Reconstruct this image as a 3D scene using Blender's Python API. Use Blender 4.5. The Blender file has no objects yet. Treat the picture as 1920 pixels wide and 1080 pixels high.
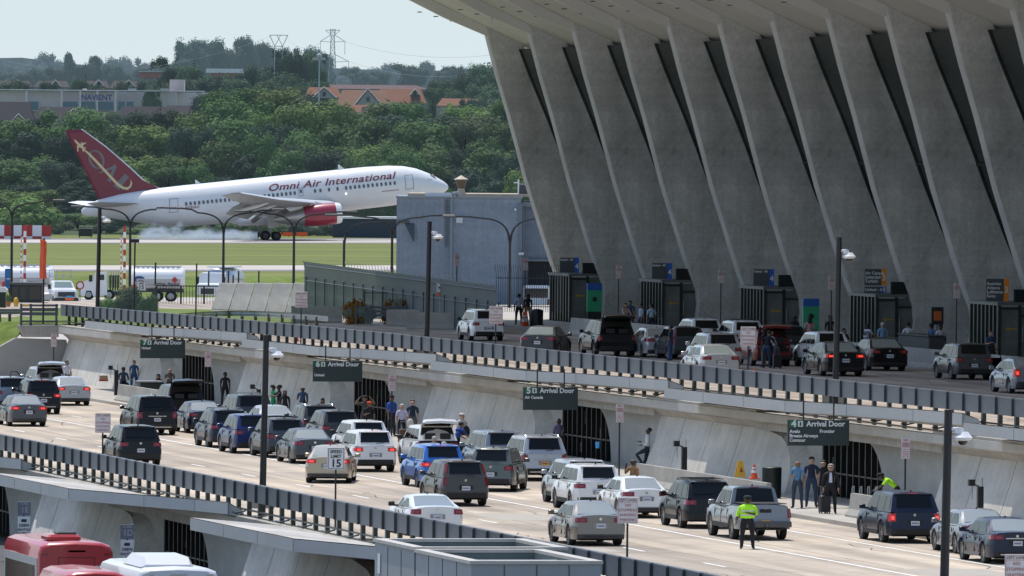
import bpy, bmesh, math, random
from mathutils import Vector, Matrix
random.seed(7)
sc = bpy.context.scene
COL = sc.collection
R_ = math.radians
# ------------------------------------------------------------------ camera
FPX = 18500.0; TH = R_(11.67); PT = math.atan(257 / FPX); RO = R_(.49); CH = 13.2
r0 = Vector((math.cos(TH), -math.sin(TH), 0))
fw = Vector((math.sin(TH) * math.cos(PT), math.cos(TH) * math.cos(PT), -math.sin(PT)))
up0 = r0.cross(fw)
CR = r0 * math.cos(RO) + up0 * math.sin(RO)
CU = up0 * math.cos(RO) - r0 * math.sin(RO)
cam = bpy.data.cameras.new('camera'); camo = bpy.data.objects.new('camera', cam); COL.objects.link(camo)
cam.sensor_width = 36; cam.lens = FPX / 1920 * 36; cam.clip_start = 1; cam.clip_end = 30000
M = Matrix((CR, CU, -fw)).transposed().to_4x4(); M.translation = (0, 0, CH)
camo.matrix_world = M
sc.camera = camo
def _ray(px, py): return fw + CR * ((px - 960) / FPX) + CU * ((540 - py) / FPX)
def gnd(px, py, z=0.):            # point of a level surface of height z seen in that direction
    d = _ray(px, py); t = (z - CH) / d.z; return Vector((d.x * t, d.y * t, z))
def onx(px, py, X):               # point of the vertical plane x = X
    d = _ray(px, py); t = X / d.x; return Vector((X, d.y * t, CH + d.z * t))
def far(px, py, D):               # point at distance D
    d = _ray(px, py); return Vector((d.x * D, d.y * D, CH + d.z * D))
# ------------------------------------------------------------------ materials
MATS = {}
def newmat(name):
    m = bpy.data.materials.new(name); m.use_nodes = True
    nt = m.node_tree; b = nt.nodes['Principled BSDF']; return m, nt, b
def mat(name, col, rough=.6, metal=0., var=0., scale=3., emit=None, es=0., coat=0., spec=.5, bump=0., alpha=1., vcoord='Object', stretch=None):
    if name in MATS: return MATS[name]
    m, nt, b = newmat(name); N = nt.nodes; L = nt.links
    c = (*col, 1) if len(col) == 3 else col
    b.inputs['Base Color'].default_value = c
    b.inputs['Roughness'].default_value = rough; b.inputs['Metallic'].default_value = metal
    b.inputs['Specular IOR Level'].default_value = spec
    b.inputs['Coat Weight'].default_value = coat; b.inputs['Coat Roughness'].default_value = .06
    if emit: b.inputs['Emission Color'].default_value = (*emit, 1); b.inputs['Emission Strength'].default_value = es
    if alpha < 1: b.inputs['Alpha'].default_value = alpha
    if var or bump:
        tc = N.new('ShaderNodeTexCoord'); n = N.new('ShaderNodeTexNoise'); n.inputs['Scale'].default_value = scale
        n.inputs['Detail'].default_value = 6; n.inputs['Roughness'].default_value = .65
        mp = N.new('ShaderNodeMapping'); L.new(tc.outputs[vcoord], mp.inputs[0]); L.new(mp.outputs[0], n.inputs['Vector'])
        if stretch: mp.inputs['Scale'].default_value = stretch
        if var:
            r = N.new('ShaderNodeValToRGB'); e = r.color_ramp.elements
            e[0].position = .3; e[1].position = .7
            e[0].color = (*[max(0, x * (1 - var)) for x in c[:3]], 1); e[1].color = (*[min(1, x * (1 + var)) for x in c[:3]], 1)
            L.new(n.outputs['Fac'], r.inputs[0]); L.new(r.outputs[0], b.inputs['Base Color'])
        if bump:
            bp = N.new('ShaderNodeBump'); bp.inputs['Strength'].default_value = bump; bp.inputs['Distance'].default_value = .05
            L.new(n.outputs['Fac'], bp.inputs['Height']); L.new(bp.outputs[0], b.inputs['Normal'])
    MATS[name] = m; return m
def layered(name, base, marks, rough=.85, coord='Object', bump=.0):
    """base colour with several multiplied noise layers: marks = [(scale xyz, detail, lo, hi, factor_lo, factor_hi)]"""
    if name in MATS: return MATS[name]
    m, nt, b = newmat(name); N = nt.nodes; L = nt.links
    b.inputs['Roughness'].default_value = rough; b.inputs['Specular IOR Level'].default_value = .25
    tc = N.new('ShaderNodeTexCoord'); cur = N.new('ShaderNodeRGB'); cur.outputs[0].default_value = (*base, 1); out = cur.outputs[0]
    for i, (s3, det, lo, hi, f0, f1) in enumerate(marks):
        mp = N.new('ShaderNodeMapping'); mp.inputs['Scale'].default_value = s3; mp.inputs['Location'].default_value = (i * 13.1, i * 7.7, i * 3.3)
        n = N.new('ShaderNodeTexNoise'); n.inputs['Scale'].default_value = 1; n.inputs['Detail'].default_value = det
        n.inputs['Roughness'].default_value = .6
        L.new(tc.outputs[coord], mp.inputs[0]); L.new(mp.outputs[0], n.inputs['Vector'])
        r = N.new('ShaderNodeValToRGB'); e = r.color_ramp.elements; e[0].position = lo; e[1].position = hi
        e[0].color = (*(f0 if isinstance(f0, tuple) else (f0,) * 3), 1); e[1].color = (*(f1 if isinstance(f1, tuple) else (f1,) * 3), 1)
        mx = N.new('ShaderNodeMix'); mx.data_type = 'RGBA'; mx.blend_type = 'MULTIPLY'; mx.inputs[0].default_value = 1
        L.new(n.outputs['Fac'], r.inputs[0]); L.new(out, mx.inputs[6]); L.new(r.outputs[0], mx.inputs[7]); out = mx.outputs[2]
        if bump and i == 0:
            bp = N.new('ShaderNodeBump'); bp.inputs['Strength'].default_value = bump; L.new(n.outputs['Fac'], bp.inputs['Height']); L.new(bp.outputs[0], b.inputs['Normal'])
    L.new(out, b.inputs['Base Color']); MATS[name] = m; return m
# ------------------------------------------------------------------ objects
def tag(o, label=None, cat=None, group=None, kind=None):
    if label: o['label'] = label
    if cat: o['category'] = cat
    if group: o['group'] = group
    if kind: o['kind'] = kind
    return o
def empty(name, loc, rz=0, label=None, cat=None, group=None):
    o = bpy.data.objects.new(name, None); o.location = loc; o.rotation_euler = (0, 0, rz); COL.objects.link(o)
    o.empty_display_size = .3
    return tag(o, label, cat, group)
class MB:
    def __init__(s): s.v = []; s.f = []; s.m = []
    def add(s, vs, fs, mi=0):
        k = len(s.v); s.v += [tuple(v) for v in vs]; s.f += [tuple(i + k for i in f) for f in fs]; s.m += [mi] * len(fs); return s
    def box(s, x0, x1, y0, y1, z0, z1, mi=0):
        return s.add([(x0,y0,z0),(x1,y0,z0),(x1,y1,z0),(x0,y1,z0),(x0,y0,z1),(x1,y0,z1),(x1,y1,z1),(x0,y1,z1)],
                     [(0,3,2,1),(4,5,6,7),(0,1,5,4),(1,2,6,5),(2,3,7,6),(3,0,4,7)], mi)
    def bev(s, x0, x1, y0, y1, z0, z1, b=.02, mi=0):   # box with chamfered vertical and top edges
        pts = [(x0+b,y0),(x1-b,y0),(x1,y0+b),(x1,y1-b),(x1-b,y1),(x0+b,y1),(x0,y1-b),(x0,y0+b)]
        cx, cy = (x0+x1)/2, (y0+y1)/2
        ins = [(cx+(x-cx)*(1-2*b/(x1-x0)), cy+(y-cy)*(1-2*b/(y1-y0))) for x, y in pts]
        return s.loft([[(x,y,z0) for x,y in pts], [(x,y,z1-b) for x,y in pts], [(x,y,z1) for x,y in ins]], mi, True, True, True)
    def hexa(s, b4, t4, mi=0):
        return s.add(list(b4) + list(t4), [(3,2,1,0),(4,5,6,7),(0,1,5,4),(1,2,6,5),(2,3,7,6),(3,0,4,7)], mi)
    def loft(s, rings, mi=0, close=True, cap0=False, cap1=False):
        n = len(rings[0]); vs = [p for r in rings for p in r]; fs = []
        for i in range(len(rings) - 1):
            for j in range(n if close else n - 1):
                a, b = i*n + j, i*n + (j+1) % n; fs.append((a, b, b+n, a+n))
        if cap0: fs.append(tuple(range(n-1, -1, -1)))
        if cap1: fs.append(tuple((len(rings)-1)*n + j for j in range(n)))
        return s.add(vs, fs, mi)
    def tube(s, p0, p1, a, b=None, n=8, mi=0, caps=True):
        p0, p1 = Vector(p0), Vector(p1); b = a if b is None else b; d = (p1 - p0)
        if d.length < 1e-6: return s
        d.normalize(); u = d.orthogonal().normalized(); w = d.cross(u)
        return s.loft([[p + (u*math.cos(2*math.pi*i/n) + w*math.sin(2*math.pi*i/n)) * r for i in range(n)] for p, r in ((p0,a),(p1,b))], mi, True, caps, caps)
    def path(s, pts, r, n=6, mi=0):
        pts = [Vector(p) for p in pts]; rings = []
        for i, p in enumerate(pts):
            d = (pts[min(i+1,len(pts)-1)] - pts[max(i-1,0)]).normalized()
            ref = Vector((0,0,1)) if abs(d.z) < .9 else Vector((0,1,0))
            u = d.cross(ref).normalized(); w = u.cross(d); rr = r[i] if isinstance(r, (list, tuple)) else r
            rings.append([p + (u*math.cos(2*math.pi*k/n) + w*math.sin(2*math.pi*k/n)) * rr for k in range(n)])
        return s.loft(rings, mi, True, True, True)
    def lathe(s, prof, c=(0,0,0), axis='z', n=12, mi=0, cap=True):
        rings = []
        for r, h in prof:
            ring = []
            for i in range(n):
                a = 2*math.pi*i/n; x, y = r*math.cos(a), r*math.sin(a)
                p = {'z': (x, y, h), 'x': (h, x, y), 'y': (x, h, y)}[axis]
                ring.append((c[0]+p[0], c[1]+p[1], c[2]+p[2]))
            rings.append(ring)
        return s.loft(rings, mi, True, cap, cap)
    def prism(s, poly, ax, lo, hi, mi=0):             # poly in the two other axes
        def P(a, b, h): return {'x': (h,a,b), 'y': (a,h,b), 'z': (a,b,h)}[ax]
        n = len(poly); vs = [P(a,b,lo) for a,b in poly] + [P(a,b,hi) for a,b in poly]
        fs = [tuple(range(n-1,-1,-1)), tuple(range(n,2*n))] + [(i,(i+1)%n,(i+1)%n+n,i+n) for i in range(n)]
        return s.add(vs, fs, mi)
    def ball(s, c, r, n=10, m=7, mi=0):
        rr = r if isinstance(r, (tuple, list)) else (r, r, r)
        rings = []
        for i in range(m+1):
            t = math.pi*(i/m) ; k = max(math.sin(t), .02)
            rings.append([(c[0]+rr[0]*k*math.cos(2*math.pi*j/n), c[1]+rr[1]*k*math.sin(2*math.pi*j/n), c[2]-rr[2]*math.cos(t)) for j in range(n)])
        return s.loft(rings, mi, True, True, True)
    def mesh(s, name, smooth=None):
        me = bpy.data.meshes.new(name); me.from_pydata(s.v, [], s.f); me.update()
        bm = bmesh.new(); bm.from_mesh(me); bmesh.ops.recalc_face_normals(bm, faces=bm.faces); bm.to_mesh(me); bm.free()
        if any(s.m): me.polygons.foreach_set('material_index', s.m)
        if smooth is not None:
            me.polygons.foreach_set('use_smooth', [True]*len(me.polygons)); me.set_sharp_from_angle(angle=R_(smooth))
        return me
    def build(s, name, mats, parent=None, smooth=None, loc=None, rz=None):
        me = s.mesh(name, smooth); return place(name, me, mats, parent, loc, rz)
def place(name, me, mats, parent=None, loc=None, rz=None):
    o = bpy.data.objects.new(name, me); COL.objects.link(o)
    mats = mats if isinstance(mats, (list, tuple)) else [mats]
    if len(me.materials) == 0:
        for m in mats: me.materials.append(m)
    for i, m in enumerate(mats):
        if me.materials[i] != m: o.material_slots[i].link = 'OBJECT'; o.material_slots[i].material = m
    if parent: o.parent = parent
    if loc is not None: o.location = loc
    if rz is not None: o.rotation_euler = (0, 0, rz)
    return o
def copy_tree(o, parent=None):
    c = o.copy(); COL.objects.link(c); c.parent = parent
    for ch in o.children: copy_tree(ch, c)
    return c
_txt = {}
def textmesh(body, size, bold=0., shear=0., align='CENTER', space=1.0, extr=.004):
    k = (body, size, bold, shear, align, space)
    if k in _txt: return _txt[k]
    cu = bpy.data.curves.new('lettering', 'FONT'); cu.body = body; cu.size = size; cu.align_x = align; cu.align_y = 'CENTER'
    cu.offset = bold; cu.shear = shear; cu.space_character = space; cu.extrude = extr; cu.resolution_u = 3
    cu.space_line = .95
    o = bpy.data.objects.new('tmp', cu); COL.objects.link(o)
    bpy.context.view_layer.update()
    me = bpy.data.meshes.new_from_object(o.evaluated_get(bpy.context.evaluated_depsgraph_get())); me.name = 'lettering'
    bpy.data.objects.remove(o); _txt[k] = me; return me
def text(body, size, m, parent, loc, rot=(R_(90), 0, 0), name='lettering', **kw):   # faces -y by default
    me = textmesh(body, size, **kw); o = place(name, me, m, parent, loc); o.rotation_euler = rot; return o
# common materials
BLACK = mat('black paint', (.012, .013, .015), .45)
DARKGREEN = mat('dark green steel', (.012, .02, .018), .4)
GREYMETAL = mat('blue grey painted steel', (.085, .10, .12), .5, .2, .12, 1.2)
DGREY = mat('dark grey steel', (.05, .055, .06), .5, .2)
WHITE = mat('white paint', (.78, .78, .78), .5)
SIGNW = mat('sign white', (.70, .70, .71), .5)
RED = mat('sign red', (.42, .035, .03), .5)
GLASSD = mat('dark glass', (.010, .016, .016), .07, 0, spec=.8)
GALV = mat('galvanised steel', (.36, .38, .40), .42, .55, .12, 2.)
ORANGE = mat('orange plastic', (.85, .12, .03), .5)
YELLOW = mat('yellow plastic', (.75, .45, .04), .5)
CONC = layered('light concrete', (.37, .36, .335), [((.25,.35,1.4), 8, .3, .7, .80, 1.12), ((2.2,1.6,.15), 5, .35, .65, .90, 1.06), ((9,9,9), 3, .3, .7, .93, 1.05)], .9, bump=.06)
CONC2 = layered('wall concrete', (.56, .535, .485), [((.2,.25,.9), 8, .3, .7, .82, 1.1), ((1.6,1.7,.1), 6, .35, .62, .91, 1.05), ((7,7,7), 3, .3, .7, .93, 1.05)], .9, bump=.05)
CONC3 = layered('cornice concrete', (.42, .395, .35), [((.3,.4,1.5), 8, .3, .7, .80, 1.1), ((2.5,2.2,.2), 5, .35, .65, .86, 1.06)], .9, bump=.05)
JERSEY = layered('barrier concrete', (.36, .345, .31), [((.6,.8,.8), 6, .3, .7, .8, 1.1), ((6,6,6), 4, .3, .7, .92, 1.06)], .9)
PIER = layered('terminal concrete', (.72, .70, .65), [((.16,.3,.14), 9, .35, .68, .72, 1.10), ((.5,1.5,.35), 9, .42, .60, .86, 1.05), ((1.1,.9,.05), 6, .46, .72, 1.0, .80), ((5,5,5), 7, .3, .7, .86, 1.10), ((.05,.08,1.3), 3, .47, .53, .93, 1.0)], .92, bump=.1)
def crackle(m):          # fine hairline cracks and pour joints
    nt = m.node_tree; N = nt.nodes; L = nt.links; b = N['Principled BSDF']; src = b.inputs['Base Color'].links[0].from_socket
    tc = N.new('ShaderNodeTexCoord'); n = N.new('ShaderNodeTexNoise'); n.inputs['Scale'].default_value = .5; n.inputs['Detail'].default_value = 4
    ad = N.new('ShaderNodeMix'); ad.data_type = 'VECTOR'; ad.inputs[0].default_value = .55; L.new(tc.outputs['Object'], n.inputs['Vector']); L.new(tc.outputs['Object'], ad.inputs[4]); L.new(n.outputs['Color'], ad.inputs[5])
    v = N.new('ShaderNodeTexVoronoi'); v.feature = 'DISTANCE_TO_EDGE'; v.inputs['Scale'].default_value = .33; L.new(ad.outputs[1], v.inputs['Vector'])
    r = N.new('ShaderNodeValToRGB'); e = r.color_ramp.elements; e[0].position = .004; e[1].position = .016; e[0].color = (.90,.90,.90,1); e[1].color = (1,1,1,1); L.new(v.outputs['Distance'], r.inputs[0])
    mx = N.new('ShaderNodeMix'); mx.data_type = 'RGBA'; mx.blend_type = 'MULTIPLY'; mx.inputs[0].default_value = 1
    L.new(src, mx.inputs[6]); L.new(r.outputs[0], mx.inputs[7]); L.new(mx.outputs[2], b.inputs['Base Color'])
crackle(PIER)
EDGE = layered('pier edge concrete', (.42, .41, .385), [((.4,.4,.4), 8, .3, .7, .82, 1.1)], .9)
FASCIA = layered('grey fascia', (.40, .415, .42), [((.3,.3,.3), 4, .3, .7, .93, 1.05), ((.05,3,.5), 3, .4, .6, .97, 1.0)], .6)
# ------------------------------------------------------------------ light
w = bpy.data.worlds.new('World'); sc.world = w; w.use_nodes = True
nt = w.node_tree; sky = nt.nodes.new('ShaderNodeTexSky'); sky.sky_type = 'NISHITA'; sky.sun_disc = False
SUN_D = Vector((-.085, .37, .92)).normalized()
el = math.asin(SUN_D.z); az = math.atan2(SUN_D.x, SUN_D.y)
sky.sun_elevation = el; sky.sun_rotation = az; sky.dust_density = 1.2; sky.air_density = 1.1; sky.ozone_density = 1.6; sky.altitude = 90
bg = nt.nodes['Background']; bg.inputs[1].default_value = .195
# summer haze near the horizon
tcw = nt.nodes.new('ShaderNodeTexCoord'); sp_ = nt.nodes.new('ShaderNodeSeparateXYZ'); nt.links.new(tcw.outputs['Generated'], sp_.inputs[0])
hz_ = nt.nodes.new('ShaderNodeMapRange'); hz_.interpolation_type = 'SMOOTHSTEP'; hz_.inputs[1].default_value = .0; hz_.inputs[2].default_value = .42; hz_.inputs[3].default_value = 1.; hz_.inputs[4].default_value = 0.
nt.links.new(sp_.outputs[2], hz_.inputs[0])
rp_ = nt.nodes.new('ShaderNodeValToRGB'); rp_.color_ramp.elements[0].position = 0; rp_.color_ramp.elements[0].color = (3.72,4.25,4.4,1); rp_.color_ramp.elements[1].position = .03; rp_.color_ramp.elements[1].color = (3.35,3.98,4.3,1)
nt.links.new(sp_.outputs[2], rp_.inputs[0])
mw = nt.nodes.new('ShaderNodeMix'); mw.data_type = 'RGBA'; nt.links.new(hz_.outputs[0], mw.inputs[0]); nt.links.new(sky.outputs[0], mw.inputs[6]); nt.links.new(rp_.outputs[0], mw.inputs[7]); nt.links.new(mw.outputs[2], bg.inputs[0])
sl = bpy.data.lights.new('sun', 'SUN'); sl.energy = 3.95; sl.angle = R_(.6); sl.color = (1, .95, .87)
so = bpy.data.objects.new('sun', sl); COL.objects.link(so); so.rotation_euler = SUN_D.to_track_quat('Z', 'Y').to_euler()
sc.view_settings.view_transform = 'Standard'; sc.view_settings.look = 'None'; sc.view_settings.exposure = 0
# ------------------------------------------------------------------ ground sheets
AZ = 1.4     # airfield height
def sheet(name, pts, m, kind='structure', sub=None):
    o = MB().add(pts, [tuple(range(len(pts)))]).build(name, m); o['kind'] = kind; return o
GRASS = layered('airfield grass', (.135, .165, .038), [((.012,.05,1), 8, .3, .7, .72, (1.25,1.15,1.1)), ((.05,.35,1), 6, .4, .6, .88, 1.1), ((.4,.8,1), 4, .3, .7, .85, 1.15)], .95)
GRASS2 = layered('verge grass', (.12, .165, .032), [((.1,.2,1), 8, .3, .7, .7, 1.3), ((1.5,2,1), 4, .3, .7, .75, 1.2)], .95)
RUNWAY = layered('runway concrete', (.47, .43, .39), [((.004,.1,1), 6, .3, .7, .85, 1.1), ((.05,.3,1), 4, .3, .7, .92, 1.05)], .9)
TARMAC = layered('apron tarmac', (.30, .28, .26), [((.02,.05,1), 6, .3, .7, .8, 1.1)], .9)
def road_mat(name, base, jx, jy):
    m = layered(name, base, [((.12,.02,1), 8, .3, .72, .82, 1.08), ((1.3,.035,1), 7, .42, .66, 1.0, .80), ((.35,.3,1), 9, .5, .66, 1.0, .84), ((3,3,3), 5, .3, .7, .90, 1.06), ((.8,.5,1), 8, .62, .72, 1.0, .72)], .85)
    nt = m.node_tree; N = nt.nodes; L = nt.links; b = N['Principled BSDF']; src = b.inputs['Base Color'].links[0].from_socket
    br = N.new('ShaderNodeTexBrick'); br.offset = 0; br.inputs['Scale'].default_value = 1; br.inputs['Mortar Size'].default_value = .045
    br.inputs['Brick Width'].default_value = jx; br.inputs['Row Height'].default_value = jy
    br.inputs['Color1'].default_value = (1,1,1,1); br.inputs['Color2'].default_value = (.74,.75,.79,1); br.inputs['Mortar'].default_value = (.50,.48,.46,1)
    tc = N.new('ShaderNodeTexCoord'); L.new(tc.outputs['Object'], br.inputs['Vector'])
    mx = N.new('ShaderNodeMix'); mx.data_type = 'RGBA'; mx.blend_type = 'MULTIPLY'; mx.inputs[0].default_value = 1
    L.new(src, mx.inputs[6]); L.new(br.outputs[0], mx.inputs[7])
    # darker wheel paths and oil line along each lane
    sx = N.new('ShaderNodeSeparateXYZ'); L.new(tc.outputs['Object'], sx.inputs[0]); nz = N.new('ShaderNodeTexNoise'); nz.inputs['Scale'].default_value = .15; L.new(tc.outputs['Object'], nz.inputs['Vector'])
    ma = N.new('ShaderNodeMath'); ma.operation = 'MULTIPLY_ADD'; ma.inputs[1].default_value = 2*math.pi/2.23; ma.inputs[2].default_value = 1.2; L.new(sx.outputs[0], ma.inputs[0])
    sn = N.new('ShaderNodeMath'); sn.operation = 'SINE'; L.new(ma.outputs[0], sn.inputs[0]); mm = N.new('ShaderNodeMath'); mm.operation = 'MULTIPLY'; L.new(sn.outputs[0], mm.inputs[0]); L.new(nz.outputs['Fac'], mm.inputs[1])
    rr = N.new('ShaderNodeMapRange'); rr.inputs[1].default_value = -.5; rr.inputs[2].default_value = .5; rr.inputs[3].default_value = .84; rr.inputs[4].default_value = 1.06; L.new(mm.outputs[0], rr.inputs[0])
    hv = N.new('ShaderNodeHueSaturation'); L.new(mx.outputs[2], hv.inputs['Color']); L.new(rr.outputs[0], hv.inputs['Value']); L.new(hv.outputs[0], b.inputs['Base Color']); return m
ROAD = road_mat('arrivals road concrete', (.60, .505, .395), 4.46, 6.1)
ROADU = road_mat('departures road concrete', (.47, .39, .315), 4.5, 6.1)
PAINTW = mat('road paint', (.75, .74, .70), .7, var=.25, scale=2.)
# lowest base sheet, reaching the horizon
sheet('ground', [(-9000,-200,-3.35),(9000,-200,-3.35),(9000,560,-3.35),(-9000,560,-3.35)], TARMAC)
# rolling land: airfield level, then rising country
def terrain():
    m = MB(); xs = [-1500,-900,-600,-450,-300,-150,-50,60,200,350,500,700,900,1300,2000]
    prof = [(600,-.4),(890,-.4),(960,AZ-.02),(1330,AZ),(1420,2),(1600,5),(1850,9),(2100,12),(2500,17),(3000,22),(3800,31),(4300,36),(5200,40),(9000,30),(26000,20)]
    rows = [[(x*(y/1300 if y > 1300 else 1)+ (y*.2 if y>1300 else y*.2), y, z) for x in xs] for y, z in prof]
    m.loft(rows, close=False); return m
o = terrain().build('terrain', layered('countryside', (.055,.085,.035), [((.01,.01,1), 6, .3, .7, .7, 1.2)], .95), smooth=60); o['kind'] = 'structure'
# airfield strips follow the sight line across (perpendicular to view axis)
def strip(name, y0, y1, z, m, xa=-900, xb=900):
    p = [gnd(-1500, y0, z), gnd(3500, y0+0, z), gnd(3500, y1, z), gnd(-1500, y1, z)]
    return sheet(name, [tuple(q) for q in p], m)
YZ = -.3
sheet('apron', [(-400, 884, YZ), (700, 884, YZ), (560, 600, YZ), (-160, 600, YZ)], mat('yard concrete', (.40,.37,.33), .9, var=.12, scale=.05))
strip('airfield_grass', 447.5, 519, AZ+.008, GRASS)
o = MB().loft([[tuple(gnd(-1500,519,AZ+.008)), tuple(gnd(3500,519,AZ+.008))], [tuple(gnd(-1500,519,AZ)+Vector((0,-12,-1.8))), tuple(gnd(3500,519,AZ)+Vector((0,-12,-1.8)))]], close=False).build('grass_bank', GRASS2); o['kind'] = 'structure'
strip('taxiway', 497.5, 508, AZ+.012, RUNWAY)
strip('taxiway_shoulder', 505.5, 508.6, AZ+.016, mat('shoulder asphalt', (.17,.16,.16), .9, var=.15, scale=.05))
strip('runway_verge', 441, 449, AZ+.012, GRASS)
strip('runway', 447.6, 455.2, AZ+.02, RUNWAY)
strip('runway_shoulder', 447.0, 449.3, AZ+.024, mat('shoulder asphalt', (.17,.16,.16), .9))
strip('runway_edge', 454.4, 456.2, AZ+.028, mat('runway edge asphalt', (.22,.2,.2), .9, var=.15, scale=.05))
# upper deck (departures level), arrivals road, lowest road
UZ = 3.1; LZ = -3.1; UFX = 87.0; LFX = 61.85
o = MB().box(UFX-.1, 175, 240, 640, UZ-.35, UZ).build('departures_road', ROADU); o['kind'] = 'structure'
o = MB().box(LFX-.1, 87.9, 180, 560, -.35, 0).build('arrivals_road', ROAD); o['kind'] = 'structure'
o = MB().box(30, 62, 180, 480, LZ-.2, LZ).build('lower_road', layered('lower road asphalt', (.09,.09,.09), [((.2,.2,1),6,.3,.7,.8,1.15)], .9)); o['kind'] = 'structure'
o = MB().box(82.35, 88.2, 180, 546, -.1, .15).build('arrivals_pavement', layered('pavement concrete', (.42,.39,.34), [((.3,.3,1),6,.3,.7,.85,1.08)], .9)); o['kind'] = 'structure'
# the end of the arrivals level: hillside closing it on the left behind the last wall
def markline(name, X, a0, a1, wd=.12, z=.006, m=PAINTW):
    return MB().box(X-wd/2, X+wd/2, a0, a1, z-.004, z)
mk = MB()
for X in (74.9,): mk.box(X-.07, X+.07, 250, 520, -.1, .006)
mk.box(79.35-.06, 79.35+.06, 250, 350, -.1, .006)
for i in range(24):
    a = 270 + i*12.1
    mk.box(70.3-.06, 70.3+.06, a, a+3.2, -.1, .006)
for i in range(10): mk.box(76.9-.05, 76.9+.05, 440+i*9, 443+i*9, -.1, .006)
o = mk.build('road_marking', PAINTW); o['kind'] = 'structure'
mk = MB()
for X in (98.9,): mk.box(X-.06, X+.06, 280, 560, UZ-.1, UZ+.006)
for X in (94.6, 103.3, 107.6):
    for i in range(28): mk.box(X-.05, X+.05, 280+i*12.1, 283+i*12.1, UZ-.1, UZ+.006)
o = mk.build('road_marking', PAINTW); o['kind'] = 'structure'
# terminal pavement
o = MB().box(113.6, 175, 300, 640, UZ-.1, UZ+.15).build('departures_pavement', MATS['pavement concrete']); o['kind'] = 'structure'
# ------------------------------------------------------------------ battered retaining walls with door recesses
DOORS = [547.0, 498.8, 450.3, 402.3, 354.3, 306.0]      # a-positions of the arrival door signs
def wall_profile(base_x, zb, zt):
    H_ = zt - zb
    return [(base_x, zb), (base_x+.25, zb+H_*.25), (base_x+.55, zb+H_*.55), (base_x+.75, zb+H_*.78)], [(base_x+.75, zb+H_*.78), (base_x+.38, zb+H_*.88), (base_x+.15, zb+H_*.97), (base_x+.1, zt+.12)]
def battered(name, a_far, a_near, base_x, zb, zt, label, far_open=True, near_curve=True, group=None, backx=1.6):
    """wall between two recesses; a_near end (toward the camera) is cut by a curve, a_far end by a straight batter."""
    t = empty(name, (base_x, a_near, zb), 0, label, 'retaining wall', group)
    lo, up = wall_profile(0, 0, zt - zb); Ht = zt - zb
    def near_a(z):    # curved cut of the near end: leans away with height
        if not near_curve: return 0
        k = min(1, max(0, z / (Ht*.78))); return 6.2*(1 - math.sqrt(max(0, 1 - k**2.3)))
    m = MB(); n = 13; lof = []
    def interp(prof, z):
        for (x0,z0),(x1,z1) in zip(prof, prof[1:]):
            if z <= z1 + 1e-9: return x0 + (x1-x0)*(z-z0)/max(1e-9, z1-z0)
        return prof[-1][0]
    rows = []
    for i in range(n):
        z = Ht*.78*i/(n-1); x = interp(lo, z); na = near_a(z)
        rows.append([(backx, a_far-a_near, z), (x, a_far-a_near, z)] + [(x, (a_far-a_near)+(na-(a_far-a_near))*q/6, z) for q in range(1, 7)] + [(backx, na, z)])
    m.loft(rows, close=True, cap0=True, cap1=True)
    m.build('wall_face', CONC2, t, smooth=40)
    m = MB(); rows = []
    for i in range(9):
        z = Ht*.78 + (Ht*.22+.12)*i/8 + (.002 if i == 0 else 0); x = interp(up, z)
        na = 6.2*1.0 - 0.9*(i/8)
        if not near_curve: na = 0
        rows.append([(backx, a_far-a_near, z), (x, a_far-a_near, z), (x, na, z), (backx, na, z)])
    m.loft(rows, close=True, cap0=True, cap1=True)
    m.build('cornice', CONC3, t, smooth=40)
    # vertical construction joints
    j = MB()
    L_ = a_far - a_near
    for q in (.22, .5, .76):
        aa = 6.2 + (L_-6.2)*q; pts = [(interp(lo, Ht*.78*i/6)-.004, Ht*.78*i/6) for i in range(7)]
        for (x0,z0),(x1,z1) in zip(pts, pts[1:]):
            j.hexa([(x0,aa,z0),(x0+.05,aa,z0),(x0+.05,aa+.05,z0),(x0,aa+.05,z0)], [(x1,aa,z1),(x1+.05,aa,z1),(x1+.05,aa+.05,z1),(x1,aa+.05,z1)])
    j.build('joint', mat('joint shadow', (.14,.135,.125), .9), t)
    return t
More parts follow.
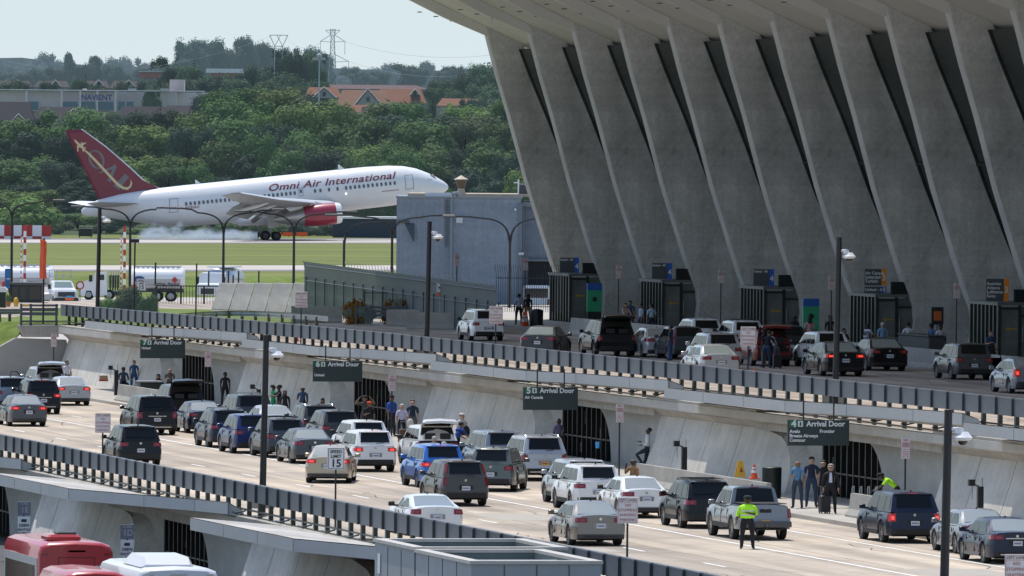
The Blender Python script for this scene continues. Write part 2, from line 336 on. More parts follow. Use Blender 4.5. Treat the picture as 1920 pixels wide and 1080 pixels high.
def recess(idx, s, base_x, zb, zt, label, cat='doorway'):
    """doorway recess between a = s-8.8 and s+20; glazing s+2.5 .. s+12"""
    t = empty('arrival_doorway', (base_x, s, zb), 0, label, cat, 'recessed doorways of the arrivals wall')
    H_ = zt - zb; bx = 1.15
    # back wall with an arch-shaped opening for the glass
    m = MB(); gt = H_*.78
    a0, a1 = 2.6, 12.6
    arch = []
    for i in range(13):
        k = i/12; arch.append((a0 + 3.2*(1-math.cos(k*math.pi/2)), gt*math.sin(k*math.pi/2)))
    for (p, q) in zip(arch, arch[1:]):      # wall left over between the arch curve and the door head
        m.hexa([(bx,-9.0,p[1]),(bx+.4,-9.0,p[1]),(bx+.4,p[0],p[1]),(bx,p[0],p[1])], [(bx,-9.0,q[1]),(bx+.4,-9.0,q[1]),(bx+.4,q[0],q[1]),(bx,q[0],q[1])])
    m.box(bx, bx+.4, a1, 21, 0, gt)
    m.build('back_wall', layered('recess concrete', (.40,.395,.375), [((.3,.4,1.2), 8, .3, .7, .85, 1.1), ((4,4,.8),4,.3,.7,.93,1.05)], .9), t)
    m = MB(); lint = .05
    m.box(bx-.75, bx+.4, -9.0, 21, gt+.004, H_*.93)
    m.box(bx-.55, bx+.4, -9.0, 21, H_*.93+.003, H_-.02)
    m.build('lintel', CONC3, t)
    g = MB().box(bx+.18, bx+.2, a0+.2, a1, 0, gt).build('glazing', mat('doorway glass', (.016,.020,.019), .25, spec=.08, var=.6, scale=.8), t)
    f = MB()
    for i in range(11):
        a = a0 + .25 + i*(a1-a0-.3)/10
        zt_ = gt
        if a < a0+3.2:
            c = 1-(a-a0)/3.2; zt_ = gt*math.sqrt(max(0,1-c*c))
        f.box(bx+.02, bx+.17, a-.045, a+.045, 0, zt_)
    f.box(bx+.04, bx+.16, a0+.3, a1, .92, .98)
    f.build('mullion', mat('black mullion', (.012,.013,.014), .4), t)
    c2 = MB()
    rr_ = random.Random(idx)
    for i in range(13):
        a = a0 + .7 + rr_.uniform(0, a1-a0-1.2); z0_ = rr_.uniform(.2, gt*.7); c2.box(bx+.14, bx+.145, a, a+rr_.uniform(.1,.4), z0_, z0_+rr_.uniform(.1,.6))  # pale patches painted as reflections and glimpses of the interior
    for i in range(6):                       # pale vertical streaks laid over the glass, painted as light from inside
        a = a0 + 1.6 + i*1.0
        c2.box(bx+.15, bx+.17, a, a+.10, .1, gt*.78)
    c2.build('painted_glimpse', mat('painted interior glimpse', (.10,.12,.12), .4, .3, .5, 2.), t)
    # curved inner return at the far side
    m = MB(); rows = []
    for i in range(9):
        k = i/8; z = gt*k; na = 6.2*(1 - math.sqrt(max(0, 1 - k**2.3)))
        rows.append([(.02+.75*k, 14.0+na+.004, z), (bx+.02, 13.4+na*.8, z)])
    m.loft(rows, close=False).build('curved_return', CONC2, t, smooth=60)
    return t
wl = ['pale battered concrete wall at the far left end under the first door canopy','battered concrete wall between the 7D and 6D arrival doors','battered concrete wall between the 6D and 5D arrival doors','battered concrete wall between the 5D and 4D arrival doors','battered concrete wall at the right edge beyond the 4D arrival door']
for i in range(1, 6):
    s_far, s = DOORS[i-1], DOORS[i]
    a_far = s_far - 8.8; a_near = s + 14.0
    if i == 1: a_far = 546.6
    battered('retaining_wall', a_far, a_near, 86.8, .1, UZ, wl[i-1], group=None)
rl = {1:'dark glass doorway recessed behind the 7D arrival sign',2:'dark glass doorway recessed behind the 6D arrival sign',3:'dark glass doorway recessed behind the 5D arrival sign',4:'dark glass doorway recessed behind the 4D arrival sign'}
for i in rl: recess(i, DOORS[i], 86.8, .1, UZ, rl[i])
# lower level walls
s1 = onx(205, 947, LFX).y - 20.5; LD = [s1+48.2, s1, s1-48.2]
LB = LFX - .35
battered('retaining_wall', LD[0]-8.8, LD[1]+14, LB, LZ+.1, -.02, 'lower battered concrete wall beside the red shuttle bus')
battered('retaining_wall', LD[1]-8.8, LD[2]+14, LB, LZ+.1, -.02, 'lower battered concrete wall beside the grey rooftop enclosure')
battered('retaining_wall', LD[0]+60, LD[0]+14, LB, LZ+.1, -.02, 'lower battered concrete wall at the left edge of the frame')
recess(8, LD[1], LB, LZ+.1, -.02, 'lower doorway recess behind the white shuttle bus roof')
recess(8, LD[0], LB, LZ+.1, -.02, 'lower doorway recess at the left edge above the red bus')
# ------------------------------------------------------------------ canopies over the doors
def canopy(s, fx, z, label, off=(-1.5,-1.5,-1.05,-.25), ends=(29.5, 8.5, 0.5, -14.5), th=.44, zr=(0,.04,.12,.2), inner=-.22):
    t = empty('door_canopy', (fx, s, z-th), 0, label, 'canopy', 'door canopies below the railings')
    pts = [(off[0], ends[0], zr[0]), (off[1], ends[1], zr[1]), (off[2], ends[2], zr[2]), (off[2]+.6*(off[3]-off[2]), ends[2]+.55*(ends[3]-ends[2]), (zr[2]+zr[3])/2), (off[3]-.2, ends[3], zr[3])]
    rows = [[(x, y, zz), (x, y, th-.03+zz), (.18, y, th-.03+zz+inner), (.18, y, zz-.15)] for x, y, zz in pts]
    MB().loft(rows, close=True, cap0=True, cap1=True).build('fascia', FASCIA, t)
    MB().loft([[(x+.02, y, th-.005+zz), (.16, y, th-.005+zz+inner)] for x, y, zz in pts], close=False).build('roof_sheet', layered('canopy roofing', (.50,.48,.45), [((.3,.3,1), 6, .35, .65, .72, 1.1), ((1.2,.5,1), 5, .4,.6,.85,1.05)], .8), t)
    j = MB()
    for (p, q) in zip(pts[:4], pts[1:5]):
        L_ = math.dist(p, q); n = max(1, int(L_/6))
        for k in range(1, n+1):
            u = k/n; x = p[0]+(q[0]-p[0])*u; y = p[1]+(q[1]-p[1])*u; zz = p[2]+(q[2]-p[2])*u
            j.box(x-.006, x+.05, y-.03, y+.03, .01+zz, th-.035+zz)
    j.build('joint', mat('fascia joint', (.22,.23,.235), .7), t)
    return t
for i, nm in ((1,'7D'),(2,'6D'),(3,'5D'),(4,'4D')): canopy(DOORS[i], UFX, 3.84, 'grey flat canopy above the %s arrival door sign' % nm)
canopy(DOORS[5], UFX, 3.84, 'grey flat canopy cut off by the right edge of the frame')
canopy(LD[1]-.5, LFX, .36, 'lower grey canopy behind the CREW SHUTTLE 1D sign', off=(-3.35,-3.2,-1.85,-.2), ends=(30,11,2,-7.5), inner=-.30)
canopy(LD[2]+1, LFX, .36, 'lower grey canopy beside the grey rooftop enclosure', off=(-3.35,-3.2,-1.85,-.2), ends=(30,11,2,-7.5), inner=-.30)
canopy(LD[0]-.5, LFX, .36, 'lower grey canopy cut off at the left edge of the frame', off=(-3.35,-3.2,-1.85,-.2), ends=(30,11,2,-7.5), inner=-.30)
# ------------------------------------------------------------------ railings with panels
PANEL = mat('railing panel', (.088, .103, .125), .5, .15, .14, .8)
def panel_mesh(pitch, h=.60):
    m = MB(); p = pitch
    m.box(.0,.03,.03,p-.01,0,h); m.box(-.085,.03,-.02,.028,-.0,h-.003,1)
    m.hexa([(-.07,.0,h+.002),(.10,.0,h+.002),(.16,p-.06,h+.002),(-.01,p-.06,h+.002)], [(-.07,.0,h+.045),(.10,.0,h+.045),(.16,p-.06,h+.045),(-.01,p-.06,h+.045)])
    return m
def railing(X, z, a0, a1, pitch, label, bend=None, Ht=1.3, dz=None):
    t = empty('road_railing', (X, a0, z), 0, label, 'railing')
    n = int((a1-a0)/pitch); pm = panel_mesh(pitch).mesh('panel')
    po = MB().box(.05,.19,-.11,.11,-.35,Ht-.60).mesh('post')
    dz = dz or (lambda a: 0)
    def off(a): return bend(a) if bend else 0
    for i in range(n):
        yy = i*pitch; dx = off(a0+yy)
        if i < 98:
            place('panel', pm, [PANEL, DGREY], t, (dx, yy, Ht-.645+dz(a0+yy))); place('post', po, DARKGREEN, t, (dx, yy, dz(a0+yy)))
    for zz in ((.30, .08, -.14) if Ht < 1.4 else (.55, .30, .06)):
        r = MB(); 
        for i in range(n): r.box(.06+off(a0+i*pitch), .13+off(a0+i*pitch), i*pitch, (i+1)*pitch, zz+dz(a0+i*pitch), zz+.06+dz(a0+i*pitch))
        r.build('rail', DARKGREEN, t)
    bk = MB().path([(-.02,0,.30),(-.25,.4,.22),(-.28,1.2,.22),(-.02,1.5,.15)], .03, 4).mesh('bracket')
    for i in range(0, n, 2):
        yy = i*pitch; place('bracket', bk, DARKGREEN, t, (off(a0+yy), yy, dz(a0+yy)))
    return t
railing(UFX+.45, UZ, 322, 549, 2.34, 'upper grey panel railing along the edge of the departures road', Ht=1.56, dz=lambda a: -.30*max(0, min(1, (a-450)/98))**1.3)
railing(LFX, 0, 225, 420, 2.16, 'lower grey panel railing along the edge of the arrivals road')
# concrete parapet under upper railing
o = MB().box(UFX-.12, UFX+.5, 240, 546, UZ-.3, UZ+.02).build('deck_edge', layered('deck edge', (.48,.46,.42), [((.3,.4,1),6,.3,.7,.82,1.08)], .9)); o['kind'] = 'structure'
o = MB().box(LFX-.12, LFX+.4, 200, 440, -.3, .012).build('deck_edge', MATS['deck edge']); o['kind'] = 'structure'

rp = random.Random(3)
for (X0, X1, a0, a1, c) in ((71,73.6,345,352,.86),(66,69,372,376,.9),(75.5,78.4,300,305,.85),(67,69.5,318,321,.88)):
    o = MB().box(X0, X1, a0, a1, -.1, .003).build('road_patch', mat('road patch %s' % c, (.44*c,.40*c,.34*c), .9, var=.1, scale=2.)); o['kind'] = 'structure'
m = MB()
for i in range(26):
    x = rp.uniform(63.5, 81); a = rp.uniform(285, 480); pts = [(x, a, .002)]
    for k in range(5): x += rp.uniform(-.5,.5); a += rp.uniform(.6,2.2); pts.append((x, a, .002))
    for p, q in zip(pts, pts[1:]): m.add([(p[0]-.03,p[1],.0035),(p[0]+.03,p[1],.0035),(q[0]+.03,q[1],.0035),(q[0]-.03,q[1],.0035)], [(0,1,2,3)])
o = m.build('road_crack', mat('crack sealant', (.10,.09,.08), .8)); o['kind'] = 'structure'
# ------------------------------------------------------------------ left end: wing wall and grass bank
def yplane(px, py, Y):
    d = _ray(px, py); t = Y / d.y; return Vector((d.x*t, Y, CH + d.z*t))
wp = [yplane(x, y, 547.) for x, y in ((-30,770),(-30,664),(0,650),(29,634),(124,637),(165,770))]
m = MB(); n = len(wp)
m.add([tuple(p) for p in wp] + [(p.x, p.y+.6, p.z) for p in wp], [tuple(range(n)), tuple(range(2*n-1,n-1,-1))] + [(i,(i+1)%n,(i+1)%n+n,i+n) for i in range(n)])
t = empty('wing_wall', (80,547,0), 0, 'plain concrete end wall under the grass bank at the far left', 'retaining wall')
o = m.build('wall_face', layered('end wall concrete', (.33,.325,.31), [((.4,.4,.5), 8, .3,.7,.85,1.1)], .9), None); o.parent = t; o.matrix_parent_inverse = t.matrix_world.inverted(); o.location = (-80,-547,0); 
cp = [yplane(x, y, 546.7) for x, y in ((36,610),(110,610),(110,632),(46,632))]
m = MB(); m.add([tuple(p) for p in cp] + [(p.x, p.y+1.2, p.z) for p in cp], [(0,1,2,3),(7,6,5,4),(0,4,5,1),(1,5,6,2),(2,6,7,3),(3,7,4,0)])
o = m.build('cornice', CONC3, t); o.location = (-80,-547,0)
gb = [yplane(-40,668,547.5), yplane(0,652,547.5), yplane(29,636,547.5), yplane(44,612,547.5), yplane(150,607,548.0)]
back = [gnd(-60,606,UZ+.1), gnd(0,604,UZ+.2), gnd(30,603,UZ+.25), gnd(60,602,UZ+.3), gnd(160,600,UZ+.3)]
bk2 = [gnd(-120,570,2.4), gnd(0,570,2.4), gnd(60,570,2.4), gnd(120,572,2.4), gnd(300,574,2.4)]
o = MB().loft([[tuple(p) for p in gb], [tuple(p) for p in back], [tuple(p) for p in bk2]], close=False).build('grass_bank', GRASS2); o['kind'] = 'structure'
# verge on the right of the ramp (grass seen beyond the railing) and forecourt to the fuel yard
q = [gnd(60,606,UZ+.02), gnd(330,612,UZ+.02), gnd(640,604,UZ+.02), gnd(640,586,UZ+.02), gnd(260,577,UZ+.02), gnd(60,577,UZ+.02)]
o = MB().add([tuple(p) for p in q], [tuple(range(6))]).build('verge', GRASS2); o['kind'] = 'structure'
# ------------------------------------------------------------------ terminal: piers, glass, soffit
PX = 121.3; S = 1.03
PROF = [(0,-.15),(.7,.02),(1.5,.10),(2.3,.02),(3.1,-.32),(4.8,-.90),(8.2,-2.0),(11.8,-3.0),(14.4,-3.8),(17.4,-4.62),(19,-5.15)]   # height, front offset
DEP = [(0,3.6),(4,3.0),(10,2.42),(16.5,1.6),(19,1.35)]
def lerp(tab, z):
    for (a,b),(c,d) in zip(tab, tab[1:]):
        if z <= c: return b + (d-b)*(z-a)/(c-a)
    return tab[-1][1]
zs = [0,.35,.7,1.1,1.5,1.9,2.3,2.7,3.1,3.8,4.8,6.5,8.2,10,11.8,13,14.4,16,17.4,18.1]
term = empty('airport_terminal', (PX, 500, UZ+.15), 0, 'grey concrete airport terminal with rows of outward leaning piers and tall dark glass between them', 'terminal building')
PW = 1.0; SP = 12.4
def pier_mesh():
    m = MB(); rows = []
    for z in zs:
        f = lerp(PROF, z); b = f + lerp(DEP, z) + .4
        rows.append([(f, .12, z), (f+.05, 0, z), (b, 0, z), (b, PW, z), (f+.05, PW, z), (f, PW-.12, z)])
    m.loft(rows, 0, True, True, True)
    # front strip material
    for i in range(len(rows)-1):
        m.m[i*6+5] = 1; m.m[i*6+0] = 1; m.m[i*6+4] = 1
    return m
pm = pier_mesh().mesh('pier', 30)
A0 = 562.15
for k in range(-1, 13):
    a = A0 - k*SP
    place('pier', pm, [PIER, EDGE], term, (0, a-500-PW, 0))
# glass between piers
for k in range(-1, 12):
    a = A0 - (k+1)*SP
    m = MB(); rows = [[(lerp(PROF,z)+lerp(DEP,z)+.05, a-500+.02, z), (lerp(PROF,z)+lerp(DEP,z)+.05, a-500+SP-PW-.02, z)] for z in zs if z < 17]
    m.loft(rows, close=False)
    m.build('curtain_glass', mat('terminal glass', (.009,.016,.014), .2, spec=.12, var=.5, scale=.15), term, smooth=40)
    m = MB()
    for q in range(3):
        aa = a-500+.15+q*(SP-PW-.4)/2
        rows = []
        for z in zs:
            if z > 16.9: break
            x = lerp(PROF,z)+lerp(DEP,z)-.03; rows.append([(x,aa,z),(x,aa+.1,z),(x+.06,aa+.1,z),(x+.06,aa,z)])
        m.loft(rows, cap0=True, cap1=True)
    for z in (9.4, 16.6):
        x = lerp(PROF,z)+lerp(DEP,z)-.06; m.box(x, x+.08, a-500+.05, a-500+SP-PW-.05, z, z+.14)
    m.build('mullion', mat('terminal mullion', (.012,.018,.017), .5), term)
    # pale shapes laid over the glass high up, painted as interior and reflection
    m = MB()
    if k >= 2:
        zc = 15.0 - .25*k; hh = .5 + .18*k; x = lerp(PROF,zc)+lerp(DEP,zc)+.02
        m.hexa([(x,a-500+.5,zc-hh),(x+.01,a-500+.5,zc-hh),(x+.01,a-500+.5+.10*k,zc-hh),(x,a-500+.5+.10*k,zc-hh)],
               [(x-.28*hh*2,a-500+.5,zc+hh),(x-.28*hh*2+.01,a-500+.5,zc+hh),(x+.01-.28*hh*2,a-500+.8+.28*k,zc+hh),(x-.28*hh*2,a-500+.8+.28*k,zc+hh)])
        m.build('glass_reflection_pane', mat('painted reflection', (.05,.075,.075), .25), term)
# soffit with deep beams and slots
SOF = mat('soffit paint', (.50,.485,.43), .8, var=.06, scale=.3)
BEAM = mat('beam paint', (.62,.60,.55), .8, var=.06, scale=.3)
def sofz(x): return 17.35 - (x + 4.6)*.47
m = MB()
m.loft([[(x, -170, sofz(x)), (x, 75.3, sofz(x))] for x in (2.0, 0, -2, -4.6, -8, -14, -22)], close=False)
m.build('soffit', SOF, term)
m = MB()
m.loft([[(x, -170, sofz(x)+1.6), (x, 75.6, sofz(x)+1.6), (x, 75.6, sofz(x)), ] for x in (2, -4.6, -22)], close=False)
m.build('roof_edge', BEAM, term)
for k in range(-1, 13):
    a = A0 - k*SP - 500 - PW; m = MB(); rows = []
    for x, d in ((-4.5,.50),(-7,.66),(-10,.6),(-16,.4),(-22,.25)):
        rows.append([(x, a+.02, sofz(x)-.01), (x, a+PW-.02, sofz(x)-.01), (x, a+PW-.3, sofz(x)-d), (x, a+.3, sofz(x)-d)])
    m.loft(rows, cap0=True, cap1=True).build('soffit_beam', BEAM, term)
    s_ = MB()
    for (dx, dy) in ((-1.2,3.0),(-1.9,2.6),(-2.6,2.2),(-1.0,5.0),(-1.6,7.0),(-2.2,9.0),(-3.3,1.9),(-.4,3.3)):
        x = -4.6 + dx + .2; y = a + PW + dy - .5
        s_.hexa([(x,y,sofz(x)-.02),(x+.06,y,sofz(x+.06)-.02),(x+.06,y+1.3,sofz(x+.06)-.02),(x,y+1.3,sofz(x)-.02)],
                [(x,y,sofz(x)+.01),(x+.06,y,sofz(x+.06)+.01),(x+.06,y+1.3,sofz(x+.06)+.01),(x,y+1.3,sofz(x)+.01)])
    s_.build('soffit_slot', mat('slot black', (.02,.02,.02), .9), term)
# building mass behind and above so that no sky leaks
MB().box(4.5, 40, -180, 75, 0, 17).build('rear_wall', mat('inner dark', (.02,.022,.022), .9), term)
# ------------------------------------------------------------------ vestibules of the departures doors
VM = mat('vestibule frame', (.012,.022,.022), .4); VG = mat('vestibule glass', (.02,.025,.024), .2, spec=.15, var=.6, scale=.9)
VROOF = mat('vestibule roof edge', (.12,.13,.13), .5)
SIGNG = mat('sign slate', (.075,.09,.10), .45); SIGNBLUE = mat('sign blue', (.02,.13,.55), .5); SIGNOR = mat('sign orange', (.80,.26,.02), .5)
TXT = mat('sign lettering', (.72,.73,.72), .5)
VA = [567.3, 542.4, 517.4, 492.4, 467.6]
vlab = ['4D','4C','4B','4A','3']
for i, a in enumerate(VA):
    z0 = UZ+.15; D = 2.68
    t = empty('entrance_vestibule', (119.5, a-5.4, z0), 0, 'dark framed glass entrance vestibule under the %s sign' % ['farthest blue','second farthest blue','4B blue','two coloured blue and orange','rightmost orange'][i], 'vestibule', 'glass vestibules of the departures doors')
    m = MB()
    for k in range(8): m.box(-.06, .08, .0+k*.76, .2+k*.76, .02, D)
    for x in (0.0, 1.02, 2.2): m.box(x-.06, x+.08, -.1, .04, 0, D-.002)
    m.box(1.09, 2.13, -.09, .03, D-.55, D-.45); m.box(.09, 1.0, -.09, .03, D-.2, D-.1)
    m.build('frame', VM, t)
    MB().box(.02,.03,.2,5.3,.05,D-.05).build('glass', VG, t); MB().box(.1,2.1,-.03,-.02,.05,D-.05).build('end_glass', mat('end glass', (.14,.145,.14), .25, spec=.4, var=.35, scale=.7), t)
    MB().box(-.12, 2.6, -.2, 5.7, D+.003, D+.16).build('roof', VROOF, t)
    MB().box(1.15, 1.19, -.14, -.1, .9, 1.7).build('door_handle', GALV, t)
    ar = MB().add([(.30,-.05,1.55),(.5,-.05,1.67),(.5,-.05,1.59),(.9,-.05,1.59),(.9,-.05,1.51),(.5,-.05,1.51),(.5,-.05,1.43)], [(0,1,2,3,4,5,6)])
    ar.build('arrow_sticker', mat('arrow yellow', (.38,.24,.03), .6), t)
    # pale strips painted as interior glints
    m = MB()
    for k in range(5): m.box(.04,.05,.35+k*1.05,.5+k*1.05,.4+.2*(k%2),1.5+.25*(k%3))
    m.build('painted_glint', mat('interior glint', (.35,.37,.36), .4), t)
    # sign above
    s = empty('door_sign', (119.5, a-4.6, z0+D+.20), 0, None, 'sign', 'airline door signs above the departures vestibules')
    lines = [[('United - 4D',)], [('United - 4C',)], [('United - 4B',)], None, None][i]
    s.scale = (.70,.70,.70)
    wS, hS = 2.1, [1.25,1.25,1.25,1.75,1.55][i]
    s['label'] = ['grey and blue 4D gate sign over the farthest departures door','grey and blue 4C gate sign second from the left','grey and blue 4B gate sign third from the left','tall sign listing four airlines with orange 3 and blue 4 ends','sign listing four airlines with only an orange 3 end at the right'][i]
    MB().box(-.65, .62, -.05, .05, 0, hS).build('board', SIGNG, s)
    if i < 3:
        MB().box(.625, .98, -.06, .05, -.02, hS+.02).build('gate_number_panel', SIGNBLUE, s)
        text(['United - 4D','United - 4C','United - 4B'][i], .23, TXT, s, (-.62,-.07,hS-.18), align='LEFT', bold=.008)
        text('4', .62, TXT, s, (.8,-.08,hS/2-.1), bold=.01)
    elif i == 3:
        MB().box(.625,.98,-.06,.05,.52,hS+.02).build('gate_number_panel', SIGNOR, s); MB().box(.625,.98,-.06,.05,0,.5).build('gate_number_panel', SIGNBLUE, s)
        MB().box(-.65,.98,-.07,.05,.49,.53).build('divider', TXT, s)
        text('Air Canada\nIcelandair\nTurkish', .31, TXT, s, (-.6,-.08,hS-.6), align='LEFT', bold=.008); text('United - 4A', .30, TXT, s, (-.6,-.08,.24), align='LEFT', bold=.008)
        text('3', .6, TXT, s, (.8,-.08,1.1), bold=.01); text('4', .5, TXT, s, (.8,-.08,.24), bold=.01)
    else:
        MB().box(.625,.98,-.06,.05,-.02,hS+.02).build('gate_number_panel', SIGNOR, s)
        text('Austrian\nAvianca\nLufthansa\nSwiss', .30, TXT, s, (-.6,-.08,hS/2), align='LEFT', bold=.008); text('3', .62, TXT, s, (.8,-.08,hS/2), bold=.01)
    # dark display board beside the sign, on the pier
    b = empty('display_board', (119.78, a-5.6, z0+D+.18), 0, 'blank dark display board beside the %s sign' % ['farthest blue','second farthest blue','4B blue','two coloured blue and orange','rightmost orange'][i], 'display board', 'dark display boards above the vestibules')
    MB().box(.48, 1.40, 0, .12, .0, .58).build('screen', mat('display black', (.012,.014,.014), .35), b); MB().box(.45, 1.43, .12, .2, -.03, .61).build('housing', VM, b)
# the hut-like upper floor structure end is closed by the first pier; doors done
# ------------------------------------------------------------------ arrival door signs
ADG = mat('arrival sign dark', (.028,.045,.045), .5); GRN = mat('sign green', (.02,.17,.08), .5)
info = {1:('7','United'),2:('6','United'),3:('5','Air Canada'),4:('4','Avelo\nBreeze Airways\nContour')}
for i, (num, air) in info.items():
    t = empty('arrival_sign', (83.6, DOORS[i], 2.42), 0, 'dark sign reading %sD Arrival Door' % num, 'sign', 'Arrival Door signs hanging from the canopies')
    MB().box(0, 2.33, -.06, .06, 0, .95).build('board', ADG, t)
    MB().box(.06, .60, -.075, -.06, .68, .93).build('door_number_plate', GRN, t)
    text(num, .36, TXT, t, (.22,-.09,.80), bold=.012); 
    m = MB().box(.38,.56,-.09,-.08,.70,.91); m.build('pictogram', TXT, t)
    MB().box(.44,.50,-.10,-.091,.73,.87).build('pictogram_figure', ADG, t)
    text('Arrival Door', .275, TXT, t, (.70,-.09,.80), align='LEFT', bold=.009)
    text(air, .17, TXT, t, (.06,-.09,.52 if num in '75' else (.30 if num == '6' else .36)), align='LEFT', bold=.006)
    if num == '4': text('Frontier', .17, TXT, t, (1.2,-.09,.53), align='LEFT', bold=.006)
    m = MB()
    for x in (.6, 1.75): m.tube((x,0,.95),(x,0,1.7),.03,n=6)
    m.build('hanger', BLACK, t)
# ------------------------------------------------------------------ vehicles
TYRE = mat('tyre rubber', (.012,.012,.012), .85); RIM = mat('alloy rim', (.33,.34,.35), .3, .8); RIMD = mat('dark rim', (.03,.03,.03), .35, .6)
TRIM = mat('black trim', (.012,.012,.013), .6); CHROME = mat('bright trim', (.55,.56,.57), .2, .9); UNDER = mat('underbody', (.008,.008,.008), .9)
GLS = mat('car glass', (.008,.010,.011), .06, 0, spec=.24); GLB = mat('car rear glass', (.20,.235,.225), .07, spec=1., coat=.5)  # pale rear glass has the sky reflection put into its colour
LAMP = mat('tail lamp red', (.22,.008,.01), .2, coat=.5); LAMPON = mat('tail lamp lit', (.5,.015,.01), .25, emit=(1,.07,.04), es=1.3, coat=.5)
LAMPB = mat('tail lamp bright', (.42,.015,.015), .25, coat=.5, emit=(1,.05,.03), es=.08)
PLATE = mat('licence plate', (.62,.64,.68), .5); PLATEY = mat('yellow licence plate', (.70,.36,.05), .5); PTX = mat('plate lettering', (.05,.07,.2), .6)
INTER = mat('car interior', (.012,.011,.010), .9)
def paint(name, col, metal=.35, rough=.28, coat=None): return mat('car paint ' + name, col, rough, metal, coat=(.7 if sum(col) > .3 else .25) if coat is None else coat, spec=.5 if sum(col) > .3 else .3)
P = dict(white=paint('white',(.72,.72,.71),0,.3), silver=paint('silver',(.42,.43,.45)), greyblue=paint('grey blue',(.17,.20,.25)), grey=paint('grey',(.09,.092,.10)),
  dgrey=paint('dark grey',(.045,.048,.055)), black=paint('black',(.006,.006,.008),0,.22,.1), navy=paint('navy',(.012,.018,.042),.1), blue=paint('bright blue',(.015,.14,.50),.2),
  dblue=paint('deep blue',(.014,.028,.12),.2), gold=paint('champagne',(.42,.34,.24)), brown=paint('bronze grey',(.18,.16,.135)), red=paint('dark red',(.16,.012,.014),.1),
  sage=paint('sage grey',(.095,.11,.098)), taupe=paint('taupe grey',(.075,.068,.062)), lgrey=paint('cement grey',(.22,.225,.235)), slate=paint('slate',(.06,.07,.085)))
TY = dict(
 sedan=dict(L=4.75,W=1.83,H=1.45,wb=2.78,ro=1.05,r=.335,deck=1.04,belt=.95,rb=.55,rt=1.42,rft=2.85,rfb=3.72,hood=.80,cl=.22),
 coupe=dict(L=4.75,W=1.90,H=1.38,wb=2.72,ro=1.08,r=.345,deck=1.02,belt=.95,rb=.42,rt=1.62,rft=2.65,rfb=3.35,hood=.84,cl=.20),
 hatch=dict(L=4.5,W=1.76,H=1.49,wb=2.70,ro=.93,r=.32,deck=1.10,belt=.97,rb=.12,rt=1.15,rft=2.7,rfb=3.75,hood=.80,cl=.22),
 cross=dict(L=4.75,W=1.92,H=1.62,wb=2.89,ro=.98,r=.36,deck=1.12,belt=1.05,rb=.30,rt=1.25,rft=2.85,rfb=3.80,hood=.9,cl=.24),
 suv=dict(L=4.68,W=1.86,H=1.69,wb=2.70,ro=1.0,r=.36,deck=1.10,belt=1.08,rb=.10,rt=.52,rft=2.85,rfb=3.62,hood=.98,cl=.28),
 bigsuv=dict(L=5.1,W=1.99,H=1.80,wb=2.98,ro=1.12,r=.385,deck=1.14,belt=1.12,rb=.09,rt=.45,rft=3.1,rfb=3.85,hood=1.05,cl=.28),
 truck=dict(L=5.39,W=1.91,H=1.79,wb=3.23,ro=1.22,r=.39,deck=1.19,belt=1.12,rb=1.72,rt=1.86,rft=3.35,rfb=4.15,hood=1.08,cl=.38),
 van=dict(L=5.1,W=1.95,H=1.75,wb=3.0,ro=1.1,r=.35,deck=1.08,belt=1.04,rb=.12,rt=.55,rft=3.3,rfb=4.3,hood=.95,cl=.22),
)
_cm = {}
